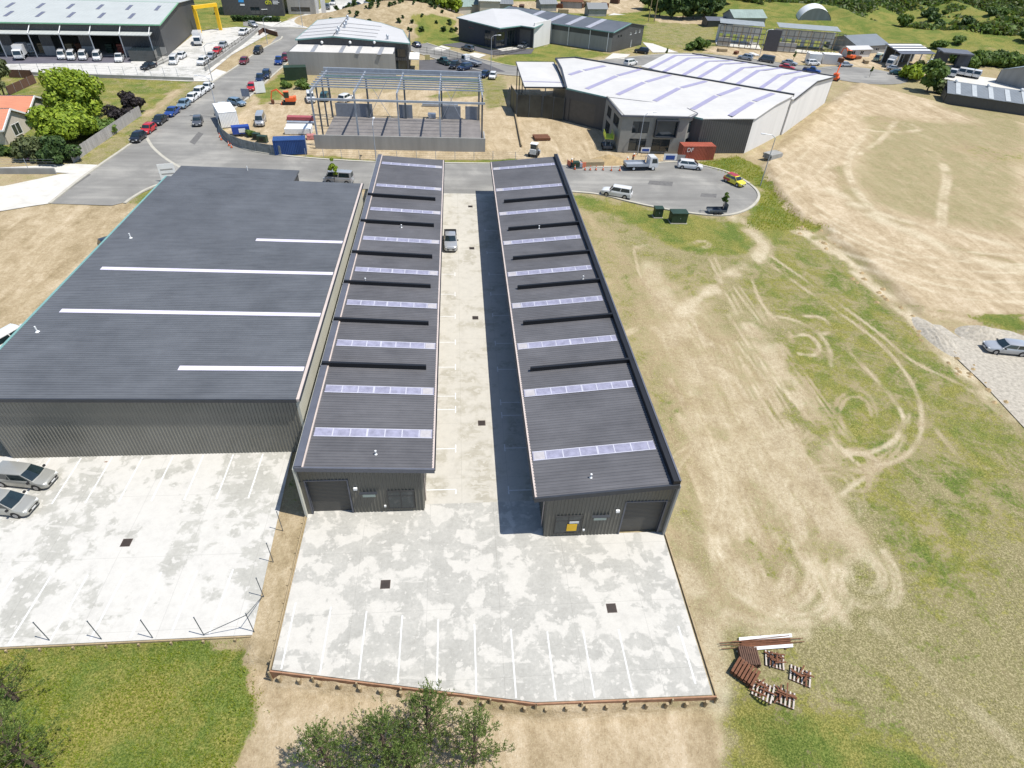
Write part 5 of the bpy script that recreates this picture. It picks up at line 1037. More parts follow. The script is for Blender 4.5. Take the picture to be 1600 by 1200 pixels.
for k in range(10):
    a = p0 + d * (2 + 3.8 * k); m = MB(); m.slab([X3(a + nn * 8.8, z0 + 2.72), X3(a + d * 1.1 + nn * 8.8, z0 + 2.72), X3(a + d * 1.1 + nn * 1, z0 + 3.94), X3(a + nn * 1, z0 + 3.94)], .06); m.obj("rooflight", mat("pale sheet", (0.38, 0.40, 0.40), 0.5), rf)
    if k % 2 == 0: m = MB(); m.ball(X3(a + nn * .8, z0 + 4.3), .4, 8, 5); m.obj("roof_vent", M_white, rf)
c = at(1412, 101); t = thing("pole_shed", "open pole shed with pale-striped dark roof on the far right yard", "shed", c); z0 = 0; m = MB(); ca, sa = math.cos(.15), math.sin(.15); Q = lambda x, y, z: (c.x + x * ca - y * sa, c.y + x * sa + y * ca, z)
for x in (-6, -2, 2, 6):
    for y in (-3.5, 3.5): m = MB(); m.beam(Q(x, y, -1), Q(x, y, 4 + (y > 0)), .25, .25); m.obj("post", M_white, t)
rf = roof_sheet(t, [Q(-6.6, -4.2, 4.0), Q(6.6, -4.2, 4.0), Q(6.6, 4.2, 5.3), Q(-6.6, 4.2, 5.3)], .12, M_flash_grey)
for y in (-1.5, .6, 2.7): m = MB(); z = 4.0 + 1.3 * (y + 4.2) / 8.4 + .08; m.slab([Q(-6.4, y - .5, z), Q(6.4, y - .5, z), Q(6.4, y + .5, z + .14), Q(-6.4, y + .5, z + .14)], .06); m.obj("rooflight", M_white, rf)
m = MB(); wall_run(m, Q(-6, 3.4, 0), Q(6, 3.4, 0), -1, 4.6, .15); m.obj("rear_wall", M_clad_far, t)
c = at(1477, 115); t = thing("gate_shelter", "black portal shelter with flat dark roof over the yard entrance, far right", "shelter", c); ca, sa = math.cos(-.25), math.sin(-.25); Q = lambda x, y, z: (c.x + x * ca - y * sa, c.y + x * sa + y * ca, z)
for x in (-3.2, 3.2): m = MB(); m.beam(Q(x, 0, -1), Q(x, 0, 6), .9, 4.2); m.obj("pier", M_flash, t)
roof_sheet(t, [Q(-4.4, -3, 6.2), Q(4.4, -3, 6.2), Q(4.4, 3, 6.4), Q(-4.4, 3, 6.4)], .35, M_roof)
m = MB(); wall_run(m, Q(-2.7, 1.5, 0), Q(2.7, 1.5, 0), -1, 2.2, .15); m.obj("gate", M_precast_white, t)
c = at(1268, 49); z0 = ground_z(c.x, c.y); t = thing("tunnel_shed", "white arched tunnel shed behind the scaffolded building", "arched shed", (c.x, c.y, z0)); m = MB(); dx = Vector((.80, -.2, 0)).normalized(); dy = Vector((.35, .94, 0)).normalized(); n = 14; R_ = 6.2; E0 = []
def arc(o_, r_): return [tuple(Vector((c.x, c.y, z0 - 1.2)) + o_ + dx * (r_ * math.cos(a)) + Vector((0, 0, r_ * .85 * math.sin(a)))) for a in [math.pi * i / n for i in range(n + 1)]]
A0, A1 = arc(dy * 0, R_), arc(dy * 14, R_); m.add(A0 + A1, [(i, i + 1, n + 2 + i, n + 1 + i) for i in range(n)]); m.obj("arched_roof", M_white, t, smooth=0)
m = MB(); m.poly(arc(dy * .15, R_ - .1)); m.obj("end_wall", M_precast_grey, t)
# --- house on the left and houses beyond the mound
t = gable("house", "salmon-roofed house at the left edge with white gridded windows", "house", (-91, 119.6), 21.5, 9.0, .07, 2.6, 4.7, M_cream, M_orange_roof, trim=M_white)
wall_windows(t, (-80.5, 115.3), (-79.85, 123.7), [(.6, 2.2, .5, 2.2), (3.6, 5.8, .4, 2.4)], depth=-.06, cols=2, fm=M_white)
gable("house", "second salmon roof behind the house at the left edge", "house", (-92, 129), 22, 8.6, .07, 2.6, 4.4, M_cream, M_orange_roof, trim=M_white)
for k, (px_, py_, L_, W_, rz, lb, rm) in enumerate(((705, 13, 13, 8, .5, "sage-roofed house among the dark trees above the showroom", M_sage), (735, 9, 10, 7, .2, "second sage-roofed house, above the long warehouse's left end", M_sage), (763, 12, 8, 7, .1, "two-storey green-grey house right of the sage-roofed pair", M_green_roof), (786, 8, 7, 6, 0, "small pale roofed shed right of the two-storey house", M_greyroof), (853, 8, 7, 5, .3, "grey-roofed shed in the timber yard at the top centre", M_greyroof), (892, 4, 9, 3, .0, "long rust-coloured shed at the top edge of the timber yard", M_rust), (930, 16, 8, 4, .2, "dark lean-to shed at the right of the timber yard", M_steel_dark))):
    c = at(px_, py_ + 8); gable("house" if k < 3 else "shed", lb, "house" if k < 3 else "shed", (c.x, c.y), L_, W_, rz, 4.6 if k == 2 else 2.8, 6.4 if k == 2 else 4.4, M_cream if k < 3 else M_precast_grey, rm, z=ground_z(c.x, c.y))
# ---------------------------------------------------------------- vehicles
# L, W, H, belt, bonnet height, windscreen base x, roof front x, roof rear x, tail base x (fractions of L from the front = 0), tail style
KIND = dict(
    hatch=(4.1, 1.74, 1.48, .93, .82, .26, .42, .86, .97, .93), sedan=(4.65, 1.80, 1.45, .93, .80, .29, .45, .74, .88, .90),
    suv=(4.6, 1.86, 1.72, 1.07, .98, .27, .40, .90, .985, 1.07), wagon=(4.75, 1.80, 1.47, .93, .80, .28, .44, .88, .98, .93),
    mpv=(4.72, 1.76, 1.60, .98, .84, .19, .40, .90, .985, .98), van=(4.9, 1.76, 2.02, 1.12, 1.0, .08, .20, .965, .99, 1.12),
    cabute=(5.2, 1.85, 1.80, 1.08, 1.0, .26, .37, .60, .64, 1.05), canute=(5.2, 1.85, 1.80, 1.08, 1.0, .26, .37, .93, .975, 1.08))
def car_proto(kind):
    L_, W_, H, zb, zh, fw, fr, rr, rt, zt = KIND[kind]; X = lambda f: L_ * (.5 - f); hw = W_ / 2
    t = thing(kind, None, None)
    st = [(0.0, .30, .74, zh * .74), (.018, .26, .86, zh * .86), (.06, .22, .95, zh * .94), (.14, .2, .99, zh), (fw, .2, 1.0, (zb + zh) / 2 + .02), (fw + .1, .2, 1.0, zb), (.6, .2, 1.0, zb), (rt - .02, .2, 1.0, (zb + zt) / 2), (.95, .24, .97, zt), (.985, .28, .90, zt * .95), (1.0, .34, .80, zt * .82)]
    st = sorted(st, key=lambda q: q[0]); vs = []; fs = []
    for f, z0, wq, zt_ in st:
        w_ = hw * wq; zm = z0 + (zt_ - z0) * .45
        half = [(w_ * .86, z0), (w_ * .98, z0 + .08), (w_, zm), (w_ * .985, zt_ - .10), (w_ * .93, zt_ - .02), (w_ * .6, zt_ + .015)]
        for y, z in half: vs.append((X(f), y, z))
        for y, z in half[::-1]: vs.append((X(f), -y, z))
    n = 12
    for i in range(len(st) - 1):
        for k in range(n): a = i * n + k; b2 = i * n + (k + 1) % n; fs.append((a, a + n, b2 + n, b2))
    fs.append(tuple(range(n))); fs.append(tuple(range((len(st) - 1) * n, len(st) * n))[::-1])
    m = MB(); m.add(vs, fs)
    # cabin
    def ring(f0, f1, w_, z, bow=0.0): return [(X(f0), -w_ * .94, z), (X(f0) + bow, 0, z), (X(f0), w_ * .94, z), (X((f0 + f1) / 2), w_, z), (X(f1), w_ * .95, z), (X(f1) - bow * .5, 0, z), (X(f1), -w_ * .95, z), (X((f0 + f1) / 2), -w_, z)]
    b0 = ring(fw, rt, hw * .95, zb - .04, .10); b1 = ring(fr, rr, hw * .78, H - .05, .07); b2 = ring(fr + .05, rr - .04, hw * .62, H, .05)
    V = b0 + b1 + b2; F = [(k + 8 * j, (k + 1) % 8 + 8 * j, (k + 1) % 8 + 8 * j + 8, k + 8 * j + 8) for j in (0, 1) for k in range(8)] + [tuple(range(16, 24))]
    m.add(V, F); body = m.obj("body", PAINT['white'], t, smooth=38); body.data.materials[0] = PAINT['white']
    bv = lambda p, q, u: tuple(Vector(p).lerp(Vector(q), u))
    def pane(name, q, u0=.10, u1=.93, v0=.04, v1=.96, off=.012):
        """glass between the lower edge q[0]->q[1] and upper edge q[3]->q[2]"""
        a, b_, c, d = (Vector(x) for x in q); P = lambda u, v: a.lerp(b_, u).lerp(d.lerp(c, u), v); nn = (b_ - a).cross(d - a).normalized() * off
        if nn.dot(P(.5, .5) - Vector((X(.5), 0, zb))) < 0: nn = -nn
        return [P(v0, u0) + nn, P(v1, u0) + nn, P(v1, u1) + nn, P(v0, u1) + nn]
    def glassobj(name, quads):
        g = MB()
        for q in quads: g.poly(q)
        return g.obj(name, M_carglass, t)
    glassobj("windscreen", [pane("w", (b0[0], b0[1], b1[1], b1[0]), v0=.05, v1=1.0), pane("w", (b0[1], b0[2], b1[2], b1[1]), v0=0.0, v1=.95)])
    glassobj("rear_window", [pane("w", (b0[4], b0[5], b1[5], b1[4]), .16, .9, v0=.08, v1=1.0), pane("w", (b0[5], b0[6], b1[6], b1[5]), .16, .9, v0=0, v1=.92)])
    if kind != 'van2':
        for y in (0, 1):
            q1 = (b0[2], b0[3], b1[3], b1[2]) if y == 0 else (b0[0], b0[7], b1[7], b1[0]); q2 = (b0[3], b0[4], b1[4], b1[3]) if y == 0 else (b0[7], b0[6], b1[6], b1[7])
            glassobj("side_window", [pane("s", q1, .14, .88, .10, .955), pane("s", q2, .14, .88, .02, .86)])
    for fx in (.19, .81 if kind not in ('cabute', 'canute') else .79):
        for s in (-1, 1):
            rad = .34 if kind in ('suv', 'cabute', 'canute') else .315; w = MB(); w.tube((X(fx), s * (hw - .19), rad), (X(fx), s * (hw + .012), rad), rad, 16); wo_ = w.obj("wheel", M_tyre, t, smooth=40)
            r_ = MB(); r_.tube((X(fx), s * (hw + .012), rad), (X(fx), s * (hw + .02), rad), rad * .66, 14); r_.obj("rim", M_rim, wo_)
            a_ = MB(); a_.tube((X(fx), s * (hw - .01), rad + .02), (X(fx), s * (hw + .004), rad + .02), rad + .07, 16); a_.obj("arch", M_plastic, t)
    for s in (-1, 1):
        h = MB(); h.obox((X(.035), s * hw * .66, zh * .70), (.30, hw * .36, .14), -s * .32); h.obj("headlight", M_lamp, t)
        h = MB(); h.obox((X(.975), s * hw * .74, zt * .68), (.16, hw * .28, .24), s * .2); h.obj("taillight", M_tail, t)
        h = MB(); h.obox((X(fw + .06), s * (hw + .08), zb - .03), (.14, .20, .14), 0); h.obj("mirror", M_plastic, t)
    h = MB(); h.obox((X(.0) - .02, 0, .42), (.10, hw * 1.15, .16), 0); h.obj("grille", M_plastic, t)
    h = MB(); h.obox((X(.0) + .035, 0, .40), (.03, .42, .12), 0); h.obox((X(1.0) - .03, 0, .62), (.03, .42, .12), 0); h.obj("number_plate", M_plate, t)
    if kind == 'cabute':
        h = MB(); h.box(X(.975), X(.655), -hw * .80, hw * .80, zt + .005, zt + .022); h.obj("tray_liner", M_plastic, t)
        h = MB()
        for s in (-1, 1): h.box(X(.98), X(.65), s * hw * .88 - .06, s * hw * .88 + .06, zt + .0, zt + .10)
        h.box(X(.985), X(.965), -hw * .8, hw * .8, zt, zt + .09); h.obj("tray_rails", M_plastic, t)
    return t
def truck_proto(kind):
    """box: cab + van box; flat: cab + dropside deck; small cab-over trucks"""
    t = thing(kind, None, None); L_ = 6.2; m = MB()
    prof = [(2.95, .55), (3.05, 1.25), (2.75, 2.25), (2.55, 2.4), (1.35, 2.42), (1.3, .55)]; vs = [(x, y, z) for y in (-.95, .95) for x, z in prof]; n = len(prof)
    m.add(vs, [tuple(range(n)), tuple(range(n, 2 * n))[::-1]] + [(i, i + n, (i + 1) % n + n, (i + 1) % n) for i in range(n)]); m.obj("cab", PAINT['white'], t, smooth=30)
    g = MB(); g.poly([(3.035, -.85, 1.33), (3.035, .85, 1.33), (2.785, .80, 2.18), (2.785, -.80, 2.18)]); g.v = [(x + .012, y, z) for x, y, z in g.v]; g.obj("windscreen", M_carglass, t)
    for s in (-1, 1): g = MB(); y = s * .958; g.poly([(2.85, y, 1.35), (1.75, y, 1.35), (1.75, y, 2.15), (2.62, y, 2.15)][::s]); g.obj("side_window", M_carglass, t)
    m = MB(); m.box(-3.0, 2.6, -.4, .4, .5, .78); m.box(-3.1, -3.0, -.95, .95, .45, .7); m.obj("chassis", M_plastic, t)
    for fx in (2.15, -1.6):
        for s in (-1, 1):
            w = MB(); w.tube((fx, s * .68, .4), (fx, s * .95, .4), .4, 16); wo_ = w.obj("wheel", M_tyre, t, smooth=40); r_ = MB(); r_.tube((fx, s * .95, .4), (fx, s * .965, .4), .24, 12); r_.obj("rim", M_white, wo_)
    for s in (-1, 1): h = MB(); h.box(3.0, 3.07, s * .7 - .18, s * .7 + .18, .75, .95); h.obj("headlight", M_lamp, t)
    if kind == 'box': m = MB(); m.box(-3.1, 1.2, -1.1, 1.1, .95, 3.1); m.obj("cargo_box", PAINT['white'], t); m = MB(); m.box(-3.13, -3.105, -1.0, 1.0, 1.0, 3.0); m.obj("rear_door", M_steel, t)
    else:
        m = MB(); m.box(-3.1, 1.15, -1.1, 1.1, .82, .95)
        for y in (-1.1, 1.05): m.box(-3.1, 1.15, y, y + .05, .95, 1.3)
        m.box(-3.1, -3.05, -1.04, 1.04, .95, 1.3); m.obj("deck", M_steel, t); m = MB()
        for y in (-1.0, 0, 1.0): m.beam((1.1, y, .95), (1.1, y, 2.2), .06, .06)
        m.beam((1.1, -1.0, 2.2), (1.1, 1.0, 2.2), .06, .06); m.obj("headboard", M_steel, t)
    return t
PROTO = {}; NAMES = dict(hatch="parked_car", sedan="parked_car", suv="parked_car", wagon="parked_car", mpv="parked_car", van="van", cabute="pickup", canute="pickup", box="truck", flat="truck")
CATS = dict(hatch="car", sedan="car", suv="car", wagon="car", mpv="car", van="van", cabute="pickup", canute="pickup", box="truck", flat="truck")
def veh(kind, col, px, py, ax, ay, label, group=None, z=None):
    """vehicle whose ground centre is at photo pixel (px,py); (ax,ay) is the pixel direction its nose points"""
    c = at(px, py, 0); q = at(px + ax, py + ay, 0); rz = math.atan2(q.y - c.y, q.x - c.x)
    if kind not in PROTO: PROTO[kind] = t = (truck_proto if kind in ('box', 'flat') else car_proto)(kind)
    else: t = copy_tree(PROTO[kind])
    t.name = NAMES[kind]; t.location = (c.x, c.y, (max(0.012, ground_z(c.x, c.y)) if z is None else z)); t.rotation_euler = (0, 0, rz)
    for ch in t.children:
        if ch.name.split('.')[0] in ('body', 'cab', 'cargo_box'):
            if ch.name.startswith('cargo_box') and col != 'green': continue
            ch.material_slots[0].link = 'OBJECT'; ch.material_slots[0].material = PAINT[col if col in PAINT else 'white']
    tag(t, label, CATS[kind], group); return t
G1, G2, G3, G4, G5 = "cars parked along the left verge", "vans and pickups in front of the depot", "cars parked in the depot yard", "cars parked on the right of the main road", "vehicles along the far cul-de-sac"
veh('mpv', 'champagne', 44, 752, 30, 3, "silver people carrier in the left lot, farther of two, under the warehouse wall", "silver people carriers in the left lot", .035)
veh('mpv', 'champagne', 12, 794, 30, 3, "silver people carrier in the left lot, nearer of two, cut off at left", "silver people carriers in the left lot", .035)
veh('cabute', 'silver', 704, 382, 1, 30, "silver pickup parked in the lane between the two unit rows", z=.03)
veh('wagon', 'silver', 1568, 549, -30, -3, "silver station wagon parked alone on the gravel at the right edge")
for col, k, x, y, lb in (('black', 'hatch', 217, 219, "black hatchback nearest the junction on the left verge"), ('red', 'hatch', 233, 206, "bright red hatchback on the left verge between two black cars"), ('black', 'sedan', 251, 192, "black sedan on the left verge between the red hatchback and the blue car"), ('blue', 'sedan', 270, 179, "bright blue car on the left verge behind the black sedan"), ('paleblue', 'hatch', 288, 167, "pale blue hatchback on the left verge between the blue car and the white ones"), ('white', 'hatch', 301, 157, "white car on the left verge, first of three white ones after the pale blue hatchback"), ('white', 'suv', 312, 149, "white off-roader on the left verge, tallest of three white vehicles in line"), ('white', 'sedan', 325, 140, "white sedan at the far end of the left verge line")):
    veh(k, col, x, y, -9, 6.6, lb, G1)
veh('hatch', 'grey', 310, 194, -4, 12, "dark grey car driving down the road past the left verge line")
for col, k, x, y, ax, ay, lb in (('darkred', 'hatch', 382, 99, -9, 7, "dark red hatchback parked by the bare bank left of the road"), ('black', 'suv', 404, 83, -9, 7, "black car parked by the bare bank behind the dark red hatchback"), ('red', 'hatch', 394, 140, -5, 9, "red hatchback beside the white folding sign on the road's right"), ('darkblue', 'cabute', 408, 127, -5, 10, "dark blue pickup parked behind the red hatchback"), ('darkblue', 'suv', 417, 121, -5, 9, "dark blue car parked just behind the dark blue pickup"), ('blue', 'cabute', 437, 99, -6, 10, "blue pickup parked left of the blank precast wall"), ('darkred', 'suv', 447, 94, -6, 9, "dark red car half behind the blue pickup by the blank precast wall")):
    veh(k, col, x, y, ax, ay, lb, G4)
for col, k, x, y, ax, ay, lb in (('white', 'suv', 381, 54, -9, 5, "white off-roader at the top of the depot yard"), ('silver', 'hatch', 349, 74, -8, 6, "silver hatchback behind the red car in the depot yard"), ('red', 'hatch', 340, 83, -8, 6, "red hatchback against the depot yard fence"), ('silver', 'sedan', 331, 91, -8, 6, "silver sedan between the red hatchback and the white off-roader by the yard fence"), ('white', 'suv', 318, 100, -8, 5, "white off-roader nearest the depot entrance by the yard fence"), ('white', 'van', 273, 99, -5, 8, "white van parked left of the depot yard entrance beside the glass shelter"), ('white', 'hatch', 284, 91, -8, 5, "white hatchback behind the white van near the depot gable"), ('black', 'sedan', 233, 107, -9, 3, "black sedan beside the glass shelter at the depot corner")):
    veh(k, col, x, y, ax, ay, lb, G3)
veh('box', 'white', 311, 69, -3, 10, "cream truck parked under the yellow portal"); veh('wagon', 'silver', 396, 41, 9, 4, "silver station wagon in the side street by the hedge")
veh('box', 'white', 36, 91, -7, 6, "white box truck outside the leftmost visible depot bay", G2)
for k, x, y, lb in (('van', 99, 91, "white van before the depot, leftmost of four vans"), ('van', 114, 92, "white high van, second from the left before the depot"), ('van', 132, 92, "white van before the depot, third from the left with dark side glass"), ('van', 154, 93, "white van before the depot, rightmost of the four vans"), ('cabute', 188, 95, "white pickup before the last depot bay, right of the vans")): veh(k, 'white', x, y, -4, 8, lb, G2)
for col, k, x, y, ax, ay, lb in (('grey', 'suv', 512, 14, -2, 8, "dark grey off-roader on the far driveway right of the grey office block"), ('white', 'van', 521, 7, -2, 8, "white van at the top of the far driveway"), ('white', 'hatch', 548, 10, -8, 2, "white hatchback by the trees left of the planted mound"), ('darkblue', 'sedan', 557, 10, -8, 2, "dark blue sedan beside the white hatchback left of the planted mound"), ('grey', 'wagon', 544, 19, 9, 2, "dark station wagon at the foot of the planted mound"), ('silver', 'suv', 577, 12, 8, 1, "silver off-roader at the left end of the trees behind the mound")): veh(k, col, x, y, ax, ay, lb, "cars by the planted mound")
for col, k, x, y, ax, ay, lb in (('teal', 'cabute', 694, 100, -9, -3, "dark teal pickup in the asphalt parking lot, leftmost of three dark vehicles"), ('black', 'suv', 710, 106, -7, 5, "black off-roader in the middle of the asphalt parking lot"), ('darkblue', 'suv', 726, 109, -9, 2, "dark blue off-roader nearest the steel frame in the asphalt lot"), ('grey', 'suv', 731, 79, -8, -2, "dark grey off-roader by the showroom's planted strip"), ('silver', 'sedan', 817, 74, -8, 3, "silver sedan by the showroom's roller door"), ('darkblue', 'hatch', 651, 73, -8, -4, "dark blue car half hidden behind the pale-roofed workshop"), ('darkblue', 'hatch', 757, 120, -6, 3, "small dark blue car right of the steel frame's top corner"), ('white', 'hatch', 770, 122, -4, 7, "white hatchback on the verge by the far street lamp"), ('black', 'suv', 1002, 83, -8, -1, "black off-roader at the end of the long dark warehouse"), ('white', 'canute', 985, 102, 9, -2, "white pickup with canopy on the road behind the white-roofed factory")): veh(k, col, x, y, ax, ay, lb)
veh('flat', 'white', 736, 102, -8, -2, "white flatbed truck behind the dark vehicles of the asphalt lot")
for col, k, x, y, ax, ay, lb in (('silver', 'suv', 1164, 93, -9, -1.5, "silver off-roader below the left scaffold block"), ('grey', 'van', 1197, 97, -9, -1.5, "grey van below the dark wrapped gap of the scaffolding"), ('silver', 'sedan', 1233, 101, 9, 1.5, "silver sedan below the right scaffold block"), ('white', 'suv', 1269, 102, 9, 0, "white off-roader before the white site cabin"), ('red', 'sedan', 1229, 108, 9, 1.5, "red sedan half hidden by the rear factory roof"), ('blue', 'cabute', 1267, 114, 9, 1.5, "blue pickup half hidden by the rear factory roof"), ('silver', 'wagon', 1320, 104, 9, 0, "silver station wagon behind the orange boom lift"), ('teal', 'sedan', 1401, 117, 9, 1, "dark teal sedan at the far end of the cul-de-sac"), ('silver', 'sedan', 1396, 110, 9, 1, "silver sedan behind the teal sedan at the far cul-de-sac"), ('lightgreen', 'van', 1370, 95, -6, 3, "pale green van on the bare yard before the pole shed")): veh(k, col, x, y, ax, ay, lb, G5)
veh('box', 'white', 1391, 104, -8, 4, "white box truck before the pole shed")
for x, y, lb in ((1487, 119, "white truck right of the black shelter, first of four"), (1501, 117, "white truck right of the black shelter, second of four"), (1512, 119, "white truck right of the black shelter, third of four"), (1524, 121, "white truck right of the black shelter, last of four")): veh('flat', 'white', x, y, -4, 7, lb, "white trucks in the far right yard")
veh('hatch', 'white', 1453, 101, -8, 5, "white hatchback behind the dense tree left of the black shelter"); veh('cabute', 'white', 1462, 96, -8, 5, "white pickup just left of the black shelter")
veh('canute', 'white', 963, 306, -30, -5, "white pickup with canopy parked on the near kerb of the turning circle"); veh('mpv', 'white', 1077, 263, 30, 3, "white people mover parked on the far kerb right of the flatbed truck")
veh('flat', 'white', 1000, 264, 30, -.5, "white flatbed truck by the roadworks in front of the corner office"); yc = veh('hatch', 'yellow', 1147, 287, 22, 10, "yellow hatchback with red roof and rear at the turning circle")
veh('van', 'silver', 530, 285, -30, -2, "silver van behind the big slate warehouse, half hidden by a young tree")
veh('van', 'silver', 408, 193, -7, 22, "silver van on the building site beside the white cabin"); veh('suv', 'teal', 509, 155, 6, -9, "dark teal off-roader seen through the steel frame's left bay"); veh('suv', 'white', 541, 158, 10, -5, "white off-roader seen through the steel frame's second bay"); veh('canute', 'white', 486, 157, 2, 14, "white pickup at the left end of the steel frame")
veh('hatch', 'paleblue', 371, 164, 10, 2, "pale blue hatchback behind the white site cabin"); veh('suv', 'white', 347, 176, -6, 8, "white off-roader peeking out left of the white site cabin")
veh('suv', 'black', 178, 396, 12, 10, "black car peeking out past the big warehouse's left edge"); veh('canute', 'white', 27, 534, 24, -14, "white pickup peeking out at the big warehouse's near left edge")
m = MB(); L_, W_, H, zb, zh, fw, fr, rr, rt, zt = KIND['hatch']; m.box(-L_ * .40, L_ * .06, -.60, .60, H + .004, H + .03); rp = m.obj("red_roof", PAINT['red'], None); rp.parent = yc
m = MB(); m.box(-L_ * .497, -L_ * .34, -.80, .80, zt + .01, zt + .03)
for s in (-1, 1): m.box(-L_ * .49, -L_ * .12, s * .876 - .012, s * .876 + .012, .42, zt - .12)
rp = m.obj("red_tail", PAINT['red'], None); rp.parent = yc
# ---------------------------------------------------------------- vegetation
def quads_obj(name, C, Nn, size, mt, parent=None, aspect=1.0, rng=RNG, org=None):
    """many leaf faces: centres C (n,3), facing Nn, half-size size (n,)"""
    n = len(C); a = rng.normal(size=(n, 3)); Tn = np.cross(Nn, a); Tn /= np.linalg.norm(Tn, axis=1, keepdims=True) + 1e-9
    Bn = np.cross(Nn, Tn); s = size[:, None]; T_ = Tn * s * aspect; B_ = Bn * s
    co = np.stack([C - T_ - B_ * .5, C + T_ * .1 - B_, C + T_ + B_ * .5, C - T_ * .1 + B_], 1).reshape(-1, 3)
    me = bpy.data.meshes.new(name); me.vertices.add(4 * n); me.vertices.foreach_set("co", co.astype(np.float32).ravel())
    me.loops.add(4 * n); me.loops.foreach_set("vertex_index", np.arange(4 * n, dtype=np.int32)); me.polygons.add(n)
    me.polygons.foreach_set("loop_start", np.arange(0, 4 * n, 4, dtype=np.int32)); me.polygons.foreach_set("loop_total", np.full(n, 4, dtype=np.int32)); me.update(calc_edges=True)
    me.materials.append(mt); o = bpy.data.objects.new(name, me); COL.objects.link(o)
    if parent: o.parent = parent
    return o
def crown_pts(w_, h_, n, nb, rng, z0=0.0):
    """leaf centres spread over the lumps of a crown of width w_ and height h_"""
    C = []; Nn = []; blobs = []
    for i in range(nb):
        u = rng.random(); zz = z0 + h_ * (.2 + .68 * u); rad = w_ / 2 * math.sqrt(max(.05, 1 - ((u - .38) / .72) ** 2)) * (0.45 + .4 * rng.random()); th = 2.39996 * i + rng.random() * .8
        br = w_ * (.15 + .11 * rng.random()); blobs.append((rad * math.cos(th), rad * math.sin(th), zz, br))
    blobs.append((0, 0, z0 + h_ * .55, w_ * .30)); blobs.append((0, 0, z0 + h_ * .8, w_ * .2))
    wts = np.array([b_[3] ** 2 for b_ in blobs]); wts /= wts.sum(); k = rng.choice(len(blobs), n, p=wts); B_ = np.array(blobs)[k]
    d = rng.normal(size=(n, 3)); d /= np.linalg.norm(d, axis=1, keepdims=True); rr_ = B_[:, 3] * (0.62 + .42 * rng.random(n) ** .6)
    C = B_[:, :3] + d * rr_[:, None] * np.array([1, 1, .8]); Nn = d + rng.normal(size=(n, 3)) * .55 + np.array([0, 0, .35]); Nn /= np.linalg.norm(Nn, axis=1, keepdims=True)
    keep = C[:, 2] > z0 * .6 + .05; return C[keep], Nn[keep], blobs
def tree(name, label, cat, px, py, w_, h_, mt, n=1500, nb=11, leaf=.26, trunk=.2, z0=None, group=None, seed=1, fork=1):
    rng = np.random.default_rng(seed); p = at(px, py, 0); z = ground_z(p.x, p.y); t = thing(name, label, cat, (0, 0, 0), group); z0 = h_ * .22 if z0 is None else z0
    C, Nn, blobs = crown_pts(w_, h_ - z0, n, nb, rng, z0); quads_obj("foliage" if name == "shrub" else "crown", C, Nn, leaf * (0.6 + .8 * rng.random(len(C))), mt, t, 1.5, rng)
    m = MB(); top = h_ * .62
    for f in range(fork):
        o = (f - (fork - 1) / 2) * trunk * 3; m.tube((o, 0, -.3), (o * 1.8, .1, top * .55), trunk, 7, trunk * .7); m.tube((o * 1.8, .1, top * .55), (o * 2.2, 0, top), trunk * .7, 6, trunk * .35)
    for bx, by, bz, br in blobs[::2]: m.tube((0, 0, max(z0 * .8, top * .45)), (bx * .8, by * .8, bz), trunk * .35, 5, trunk * .12)
    m.obj("trunk", M_bark, t); t.location = (p.x, p.y, z); return t
def again(o, px, py, s=1.0, rz=0.0, label=None, group=None, w=None):
    c = copy_tree(o); p = at(px, py, 0) if w is None else Vector((w[0], w[1], 0)); c.location = (p.x, p.y, ground_z(p.x, p.y)); c.scale = (s, s, s * (0.9 + .2 * random.random())); c.rotation_euler = (0, 0, rz)
    if label: c["label"] = label
    if group: c["group"] = group
    return c
tree("tree", "large round lime green tree on the lawn beyond the paling fence", "tree", 128, 186, 9.8, 8.4, L_lime, 9000, 26, .22, .3, 1.0, seed=3)
tree("tree", "spreading lime green tree between the house and the paling fence", "tree", 106, 221, 9.8, 5.4, L_lime, 8000, 24, .22, .28, .5, seed=4)
tree("tree", "olive twin-trunked tree on the lawn at the left edge", "tree", 8, 159, 6.5, 8.8, L_olive, 2600, 13, .24, .2, 2.4, seed=5, fork=2)
tree("shrub", "round plum-coloured bush at the far end of the paling fence", "shrub", 208, 177, 4.8, 4.0, L_purple, 1500, 9, .20, .12, .2, seed=6)
tree("shrub", "plum and grey bush inside the paling fence, left of the round plum bush", "shrub", 186, 191, 4.6, 2.8, L_purple, 1100, 8, .2, .1, .1, seed=7)
tree("shrub", "dark green round shrub at the near end of the paling fence", "shrub", 97, 253, 5.4, 4.4, L_dark, 2000, 9, .2, .12, .1, seed=8)
tree("shrub", "olive green shrub left of the dark round shrub by the path", "shrub", 60, 249, 5.4, 3.4, L_olive, 1700, 9, .2, .12, .1, seed=9)
tree("shrub", "dark hedge shrub behind the salmon-roofed house", "shrub", 74, 176, 6, 2.8, L_mid, 1500, 9, .22, .1, .1, seed=10)
tree("shrub", "mid green hedge shrub against the big lime tree", "shrub", 92, 172, 5, 2.6, L_dark, 1200, 8, .22, .1, .1, seed=12)
tree("shrub", "bright green bush at the corner of the salmon-roofed house", "shrub", 60, 190, 4.5, 2.6, L_lime, 1100, 8, .2, .1, .1, seed=13)
tree("shrub", "dark bush against the cream house wall", "shrub", 42, 201, 2.6, 2.8, L_dark, 700, 6, .18, .1, .1, seed=14)
tree("shrub", "long low bush along the inside of the paling fence", "shrub", 158, 207, 5, 2.2, L_mid, 1200, 8, .2, .1, .1, seed=15)
tree("shrub", "spiky dark plant at the lawn's near left corner", "shrub", 8, 241, 2.0, 1.6, L_dark, 350, 5, .2, .06, .05, seed=16)
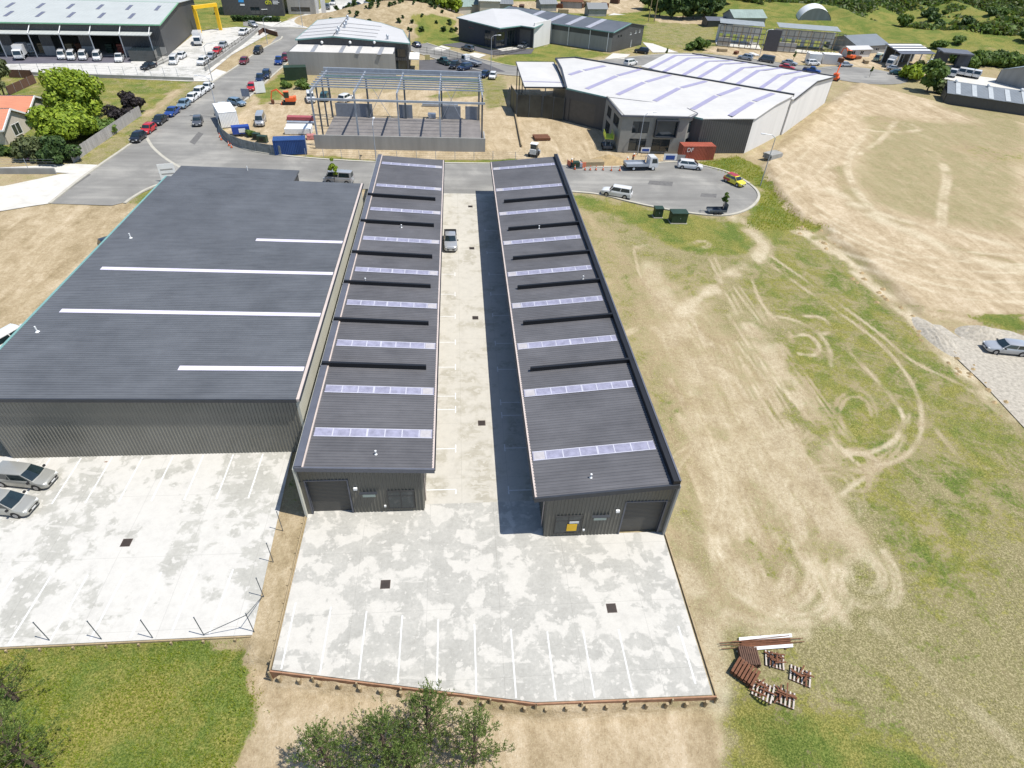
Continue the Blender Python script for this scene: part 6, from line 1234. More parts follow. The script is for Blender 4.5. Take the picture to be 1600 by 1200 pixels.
tree("shrub", "small olive bush right of the spiky plant by the path", "shrub", 24, 243, 2.6, 1.5, L_mid, 400, 5, .18, .06, .05, seed=17)
tree("shrub", "mauve flowering bush by the mesh fence", "shrub", 46, 250, 1.8, 1.2, L_pink, 350, 5, .14, .05, .05, seed=18)
tree("tree", "slender young street tree in front of the silver van", "tree", 524, 290, 1.3, 5.2, L_lime, 420, 6, .14, .05, 1.2, seed=19)
sap = tree("tree", "slim sapling staked on the verge beside the trailer", "tree", 1127, 333, 1.0, 4.0, L_mid, 260, 5, .14, .05, 1.0, seed=20)
again(sap, 1238, 99, .9, 1, "slim sapling on the verge below the scaffolding"); again(sap, 1040, 92, .9, 2, "slim sapling on the verge behind the factory's rear block"); again(sap, 1358, 121, .9, 2, "slim sapling at the far cul-de-sac's near edge")
# trees beyond the mound
dk = tree("tree", "dark dense tree behind the mound, tallest of its row", "tree", 672, 28, 10, 11, L_dark, 1500, 12, .50, .3, 1, "trees behind the planted mound", 21)
for k, (x, y, s, lb) in enumerate(((598, 8, .7, "leftmost dark tree behind the planted mound"), (614, 14, .8, "dark tree just right of the leftmost one behind the mound"), (634, 18, .85, "dark tree behind the left half of the mound's crest"), (655, 22, .8, "dark tree behind the middle of the mound"), (690, 16, 1.0, "dark tree at the right end of the mound, before the sage roofs"), (706, 11, .9, "dark tree directly left of the first sage roof"))):
    again(dk, x, y, s, k * 1.1, lb)
md = tree("tree", "bright green bush right of the mound before the showroom", "tree", 706, 37, 8, 5, L_lime, 900, 9, .45, .2, .2, None, 22)
again(md, 622, 12, .8, 1, "lime green tree among the dark ones left of the mound's crest"); again(md, 648, 13, .8, 2, "lime green tree among the dark ones over the mound's middle"); again(md, 583, 3, .8, 3, "lime green tree at the top of the far driveway")
for k, (x, y, s) in enumerate(((1012, 18, .8), (1030, 27, .85), (1048, 30, .8), (1066, 32, .85), (1082, 33, .8), (1098, 33, 1.0), (1112, 32, .9), (1126, 22, .9), (1040, 16, .9), (1075, 18, .9), (1100, 16, 1.0), (1060, 8, .9), (1025, 6, .9), (1130, 10, .9), (1415, 18, 1.3), (1395, 12, 1.2), (1432, 8, 1.2))):
    again(dk, x, y, s, k * 2.3, "dark bushy tree in the thick grove beyond the rough field" if k < 14 else "dark tall tree in the shady clump on the hill", "trees of the far grove" if k < 14 else "trees of the hill clump")
tree("tree", "dense mid green tree standing left of the black shelter", "tree", 1448, 143, 6.5, 8.5, L_mid, 2200, 13, .32, .22, .6, None, 23)
again(md, 1424, 124, .9, 1, "rounded green bush left of the dense tree by the teal sedan"); ob = tree("shrub", "olive scrub bush at the foot of the dense tree", "shrub", 1472, 146, 5, 3, L_olive, 700, 8, .35, .1, .1, None, 24)
again(ob, 1436, 108, .8, 2, "olive scrub bush behind the rounded bush at the yard entrance"); again(ob, 1405, 88, .7, 2, "olive bush behind the pole shed")
hg = tree("shrub", "dark hedge bush in the line along the back of the far right yard", "shrub", 1510, 106, 7, 3.6, L_mid, 700, 8, .42, .1, .1, "hedge behind the far right yard", 25)
for k in range(9): again(hg, 1494 + 13.5 * k, 100 + 1.2 * k, .8 + .3 * random.random(), k)
# hillside scrub
rngh = np.random.default_rng(5); hb = tree("shrub", "low dark bush on the grassy hillside", "shrub", 1500, 60, 5, 2.6, L_dark, 420, 7, .42, .1, .05, "bushes scattered on the hillside", 26); hm = tree("shrub", "low green bush on the grassy hillside", "shrub", 1550, 40, 6, 3, L_mid, 450, 7, .45, .1, .05, "green bushes scattered on the hillside", 27)
nh = 0
for k in range(1500):
    if nh > 130: break
    y = 215 + 330 * rngh.random() ** 1.25; x = 95 + (y - 190) * 0.35 + rngh.random() * (60 + y * .62)
    if lattice(np.array([x]), np.array([y]), 38, 5)[0] < .44 or (y < 268 and x < 168) or (x < 168 and y < 240): continue
    nh += 1; again(hb if nh % 2 else hm, 0, 0, .4 + rngh.random() * (1.1 if y > 330 else .75), k, w=(x, y))
for k in range(40):
    x = -10 + 260 * rngh.random(); y = 330 + 120 * rngh.random(); again(dk if k % 3 else md, 0, 0, .8 + .5 * rngh.random(), k, "tree in the far wood along the top edge", "trees of the far wood", (x, y))
for k in range(16): x = -160 + 150 * rngh.random(); y = 300 + 60 * rngh.random(); again(dk if k % 3 else md, 0, 0, .8 + .5 * rngh.random(), k, "tree in the far wood along the top edge", "trees of the far wood", (x, y))
for k in range(30): again(dk if k % 4 else md, 1140 + 15.5 * k + random.uniform(-5, 5), 9 - 12 * random.random() + (5 if k < 12 else 0), .75 + .5 * random.random(), k, "tree in the dark row along the top of the hillside", "trees along the hill top")
# unbroken scrub over the hillside: one mass
ng = 260000; hx = rngh.uniform(95, 430, ng); hy = rngh.uniform(212, 440, ng); dens = fbm(hx, hy, 34, 8, 4) + .25 * fbm(hx, hy, 7, 9, 2); k = (dens > .475 + .09 * rngh.random(ng)) & (poly_w(HILL, 30, hx, hy) > .5) & ~((hx < 172) & (hy < 268)) & (hx < hy * 1.02 + 20); hx, hy, dens = hx[k], hy[k], dens[k]
hz = height(hx, hy); hh = np.clip((dens - .47) * 13, .3, 3.4) * (.4 + .9 * fbm(hx, hy, 4, 12, 2)); u_ = rngh.random(len(hx)) ** .5; Cs = np.stack([hx, hy, hz + hh * u_], 1); Ns = rngh.normal(size=Cs.shape) * .7 + np.array([0, 0, .6]); Ns /= np.linalg.norm(Ns, axis=1, keepdims=True)
for mt_, kk, nm, lb in ((L_mid, np.arange(len(Cs)) % 5 < 3, "scrub", "green scrub matting the hillside"), (L_olive, np.arange(len(Cs)) % 5 >= 3, "scrub", "olive brown scrub mixed through the hillside")):
    tag(quads_obj(nm, Cs[kk], Ns[kk], .62 * (.5 + .9 * rngh.random(kk.sum())), mt_, None, 1.3, rngh), lb, "scrub", kind="stuff")
# shrubs planted on the mound, hedge before the dark office, site shrubs
sp0 = tree("shrub", "young shrub planted on the bare mound", "shrub", 600, 33, 1.5, 1.4, L_dark, 130, 5, .22, .05, .05, "young shrubs planted on the mound", 28)
for k in range(62):
    x = MOUND_C.x + (rngh.random() - .5) * 50; y = MOUND_C.y - 20 + 30 * rngh.random()
    if math.hypot((x - MOUND_C.x) / 1.5, y - MOUND_C.y) < 23: again(sp0, 0, 0, .6 + .7 * rngh.random(), k, w=(x, y))
hs = tree("shrub", "clipped dark green bush in the hedge row before the signed dark office", "shrub", 366, 33, 1.6, 1.7, L_dark, 220, 6, .22, .05, .05, "hedge row before the dark office", 29)
for k in range(17): again(hs, 366 + 4.3 * k, 33.0 + .08 * k, 1.0, k)
gs = tree("shrub", "green bush beside the dark green container on the site edge", "shrub", 474, 138, 3.2, 1.8, L_mid, 500, 6, .22, .05, .05, None, 30)
again(gs, 447, 137, .8, 1, "olive bush in front of the dark green container"); again(gs, 392, 213, .6, 2, "dark bush between the blue trailer and the site fence"); again(gs, 1093, 77, 1.6, 2, "bush at the right edge of the rough field by the scaffolding"); again(gs, 1080, 78, 1.2, 4, "pale bush at the corner of the rough field above the road")
# foreground pines: whorled branches carrying upright needle tufts
def pine(label, px, py, ztop, rad, seed, n_br=46, drop=6.0):
    rng = np.random.default_rng(seed); p = at(px, py, ztop); g = ground_z(p.x, p.y); H = ztop - g; t = thing("pine_tree", label, "tree", (0, 0, 0), "pines in the foreground"); m = MB(); m.tube((0, 0, -.3), (0, 0, H * .6), .16, 8, .10); m.tube((0, 0, H * .6), (0, 0, H - .1), .10, 6, .02); C = []; D = []
    for i in range(n_br):
        u = i / n_br; zb_ = H * (0.10 + .86 * u); ln = rad * (1 - u * .82) * (.7 + .45 * rng.random()); th = 2.39996 * i + rng.random() * .5
        d = np.array([math.cos(th), math.sin(th), 0]); tip = d * ln + np.array([0, 0, zb_ + ln * (.42 + .25 * rng.random())]); b0 = np.array([0, 0, zb_]); md_ = (b0 + tip) / 2 - np.array([0, 0, ln * .10])
        m.tube(tuple(b0), tuple(md_), .035, 5, .022); m.tube(tuple(md_), tuple(tip), .022, 5, .006); k = int(7 + ln * 9)
        for j in range(k):
            s = .25 + .75 * (j + rng.random()) / k; q = b0 * (1 - s) ** 2 + 2 * md_ * s * (1 - s) + tip * s * s; side = rng.normal(size=3) * np.array([1, 1, .4]); side /= np.linalg.norm(side); l2 = ln * .26 * rng.random() * (1.15 - .6 * s)
            c = q + side * l2; dr = side * .5 + np.array([0, 0, 1.0]) + d * .4; C.append(c); D.append(dr / np.linalg.norm(dr))
        C.append(tip); D.append(np.array([0, 0, 1.0]))
    for j in range(6): C.append(np.array([0, 0, H - .12 * j])); D.append(np.array([0, 0, 1.0]))
    C = np.array(C); D = np.array(D); K = 15; sel = rng.random(len(C)) < .72; C = C[sel]; D = D[sel]; n = len(C); Dr = np.repeat(D, K, 0); C2 = np.repeat(C, K, 0) + Dr * (rng.random((n * K, 1)) * .40); D2_ = Dr * .8 + rng.normal(size=(n * K, 3)) * .5; D2_ /= np.linalg.norm(D2_, axis=1, keepdims=True)
    L2 = .10 + .06 * rng.random((n * K, 1)); Wv = np.cross(D2_, rng.normal(size=(n * K, 3))); Wv /= np.linalg.norm(Wv, axis=1, keepdims=True); Wv *= .021
    co = np.stack([C2 - Wv * .5, C2 + D2_ * L2 * .55 - Wv, C2 + D2_ * L2, C2 + D2_ * L2 * .55 + Wv], 1).reshape(-1, 3); N4 = n * K
    me = bpy.data.meshes.new("needles"); me.vertices.add(4 * N4); me.vertices.foreach_set("co", co.astype(np.float32).ravel()); me.loops.add(4 * N4); me.loops.foreach_set("vertex_index", np.arange(4 * N4, dtype=np.int32)); me.polygons.add(N4)
    me.polygons.foreach_set("loop_start", np.arange(0, 4 * N4, 4, dtype=np.int32)); me.polygons.foreach_set("loop_total", np.full(N4, 4, dtype=np.int32)); me.update(calc_edges=True); me.materials.append(L_pine)
    o = bpy.data.objects.new("crown", me); COL.objects.link(o); o.parent = t; m.obj("trunk", M_bark, t); t.location = (p.x, p.y, g); return t
pine("pine at the bottom edge, tallest of the foreground clump", 664, 1088, 5.6, 2.7, 41, 46); pine("pine at the bottom edge, left of the tallest in the clump", 590, 1126, 5.4, 2.6, 42, 44); pine("pine at the bottom edge, left end of the foreground clump", 492, 1146, 5.0, 2.5, 43, 40); pine("pine at the bottom edge, right end of the foreground clump", 742, 1128, 5.0, 2.4, 44, 38)
pine("low pine at the bottom edge, between the tallest and its left neighbour", 632, 1170, 4.6, 2.3, 49, 40); pine("dark pine cut off by the left edge beside the lush grass", -92, 1085, 9, 2.6, 45, 54); pine("pine tip showing at the left edge just below the lot", -98, 985, 8, 2.3, 46, 40)
# grass tufts
def grass(name, label, n, xr, yr, mt, wfun, hgt, seed, cat="grass"):
    rng = np.random.default_rng(seed); x = rng.uniform(*xr, n); y = rng.uniform(*yr, n); k = rng.random(n) < wfun(x, y); x, y = x[k], y[k]; z = height(x, y); n = len(x); K = 3
    c = np.repeat(np.stack([x, y, z - .02], 1), K, 0); th = rng.uniform(0, 2 * math.pi, n * K); ln = hgt * (.5 + rng.random(n * K)); lean = rng.uniform(.1, .6, n * K)
    tip = c + np.stack([np.cos(th) * ln * lean, np.sin(th) * ln * lean, ln], 1); wv = np.stack([-np.sin(th), np.cos(th), np.zeros(n * K)], 1) * (hgt * .16)
    co = np.stack([c - wv, c + wv, tip], 1).reshape(-1, 3); N3 = n * K; me = bpy.data.meshes.new(name); me.vertices.add(3 * N3); me.vertices.foreach_set("co", co.astype(np.float32).ravel()); me.loops.add(3 * N3); me.loops.foreach_set("vertex_index", np.arange(3 * N3, dtype=np.int32)); me.polygons.add(N3)
    me.polygons.foreach_set("loop_start", np.arange(0, 3 * N3, 3, dtype=np.int32)); me.polygons.foreach_set("loop_total", np.full(N3, 3, dtype=np.int32)); me.update(calc_edges=True); me.materials.append(mt); o = bpy.data.objects.new(name, me); COL.objects.link(o); return tag(o, label, cat, kind="stuff")
GP = W([(-400, 1020), (0, 1016), (392, 1000), (386, 1040), (384, 1080), (380, 1120), (362, 1150), (366, 1200), (345, 1350), (-500, 1350)])
cl = lambda x, y, s, seed: fbm(x, y, s, seed, 3)
grass("grass", "lush green grass below the left parking lot", 42000, (-42, -10), (2, 21.2), L_grass, lambda x, y: poly_w(GP, .6, x + (fbm(x, y, 3.2, 201, 4) - .5) * 3.2, y + (fbm(x, y, 3.2, 301, 4) - .5) * 1.2) * np.clip(cl(x, y, 2.2, 61) * 2.2 - .35, .15, 1), .17, 51)
FLD = W([(900, 320), (1180, 340), (1290, 372), (1450, 510), (1600, 660), (1900, 900), (1900, 1400), (1150, 1400), (1130, 1110), (1045, 860), (1060, 750), (950, 440)])
def iw(arr):
    from_x = np.searchsorted
    return lambda x, y: arr.reshape(ny, nx)[np.clip(np.searchsorted(gy, y), 0, ny - 1), np.clip(np.searchsorted(gx, x), 0, nx - 1)]
Rf, Gf = iw(R), iw(G_)
grass("grass", "patchy green grass of the open field on the right", 60000, (15, 66), (4, 98), L_grass, lambda x, y: poly_w(FLD, 1, x, y) * Rf(x, y) * np.clip(cl(x, y, 3, 62) * 3 - 1.0, 0, 1), .09, 52)
grass("grass", "dry straw-coloured grass of the open field on the right", 70000, (15, 66), (4, 98), L_straw, lambda x, y: poly_w(FLD, 1, x, y) * (Gf(x, y) - .25) * np.clip(cl(x, y, 2, 63) * 3 - .9, 0, 1), .085, 53)
BANK = W([(1085, 255), (1150, 243), (1187, 262), (1212, 300), (1250, 343), (1292, 356), (1245, 362), (1190, 368), (1165, 350), (1180, 332), (1195, 300), (1180, 285)])
grass("grass", "long green grass on the bank around the turning circle", 16000, (40, 75), (84, 125), L_grass, lambda x, y: poly_w(BANK, .6, x, y), .28, 54)
# ---------------------------------------------------------------- street furniture, site gear, pallets, fences, people
def street_lamp(label, px, py, h, ang, arm=2.0):
    p = at(px, py, 0); t = thing("street_lamp", label, "street lamp", (p.x, p.y, ground_z(p.x, p.y)), "street lamps"); o = Vector(t.location); d = Vector((math.cos(ang), math.sin(ang), 0)); m = MB(); m.tube(o - Vector((0, 0, .3)), o + Vector((0, 0, h - .6)), .10, 8, .06); m.obj("pole", M_steel, t)
    m = MB(); a = o + Vector((0, 0, h - .6)); b_ = a + d * arm * .35 + Vector((0, 0, .5)); c = a + d * arm + Vector((0, 0, .6)); m.tube(a, b_, .05, 6); m.tube(b_, c, .05, 6); m.obj("arm", M_steel, t); m = MB(); m.obox(c + d * .25 - Vector((0, 0, .08)), (.7, .3, .14), ang); m.obj("lamp_head", M_white, t)
street_lamp("tall street lamp on the grass right of the turning circle", 1188, 290, 9, math.pi * .95); street_lamp("street lamp on the verge between the steel frame and the showroom", 767, 110, 8.6, .2); street_lamp("street lamp before the factory's grey corner office", 996, 241, 7.8, .3); street_lamp("street lamp behind the left unit row's far end", 588, 253, 7, math.pi / 2); street_lamp("street lamp at the depot entrance corner", 332, 126, 8, math.pi * .1); street_lamp("street lamp left of the white site cabin", 342, 184, 8, math.pi); street_lamp("street lamp on the bare bank left of the road", 418, 68, 7, 0); street_lamp("street lamp at the foot of the far driveway", 473, 42, 8, 0); street_lamp("street lamp before the scaffolding's dark gap", 1186, 90, 8, .3)
for x, lb in ((1013, "left timber power pole beside the far grove"), (1022, "right timber power pole beside the far grove")):
    p = at(x, 34, 0); t = thing("power_pole", lb, "power pole", (p.x, p.y, ground_z(p.x, p.y))); o = Vector(t.location); m = MB(); m.tube(o, o + Vector((0, 0, 11)), .2, 8, .14); m.obj("pole", M_timber, t); m = MB(); m.beam(o + Vector((-1, 0, 10.4)), o + Vector((1, 0, 10.4)), .12, .14); m.obj("crossarm", M_timber, t)
def fence(name, label, px, h, mt, post_sp=2.5, style="panel", z=0.0, cat="fence", post=M_steel, world=None):
    pts = world or W(px); t = thing(name, label, cat, (pts[0][0], pts[0][1], 0)); m = MB()
    if style == "panel": ribbon(m, pts, .06, z, z + h); m.obj("panel", mt, t)
    elif style == "wall": ribbon(m, pts, .25, z - .3, z + h); m.obj("wall", mt, t); return t
    elif style == "rails":
        for zz in (.12, .5, .95): 
            for a, b_ in zip(pts[:-1], pts[1:]): m.beam((a[0], a[1], z + h * zz), (b_[0], b_[1], z + h * zz), .05, .05)
        for a, b_ in zip(pts[:-1], pts[1:]):
            a, b_ = V2(a), V2(b_); n = int((b_ - a).length / .35)
            for i in range(n): c = a.lerp(b_, i / n); m.beam((c.x, c.y, z + .1), (c.x, c.y, z + h), .035, .035)
        m.obj("bars", mt, t)
    else:
        for zz in np.linspace(.05, 1, 5):
            for a, b_ in zip(pts[:-1], pts[1:]): m.tube((a[0], a[1], z + h * zz), (b_[0], b_[1], z + h * zz), .012, 4)
        m.obj("wires", mt, t)
    for a, b_ in zip(pts[:-1], pts[1:]):
        a, b_ = V2(a), V2(b_); n = max(1, int((b_ - a).length / post_sp))
        for i in range(n): c = a.lerp(b_, i / n); m = MB(); m.tube((c.x, c.y, z - .2), (c.x, c.y, z + h + .12), .045, 6); m.obj("post", post, t)
    return t
# paling fence, board by board tone from the streaked timber
P = W([(115, 254), (215, 184), (222, 180)]); t = thing("paling_fence", "weathered grey paling fence along the grass verge by the main road", "fence", (P[0].x, P[0].y, 0)); m = MB()
for a, b_ in zip(P[:-1], P[1:]):
    n = int((b_ - a).length / .16); d = (b_ - a).normalized(); r_ = math.atan2(d.y, d.x)
    for i in range(n): c = a.lerp(b_, i / n); m.obox((c.x + random.uniform(-.01, .01), c.y, -.1), (.145, .025, 1.95 + random.uniform(-.03, .03)), r_)
m.obj("palings", M_fence_t, t); m = MB()
for a, b_ in zip(P[:-1], P[1:]):
    for z in (.4, 1.5): m.beam((a.x - .06, a.y, z), (b_.x - .06, b_.y, z), .05, .09)
m.obj("rails", M_fence_t, t)
fence("paling_fence", "dark slatted garden fence at the left edge below the depot fence", [(14, 149), (57, 129), (52, 122), (15, 121)], 1.7, M_brown, 2.4)
fence("mesh_fence", "wire mesh fence with tall posts along the front of the depot yard", [(10, 114), (90, 117), (300, 124)], 2.2, M_steel, 3.0, "wires"); fence("low_wall", "long low grey wall under the depot yard mesh fence", [(8, 116), (90, 119), (303, 126)], .7, M_precast_grey, style="wall", cat="wall")
fence("retaining_wall", "long pale concrete retaining wall along the depot yard's road side", [(322, 111), (356, 86), (380, 69), (405, 48)], .9, M_precast_grey, style="wall", cat="retaining wall"); fence("bar_fence", "black bar fence on top of the depot yard retaining wall", [(320, 109), (354, 84), (378, 67), (403, 47)], 1.6, M_plastic, 2.6, "rails", post=M_plastic)
fence("bar_fence", "black bar fence by the depot entrance, at the glass shelter", [(226, 113), (265, 95)], 1.8, M_plastic, 2.6, "rails", post=M_plastic)
fence("low_wall", "low grey wall along the path at the left edge, beside the driveway", [(-100, 271), (0, 271), (88, 271)], .9, M_precast_grey, style="wall", cat="wall"); fence("mesh_fence", "fine mesh fence on posts above the path at the left edge", [(-60, 267), (0, 266), (90, 266)], 1.8, M_steel, 4, "wires")
fence("retaining_wall", "dark timber retaining wall around the bare bank corner", [(405, 55), (412, 50), (434, 57)], 1.2, M_brown, style="wall", cat="retaining wall")
fence("site_fence", "site fence hung with grey cloth curving round the building site corner", [(344, 196), (345, 206), (351, 216), (362, 225), (380, 232), (400, 237), (425, 241), (440, 243)], 1.7, mat("grey shade cloth", (0.22, 0.23, 0.21), 0.8, 0.35, 1.2), 2.4); fence("mesh_fence", "wire site fence in front of the steel frame's low precast wall", [(478, 246), (590, 250), (770, 250), (840, 252)], 1.5, M_steel_dark, 3.2, "wires")
fence("bar_fence", "dark bar fence between the asphalt lot and the upper road", [(656, 82), (690, 87), (740, 97)], 1.6, M_plastic, 2.4, "rails", post=M_plastic); fence("bar_fence", "dark bar fence beside the showroom's driveway", [(771, 89), (800, 83), (822, 78)], 1.5, M_plastic, 2.4, "rails", post=M_plastic)
fence("barrier", "orange mesh barrier round the roadworks by the lane's far end", [(886, 258), (893, 262), (915, 262)], 1.0, mat("orange mesh", (0.70, 0.20, 0.10), 0.7, .3, 3), 1.5, cat="barrier")
fence("timber_edge", "timber edging board along the bank top of the bare plateau", [(796, 140), (803, 170), (815, 230)], .5, M_timber, style="wall", cat="edging")
# posts of the unfinished lot fence
PB = [(-52, 21.5), (-40.2, 21.5)] + [tuple(at(x, y).to_2d()) for x, y in ((78, 1001), (159, 999), (239, 997), (319, 993), (397, 987), (412, 932), (427, 878), (442, 829))]
for k, (x, y) in enumerate(PB):
    if k < 2: x = -38.5 + 4.2 * k - 2; 
    t = thing("fence_post", "thin bare steel fence post along the left lot's edge", "fence post", (x, y, 0), "bare fence posts round the left lot"); m = MB(); m.tube((x, y, -.2), (x, y, 2.35), .03, 8); m.obj("post", M_steel_dark, t); m = MB(); m.tube((x, y, 2.35), (x, y, 2.39), .045, 8); m.obj("cap", M_steel_dark, t)
A_, B2, C_ = Vector((*PB[6], 0)), Vector((*PB[5], 0)), Vector((*PB[7], 0))
for q, lb in ((B2, "slanting brace rail of the lot fence corner, running along the front"), (C_, "slanting brace rail of the lot fence corner, running along the side")):
    t = thing("brace_rail", lb, "rail", A_); m = MB(); m.tube(A_ + Vector((0, 0, 2.2)), q + Vector((0, 0, .15)), .025, 6); m.obj("rail", M_steel_dark, t); m = MB(); m.ball(A_ + Vector((0, 0, 2.2)), .05, 6, 4); m.obj("clamp", M_steel_dark, t)
# containers and cabins
def container(label, a, b_, mt, w_=2.44, h=2.6, doors=True, cat="container", name="shipping_container"):
    a, b_ = at(*a).to_2d(), at(*b_).to_2d(); d = (b_ - a).normalized(); nn = V2((-d.y, d.x)) * w_; t = thing(name, label, cat, (a.x, a.y, 0)); m = MB(); ribs = int((b_ - a).length / .28); P = lambda s, o, z: (a.x + d.x * s + nn.x * o, a.y + d.y * s + nn.y * o, z); Lc = (b_ - a).length
    for o, sg in ((0, 1), (1, -1)):
        pr = [];
        for i in range(ribs): s = Lc * i / ribs; q = Lc / ribs; pr += [(s, 0), (s + q * .4, 0), (s + q * .5, .04 / w_), (s + q * .9, .04 / w_)]
        pr.append((Lc, 0)); vs = []; 
        for s, k in pr: vs += [P(s, o + sg * k, .15), P(s, o + sg * k, h - .1)]
        m.add(vs, [((2 * i, 2 * i + 2, 2 * i + 3, 2 * i + 1) if sg > 0 else (2 * i + 1, 2 * i + 3, 2 * i + 2, 2 * i)) for i in range(len(pr) - 1)])
    m.obj("side_panels", mt, t); m = MB()
    for s in (0.05, Lc - .05):
        for o in (.02, .98): m.beam(P(s, o, 0.02), P(s, o, h), .12, .12)
    for o in (.02, .98):
        for z in (.12, h - .06): m.beam(P(.05, o, z), P(Lc - .05, o, z), .12, .14)
    m.obj("frame", mt, t); m = MB(); m.slab([P(0, 0, h + .012), P(Lc, 0, h + .012), P(Lc, 1, h + .012), P(0, 1, h + .012)], .05); m.obj("roof", mt, t)
    m = MB(); m.slab([P(.02, .04, h - .12), P(.06, .04, h - .12), P(.06, .96, h - .12), P(.02, .96, h - .12)], h - .3); m.slab([P(Lc - .06, .04, h - .12), P(Lc - .02, .04, h - .12), P(Lc - .02, .96, h - .12), P(Lc - .06, .96, h - .12)], h - .3); e = m.obj("end_doors", mt, t); m = MB()
    for o in (.3, .45, .55, .7): m.tube(P(Lc + .02, o, .2), P(Lc + .02, o, h - .2), .025, 5)
    m.obj("lock_rods", M_steel, e); return t, P, Lc, math.atan2(d.y, d.x)
container("blue shipping container standing behind the site fence", (430, 243), (480, 241), M_blue_steel); t, P, Lc, ag = container("rusty red shipping container beside the factory's corner office", (1064, 250), (1114, 250), M_red_steel)
text_mesh("lettering", "DF", 1.1, M_paint, t, P(1.4, -.03, 1.9), (math.pi / 2, 0, ag), .01)
container("dark green container by the blank precast wall", (446, 126), (481, 125), M_green_box, 2.6, 2.9); container("white site cabin at the building site corner", (347, 201), (375, 198), M_white, 7.0, 2.9, cat="cabin", name="site_cabin"); container("white site cabin before the right scaffold block", (1262, 99), (1281, 100), M_white, 3, 2.7, cat="cabin", name="site_cabin"); container("pale grey container right of the white cabin by the scaffolding", (1284, 100), (1311, 102), M_precast_white, 3, 2.8)
def boxy(name, label, cat, px, py, dims, ang, mt, parts=(), z=None):
    """machine-like thing from local boxes: parts = (name, centre, dims, material)"""
    p = at(px, py, 0); z = ground_z(p.x, p.y) if z is None else z; t = thing(name, label, cat, (0, 0, 0))
    if dims: m = MB(); m.obox((0, 0, 0), dims); m.obj("base", mt, t)
    for nm, c, d, mm in parts:
        m = MB()
        if nm in ("wheel",): m.tube((c[0], c[1] - d[1] / 2, c[2]), (c[0], c[1] + d[1] / 2, c[2]), d[0] / 2, 14)
        elif len(d) == 4: m.beam(c, d[:3], d[3], d[3])
        else: m.obox(c, d)
        m.obj(nm, mm, t)
    t.location = (p.x, p.y, z); t.rotation_euler = (0, 0, ang); return t
# transformer boxes: sloped lid, doors, plinth, handle
def kiosk(label, px, py, L_, W_, H, ang):
    t = boxy("transformer_box", label, "transformer box", px, py, None, ang, None, [("plinth", (0, 0, 0), (L_ + .2, W_ + .2, .14), M_kerb), ("cabinet", (0, 0, .14), (L_, W_, H), M_green_box), ("lid", (0, 0, .14 + H), (L_ + .16, W_ + .16, .12), M_green_box)] + [("door", (-L_ / 2 + L_ * (i + .5) / 3, -W_ / 2 - .012, .28), (L_ / 3 - .05, .03, H - .25), M_green_box) for i in range(3)] + [("handle", (L_ * .05, -W_ / 2 - .045, H * .55), (.05, .04, .2), M_steel)])
kiosk("smaller dark green transformer box on the grass by the turning circle", 1027, 338, 1.3, 1.1, 1.35, 0.0); kiosk("larger dark green transformer box on the grass by the turning circle", 1058, 346, 2.5, 1.6, 1.5, 0.0)
boxy("trailer", "dark empty trailer with mesh sides parked at the turning circle's near kerb", "trailer", 1118, 333, None, .03, None, [("deck", (0, 0, .5), (2.9, 1.5, .08), M_steel_dark), ("side_rail", (0, -.74, .58), (2.9, .04, .32), M_steel_dark), ("side_rail", (0, .74, .58), (2.9, .04, .32), M_steel_dark), ("ramp", (1.5, 0, .5), (.06, 1.4, 1.3), M_steel_dark), ("drawbar", (-1.4, 0, .5), (-3.0, 0, .45, .08), M_steel_dark), ("jockey_post", (-2.7, 0, 0), (-2.7, 0, .7, .07), M_steel)] + [("wheel", (x, y, .3), (.6, .2), M_tyre) for x in (-.4, .35) for y in (-.85, .85)])
# excavator
def excavator(label, px, py, ang):
    t = boxy("excavator", label, "excavator", px, py, None, ang, None, [("track", (0, -.8, 0), (2.6, .45, .6), M_tyre), ("track", (0, .8, 0), (2.6, .45, .6), M_tyre), ("house", (-.35, 0, .7), (1.9, 1.7, .75), M_orange), ("counterweight", (-1.35, 0, .75), (.5, 1.6, .85), M_orange), ("cab", (.25, .4, 1.45), (1.0, .9, 1.2), M_green_box), ("cab_roof", (.25, .4, 2.65), (1.1, 1.0, .08), M_orange), ("boom", (.5, -.1, 1.2), (2.2, -.1, 3.0, .28), M_orange), ("boom", (2.15, -.1, 3.0), (3.3, -.1, 2.6, .25), M_orange), ("dipper", (3.25, -.1, 2.7), (3.7, -.1, .9, .2), M_orange), ("bucket", (3.45, -.1, .15), (.6, .8, .7), M_rust), ("blade", (1.5, 0, .1), (.12, 2.0, .4), M_orange)])
excavator("orange excavator with bent arm on the building site by the steel frame", 452, 162, math.pi + .1); excavator("small yellow-orange digger on the bare yard by the far cul-de-sac", 1326, 93, 2.0)
boxy("boom_lift", "orange boom lift at the far corner of the factory's rear block", "boom lift", 1304, 125, None, .9, None, [("chassis", (0, 0, .35), (2.4, 1.9, .6), M_orange), ("turret", (0, 0, .95), (1.9, 1.4, .9), M_orange), ("boom", (-.4, 0, 1.9), (1.2, 0, 4.2, .3), M_orange), ("boom", (1.2, 0, 4.2), (-1.0, 0, 5.6, .25), M_rust), ("basket", (-1.3, 0, 5.0), (.9, 1.6, 1.0), M_rust)] + [("wheel", (x, y, .4), (.8, .35), M_tyre) for x in (-.85, .85) for y in (-.95, .95)])
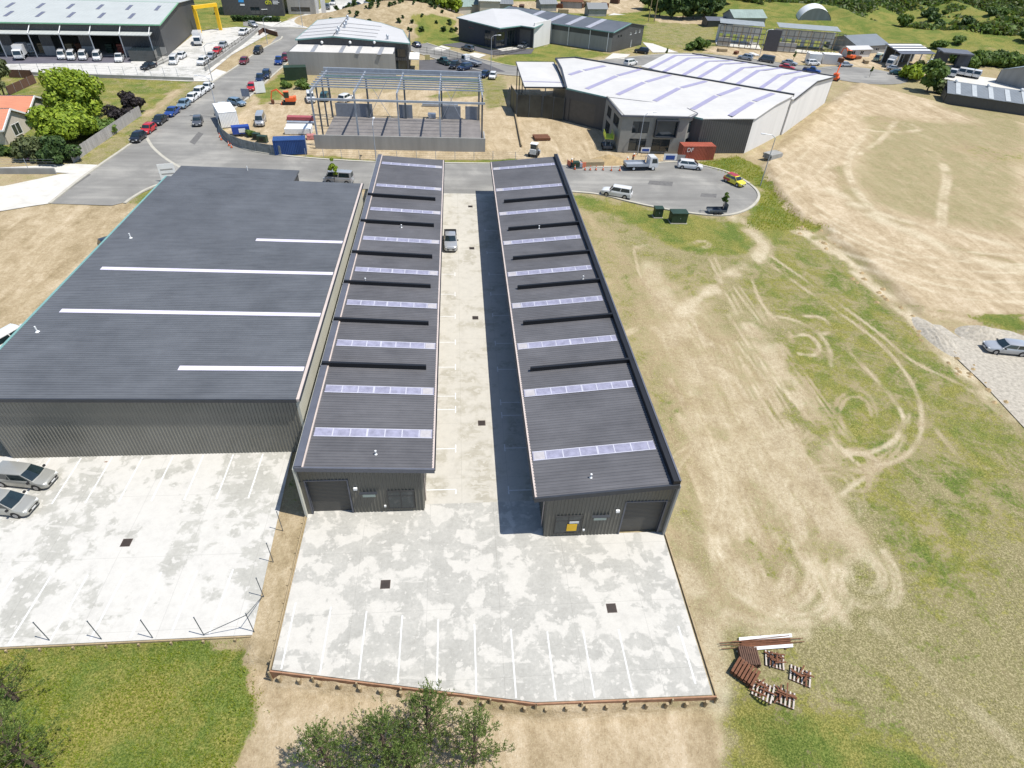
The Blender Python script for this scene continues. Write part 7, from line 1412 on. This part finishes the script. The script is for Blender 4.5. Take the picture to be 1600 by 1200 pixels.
pt = [("chassis", (0, 0, .3), (2.6, 1.8, .5), M_steel_dark), ("platform", (0, 0, 2.2), (3.2, 1.7, .12), mat("lime yellow steel", (0.45, 0.52, 0.04), 0.5))] + [("guard_rail", (0, y, 3.1), (3.2, .05, .06), mat("lime yellow steel", (0, 0, 0))) for y in (-.82, .82)] + [("toe_board", (0, y, 2.32), (3.2, .05, .45), mat("lime yellow steel", (0, 0, 0))) for y in (-.82, .82)] + [("upright", (x, y, 2.3), (x, y, 3.15, .06), mat("lime yellow steel", (0, 0, 0))) for x in (-1.55, 1.55) for y in (-.82, .82)] + [("scissor_arm", (-1.1, y, .8), (1.1, y, 2.2, .14), M_steel) for y in (-.5, .5)] + [("scissor_arm", (1.1, y + .1, .8), (-1.1, y + .1, 2.2, .14), M_steel) for y in (-.5, .5)] + [("wheel", (x, y, .38), (.76, .3), M_tyre) for x in (-.9, .9) for y in (-.9, .9)]
boxy("scissor_lift", "lime yellow scissor lift in the shade beside the grey corner office", "scissor lift", 948, 231, None, 1.5, None, pt)
boxy("loader", "small white and black loader on the sandy yard by the right unit row's far end", "loader", 834, 243, None, 1.2, None, [("body", (0, 0, .5), (1.9, 1.3, .8), M_steel_dark), ("cab", (-.1, 0, 1.3), (1.1, 1.2, 1.0), M_carglass), ("roof", (-.1, 0, 2.3), (1.3, 1.35, .1), M_white), ("panel", (-1.0, 0, .6), (.2, 1.2, .9), M_white), ("bucket", (1.5, 0, .1), (.6, 1.7, .6), M_steel)] + [("wheel", (x, y, .4), (.8, .3), M_tyre) for x in (-.65, .65) for y in (-.75, .75)])
boxy("road_roller", "dark generator and pump set among the orange barriers of the roadworks", "generator", 900, 262, None, .1, None, [("skid", (0, 0, .1), (2.2, 1.1, .2), M_steel_dark), ("engine_cover", (-.2, 0, .3), (1.4, 1.0, .9), M_green_box), ("tank", (.8, 0, .3), (.5, .9, .7), M_steel), ("exhaust", (-.5, .2, 1.2), (-.5, .2, 1.8, .08), M_black)])
for k, (x, y, lb) in enumerate(((411, 222, "dark green generator behind the site fence, right of the bush"), (402, 218, "smaller dark green pump box left of the green generator"))): boxy("generator", lb, "generator", x, y, None, -.2, None, [("skid", (0, 0, 0), (1.9, 1.0, .15), M_steel_dark), ("cover", (0, 0, .15), (1.8 - .5 * k, .95, 1.1), M_green_box), ("grille", (.0, -.49, .4), (.8, .03, .5), M_black)])
tr = boxy("site_trailer", "blue box trailer with a white sign, beside the white site cabin", "trailer", 378, 211, None, .35, None, [("box", (0, 0, .5), (3.2, 1.5, 1.3), mat("royal blue steel", (0.015, 0.05, 0.26), 0.45)), ("sign", (.2, -.77, .75), (1.2, .03, .75), M_paint), ("drawbar", (-1.6, 0, .45), (-2.6, 0, .4, .1), M_steel_dark)] + [("wheel", (0, y, .3), (.6, .2), M_tyre) for y in (-.8, .8)])
# timber and steel stacks on the site
def stack(label, px, py, L_, n, rows, ang, mt, sz=.25, name="beam_stack", cat="stack"):
    p = at(px, py, 0); t = thing(name, label, cat, (0, 0, 0)); m = MB()
    for x in (-L_ * .3, L_ * .3): m.obox((x, 0, 0), (.12, n * sz * 1.2, .12))
    m.obj("bearers", M_timber, t)
    for j in range(rows):
        m = MB()
        for i in range(n): m.obox((random.uniform(-.1, .1), (i - (n - 1) / 2) * sz * 1.15, .12 + j * (sz + .02)), (L_, sz, sz))
        m.obj("layer", mt, t)
    t.location = (p.x, p.y, ground_z(p.x, p.y)); t.rotation_euler = (0, 0, ang)
stack("stack of red primed steel beams left of the steel frame", 470, 187, 5.4, 4, 2, 0, mat("red primed steel", (0.36, 0.09, 0.10), 0.6), .3); stack("stack of grey beams in front of the red beams", 470, 193, 5.4, 3, 1, 0, M_steel, .3)
stack("white cladding sheets lying in front of the beam stacks", 468, 206, 5.0, 3, 1, .05, M_white, 1.0, "sheet_stack"); stack("red and white bundle by the blue container", 487, 217, 1.6, 4, 3, .2, mat("red white bundle", (0.5, 0.2, 0.18), 0.7, .5, 3), .25, "bundle", "bundle")
stack("pale purlin bundle lying behind the steel frame slab", 688, 166, 8, 4, 2, 0, M_steel, .25); stack("grey crate stack behind the steel frame's middle", 675, 184, 1.6, 3, 2, 0, M_steel, .4, "crate_stack", "crates")
stack("timber formwork panels round the pit in the factory yard", 846, 217, 3.2, 5, 1, .1, M_rust, .45, "formwork", "formwork"); stack("scrap timber and steel heap on the grass by the factory's right corner", 1205, 250, 3.4, 6, 3, .5, M_precast_grey, .3, "scrap_heap", "scrap"); stack("timber bundle beside the roadworks barriers", 925, 258, 4.2, 6, 3, .1, M_timber, .25, "timber_stack")
for k, (x, y) in enumerate(((786, 22), (800, 17), (815, 14), (835, 20), (872, 12), (905, 12), (917, 8), (945, 12), (960, 8), (880, 21))): stack("stack of sawn timber in the yard at the top edge", x, y, 4, 5, 4, k * .7, (M_timber, M_rust, M_brown)[k % 3], .35, "timber_stack")
for o in bpy.data.objects:
    if o.get("label") == "stack of sawn timber in the yard at the top edge": o["group"] = "timber stacks in the far yard"
# spoil heap, gravel mounds
def heap(label, px, py, rx, ry, h, mt, seed, name="spoil_heap", cat="heap"):
    rng = np.random.default_rng(seed); p = at(px, py, 0); n = 26; m = MB(); vs = []; fs = []
    for j in range(n + 1):
        for i in range(n + 1):
            x = (i / n * 2 - 1); y = (j / n * 2 - 1); q = max(0, 1 - math.hypot(x, y)); vs.append((x * rx, y * ry, h * (q ** .8) * (.8 + .5 * rng.random()) - .06))
    for j in range(n):
        for i in range(n): fs.append((j * (n + 1) + i, j * (n + 1) + i + 1, (j + 1) * (n + 1) + i + 1, (j + 1) * (n + 1) + i))
    m.add(vs, fs); o = m.obj(name, mt, None, smooth=0); o.location = (p.x, p.y, ground_z(p.x, p.y)); return tag(o, label, cat)
M_dirt = mat("tan dirt", (0.34, 0.25, 0.13), 0.95, 0.25, 2, bmp=.4); heap("long tan spoil heap in front of the grey corner office", 950, 253, 4.4, 1.8, 1.3, M_dirt, 1); heap("grey gravel mound behind the lone station wagon", 1532, 522, 3.2, 2.0, 1.0, M_gravel, 2, "gravel_mound", "mound"); heap("long grey rubble ridge along the gravel drive's left edge", 1463, 525, 1.7, 4.5, .7, M_gravel, 3, "rubble_ridge", "rubble")
M_clod = mat("red brown soil", (0.20, 0.09, 0.04), 0.95, 0.3, 4); heap("small brown soil pile by the warehouse wall, left of two", 166, 722, .55, .3, .16, M_clod, 4, "soil_pile", "soil pile"); heap("small brown soil pile by the warehouse wall, right of two", 262, 723, .8, .25, .16, M_clod, 5, "soil_pile", "soil pile")
for k in range(46):
    q = random.random(); x = 1255 + q * 330 + random.uniform(-16, 16); y = 352 + q * 300 + random.uniform(-10, 10)
    if k < 1: rock0 = heap("pale rock on the broken bank between the field and the bare plateau", x, y, .40, .30, .25, M_dirt, 9, "rock", "rock"); rock0["group"] = "rocks along the broken bank"; continue
    c = rock0.copy(); COL.objects.link(c); p = at(x, y, 0); s = .5 + .9 * random.random(); c.location = (p.x, p.y, ground_z(p.x, p.y)); c.scale = (s, s, s); c.rotation_euler = (0, 0, k)
# cones, signs, people
cone = thing("traffic_cone", "orange traffic cone along the roadworks kerb", "traffic cone", (0, 0, 0), "traffic cones by the roadworks"); m = MB(); m.obox((0, 0, 0), (.36, .36, .05)); m.obj("foot", M_plastic, cone); m = MB(); m.tube((0, 0, .05), (0, 0, .9), .15, 10, .03); m.obj("cone", M_orange, cone)
m = MB(); m.tube((0, 0, .45), (0, 0, .6), .112, 10, .09); m.obj("band", M_paint, cone)
for k, (x, y) in enumerate(((914, 266), (922, 266), (931, 266), (942, 266), (955, 267), (968, 267), (898, 265), (346, 219), (344, 215), (358, 228), (362, 231))):
    c = cone if k == 0 else copy_tree(cone); p = at(x, y, 0); c.location = (p.x, p.y, .014)
    if k > 6: c["label"] = "orange cone at the kerb outside the cloth-hung site fence"; c["group"] = "cones by the site fence"
def sign(label, px, py, w_, h, z, ang, mt, name="sign_board", legs=True, marks=()):
    p = at(px, py, 0); t = thing(name, label, "sign", (0, 0, 0)); m = MB(); m.box(-w_ / 2, w_ / 2, -.03, .03, z, z + h); bd = m.obj("board", mt, t)
    for x in (-w_ * .4, w_ * .4): m = MB(); m.beam((x, .06, -.1), (x, .06, z + h * .9), .07, .07); m.obj("leg", M_timber, t)
    for x0, x1, z0, z1, mm in marks: m = MB(); m.box(x0, x1, -.045, -.032, z0, z1); m.obj("panel", mm, bd)
    t.location = (p.x, p.y, ground_z(p.x, p.y)); t.rotation_euler = (0, 0, ang); return t
M_bluep = mat("blue print", (0.02, 0.06, 0.25), 0.6); sign("white board sign on the road corner behind the slate warehouse", 266, 283, 2.4, 2.4, .5, .3, M_white, marks=((-.9, .9, 1.9, 2.1, M_precast_grey), (-.9, .9, 1.2, 1.4, M_precast_grey))); sign("white folding sign standing on the verge beside the red hatchback", 408, 146, 2.2, 2.4, .2, .5, M_white)
sign("blue and white site hoarding right of the flatbed truck", 1046, 252, 2.6, 1.3, .2, 0, M_white, marks=((-.9, .9, .4, 1.2, M_bluep),)); sign("small blue and white board on the fence behind the flatbed truck", 1007, 244, 1.8, .9, .8, 0, M_white, marks=((-.7, .7, 1.0, 1.5, M_bluep),)); sign("grey mesh hoarding between the hoarding and the red container", 1062, 252, 1.8, 1.2, .1, 0, M_precast_grey); sign("blue-grey notice board on the verge above the white site cabin", 386, 158, 1.7, 1.6, 1.0, 0, mat("slate board", (0.15, 0.18, 0.24), 0.6)); sign("small yellow notice beside the workshop's entrance canopy", 668, 95, 1.4, 1.3, .3, 0, mat("pale yellow board", (0.6, 0.5, 0.2), 0.6))
def person(label, px, py, ang, lean=0.0, vest=M_hivis):
    """standing worker grown as one skin surface; clothes are separate shells over it"""
    p = at(px, py, 0); t = thing("person", label, "person", (0, 0, 0)); J = dict(pel=(0, 0, .95), waist=(0, 0, 1.12), chest=(lean * .6, 0, 1.36), neck=(lean, 0, 1.52), head=(lean * 1.15, 0, 1.66), top=(lean * 1.2, 0, 1.76))
    for s, k in ((1, 'l'), (-1, 'r')):
        J.update({k + 'hip': (0, s * .10, .92), k + 'kn': (.03 * s, s * .12, .50), k + 'an': (-.02 * s, s * .12, .09), k + 'toe': (.14, s * .13, .04), k + 'sh': (lean * .9, s * .19, 1.44), k + 'el': (lean + .05, s * .27, 1.16), k + 'wr': (lean + .22, s * .24, .98), k + 'ha': (lean + .30, s * .23, .92)})
    ks = list(J); E = [('pel', 'waist'), ('waist', 'chest'), ('chest', 'neck'), ('neck', 'head'), ('head', 'top')]
    for k in 'lr': E += [('pel', k + 'hip'), (k + 'hip', k + 'kn'), (k + 'kn', k + 'an'), (k + 'an', k + 'toe'), ('chest', k + 'sh'), (k + 'sh', k + 'el'), (k + 'el', k + 'wr'), (k + 'wr', k + 'ha')]
    RD = dict(pel=.15, waist=.13, chest=.15, neck=.06, head=.105, top=.07, hip=.10, kn=.065, an=.045, toe=.04, sh=.07, el=.048, wr=.034, ha=.04)
    def skin(name, sel, grow, mt, drop=()):
        idx = {k: i for i, k in enumerate(sel)}; me = bpy.data.meshes.new(name); me.from_pydata([J[k] for k in sel], [(idx[a], idx[b_]) for a, b_ in E if a in idx and b_ in idx], []); o = bpy.data.objects.new(name, me); COL.objects.link(o); o.modifiers.new("skin", 'SKIN'); sv = me.skin_vertices or None
        if not me.skin_vertices: me.attributes.new("skin", 'FLOAT', 'POINT')
        for k, i in idx.items():
            r_ = RD.get(k, RD.get(k[1:], .06)) + grow
            if me.skin_vertices: me.skin_vertices[0].data[i].radius = (r_, r_); me.skin_vertices[0].data[i].use_root = (i == 0)
        o.modifiers.new("sub", 'SUBSURF').levels = 1; dg = bpy.context.evaluated_depsgraph_get(); mm = bpy.data.meshes.new_from_object(o.evaluated_get(dg)); bpy.data.objects.remove(o); mm.materials.clear(); mm.materials.append(mt); mm.shade_smooth(); o = bpy.data.objects.new(name, mm); COL.objects.link(o); o.parent = t; return o
    skin("body", ks, 0, M_skin); skin("trousers", ['pel', 'waist', 'lhip', 'rhip', 'lkn', 'rkn', 'lan', 'ran'], .022, M_navy); skin("vest", ['waist', 'chest', 'lsh', 'rsh', 'lel', 'rel'], .026, vest)
    h = J['head']; m = MB(); m.ball((h[0], 0, 1.72), .135, 10, 6, .8); m.tube((h[0] + .03, 0, 1.70), (h[0] + .03, 0, 1.715), .17, 12); m.obj("hard_hat", M_white, t)
    t.location = (p.x, p.y, max(.012, ground_z(p.x, p.y))); t.rotation_euler = (0, 0, ang)
person("worker in an orange vest standing at the left end of the roadworks", 892, 263, .4); person("worker in an orange vest by the flatbed truck's tail", 978, 260, -.3, .05); person("worker in an orange vest bending at the truck deck behind the flatbed", 988, 254, -1.4, .14)
# pallets with rusty steel beside the main yard
def Zp(x, y): return at(1100 + x * .1875, 900 + y * .1875, 0)
def pallet(label, cx, cy, L_, W_, ang, load, seed):
    rng = random.Random(seed); p = Zp(cx, cy); t = thing("pallet", label, "pallet", (0, 0, 0), "pallets of rusty steel beside the yard"); m = MB()
    for i in range(6): m.obox((-L_ / 2 + .06 + (L_ - .12) * i / 5, 0, .10), (.10, W_, .022))
    m.obj("deck_boards", mat("pale weathered wood", (0.44, 0.39, 0.34), 0.85, .15, 3), t); m = MB()
    for y in (-W_ / 2 + .05, 0, W_ / 2 - .05): m.obox((0, y, 0), (L_, .08, .098))
    m.obj("bearers", M_brown, t); m = MB()
    for j in range(load): 
        a = rng.uniform(-.35, .35) + (0 if j % 3 else 1.3); m.obox((rng.uniform(-.25, .3) * L_, rng.uniform(-.3, .3) * W_, .125 + .05 * j * .6), (rng.uniform(.45, .95) * min(L_, W_ * 1.3), .09, .05), a)
    m.obj("steel_load", M_rust, t); t.location = (p.x, p.y, ground_z(p.x, p.y) + .02); t.rotation_euler = (0, 0, ang)
pallet("pallet of rusty offcuts, upper right of the pallet group", 585, 705, 1.25, 1.1, -.35, 12, 1); pallet("pallet of twisted rusty steel, rightmost of the group", 800, 835, 1.35, 1.1, -.5, 9, 2); pallet("pallet with crossed rusty angles, lower middle of the group", 490, 960, 1.3, 1.2, -.6, 7, 3); pallet("pallet of rusty clamps, lowest of the group", 665, 1005, 1.4, 1.1, -.5, 11, 4)
def slat_stack(label, cx, cy, L_, W_, n, ang, mt, lay=1):
    p = Zp(cx, cy); t = thing("plank_stack", label, "stack", (0, 0, 0)); m = MB()
    for x in (-L_ * .35, L_ * .35): m.obox((x, 0, 0), (.1, W_, .1))
    m.obj("bearers", M_paint if mt == M_brown else M_brown, t)
    for j in range(lay):
        m = MB()
        for i in range(n): m.obox((random.uniform(-.04, .04), -W_ / 2 + W_ * (i + .5) / n, .1 + .13 * j), (L_, W_ / n * .72, .11))
        m.obj("planks", mt, t)
    t.location = (p.x, p.y, ground_z(p.x, p.y) + .02); t.rotation_euler = (0, 0, ang)
slat_stack("brown boards stacked on pale bearers, upper left of the pallet group", 365, 685, 1.25, 1.3, 9, 1.45, M_brown, 3); slat_stack("rust brown steel sections laid in rows, left end of the pallet group", 335, 815, 1.3, 1.6, 7, -2.0 + math.pi / 2 + 1.2, M_rust, 3)
p = Zp(495, 560); t = thing("sheet_stack", "long white and rust striped steel lengths lying above the pallets", "stack", (0, 0, 0)); 
for i in range(7): m = MB(); m.obox((.05 * i, -.42 + .14 * i, .1), (3.9 if i in (0, 1, 5, 6) else 3.6, .11, .06)); m.obj("length", M_white if i in (0, 1, 5, 6) else M_rust, t)
m = MB()
for x in (-1.4, 0, 1.4): m.obox((x, 0, 0), (.1, 1.1, .1))
m.obj("bearers", M_brown, t); m = MB()
for i in range(5): m.obox((-.6 + .9 * (i % 2), -.24 + .12 * i, .165), (5.2, .04, .04), random.uniform(-.03, .03))
m.obj("bars", M_rust, t); t.location = (p.x, p.y, ground_z(p.x, p.y) + .02); t.rotation_euler = (0, 0, .02)
for k, (x, y, L_, n, r_, mm) in enumerate(((1128, 80, 3, 4, 2, M_timber), (1150, 84, 2.4, 3, 2, M_rust), (1178, 86, 3.5, 4, 1, M_white), (1290, 96, 2.5, 4, 2, M_timber), (1338, 92, 3, 4, 2, M_rust), (1352, 98, 2.6, 3, 2, M_timber), (1376, 88, 3, 3, 2, M_precast_white))):
    o = stack("bundle of %s on the bare ground before the scaffolding, %s" % (("timber", "rusty steel", "white sheets", "timber", "rusty steel", "timber", "pale panels")[k], ("leftmost", "second from the left", "below the dark gap", "by the pale container", "by the yellow-orange digger", "right of the digger", "left of the pole shed")[k]), x, y, L_, n, r_, k * .9, mm, .35, "material_bundle", "bundle")
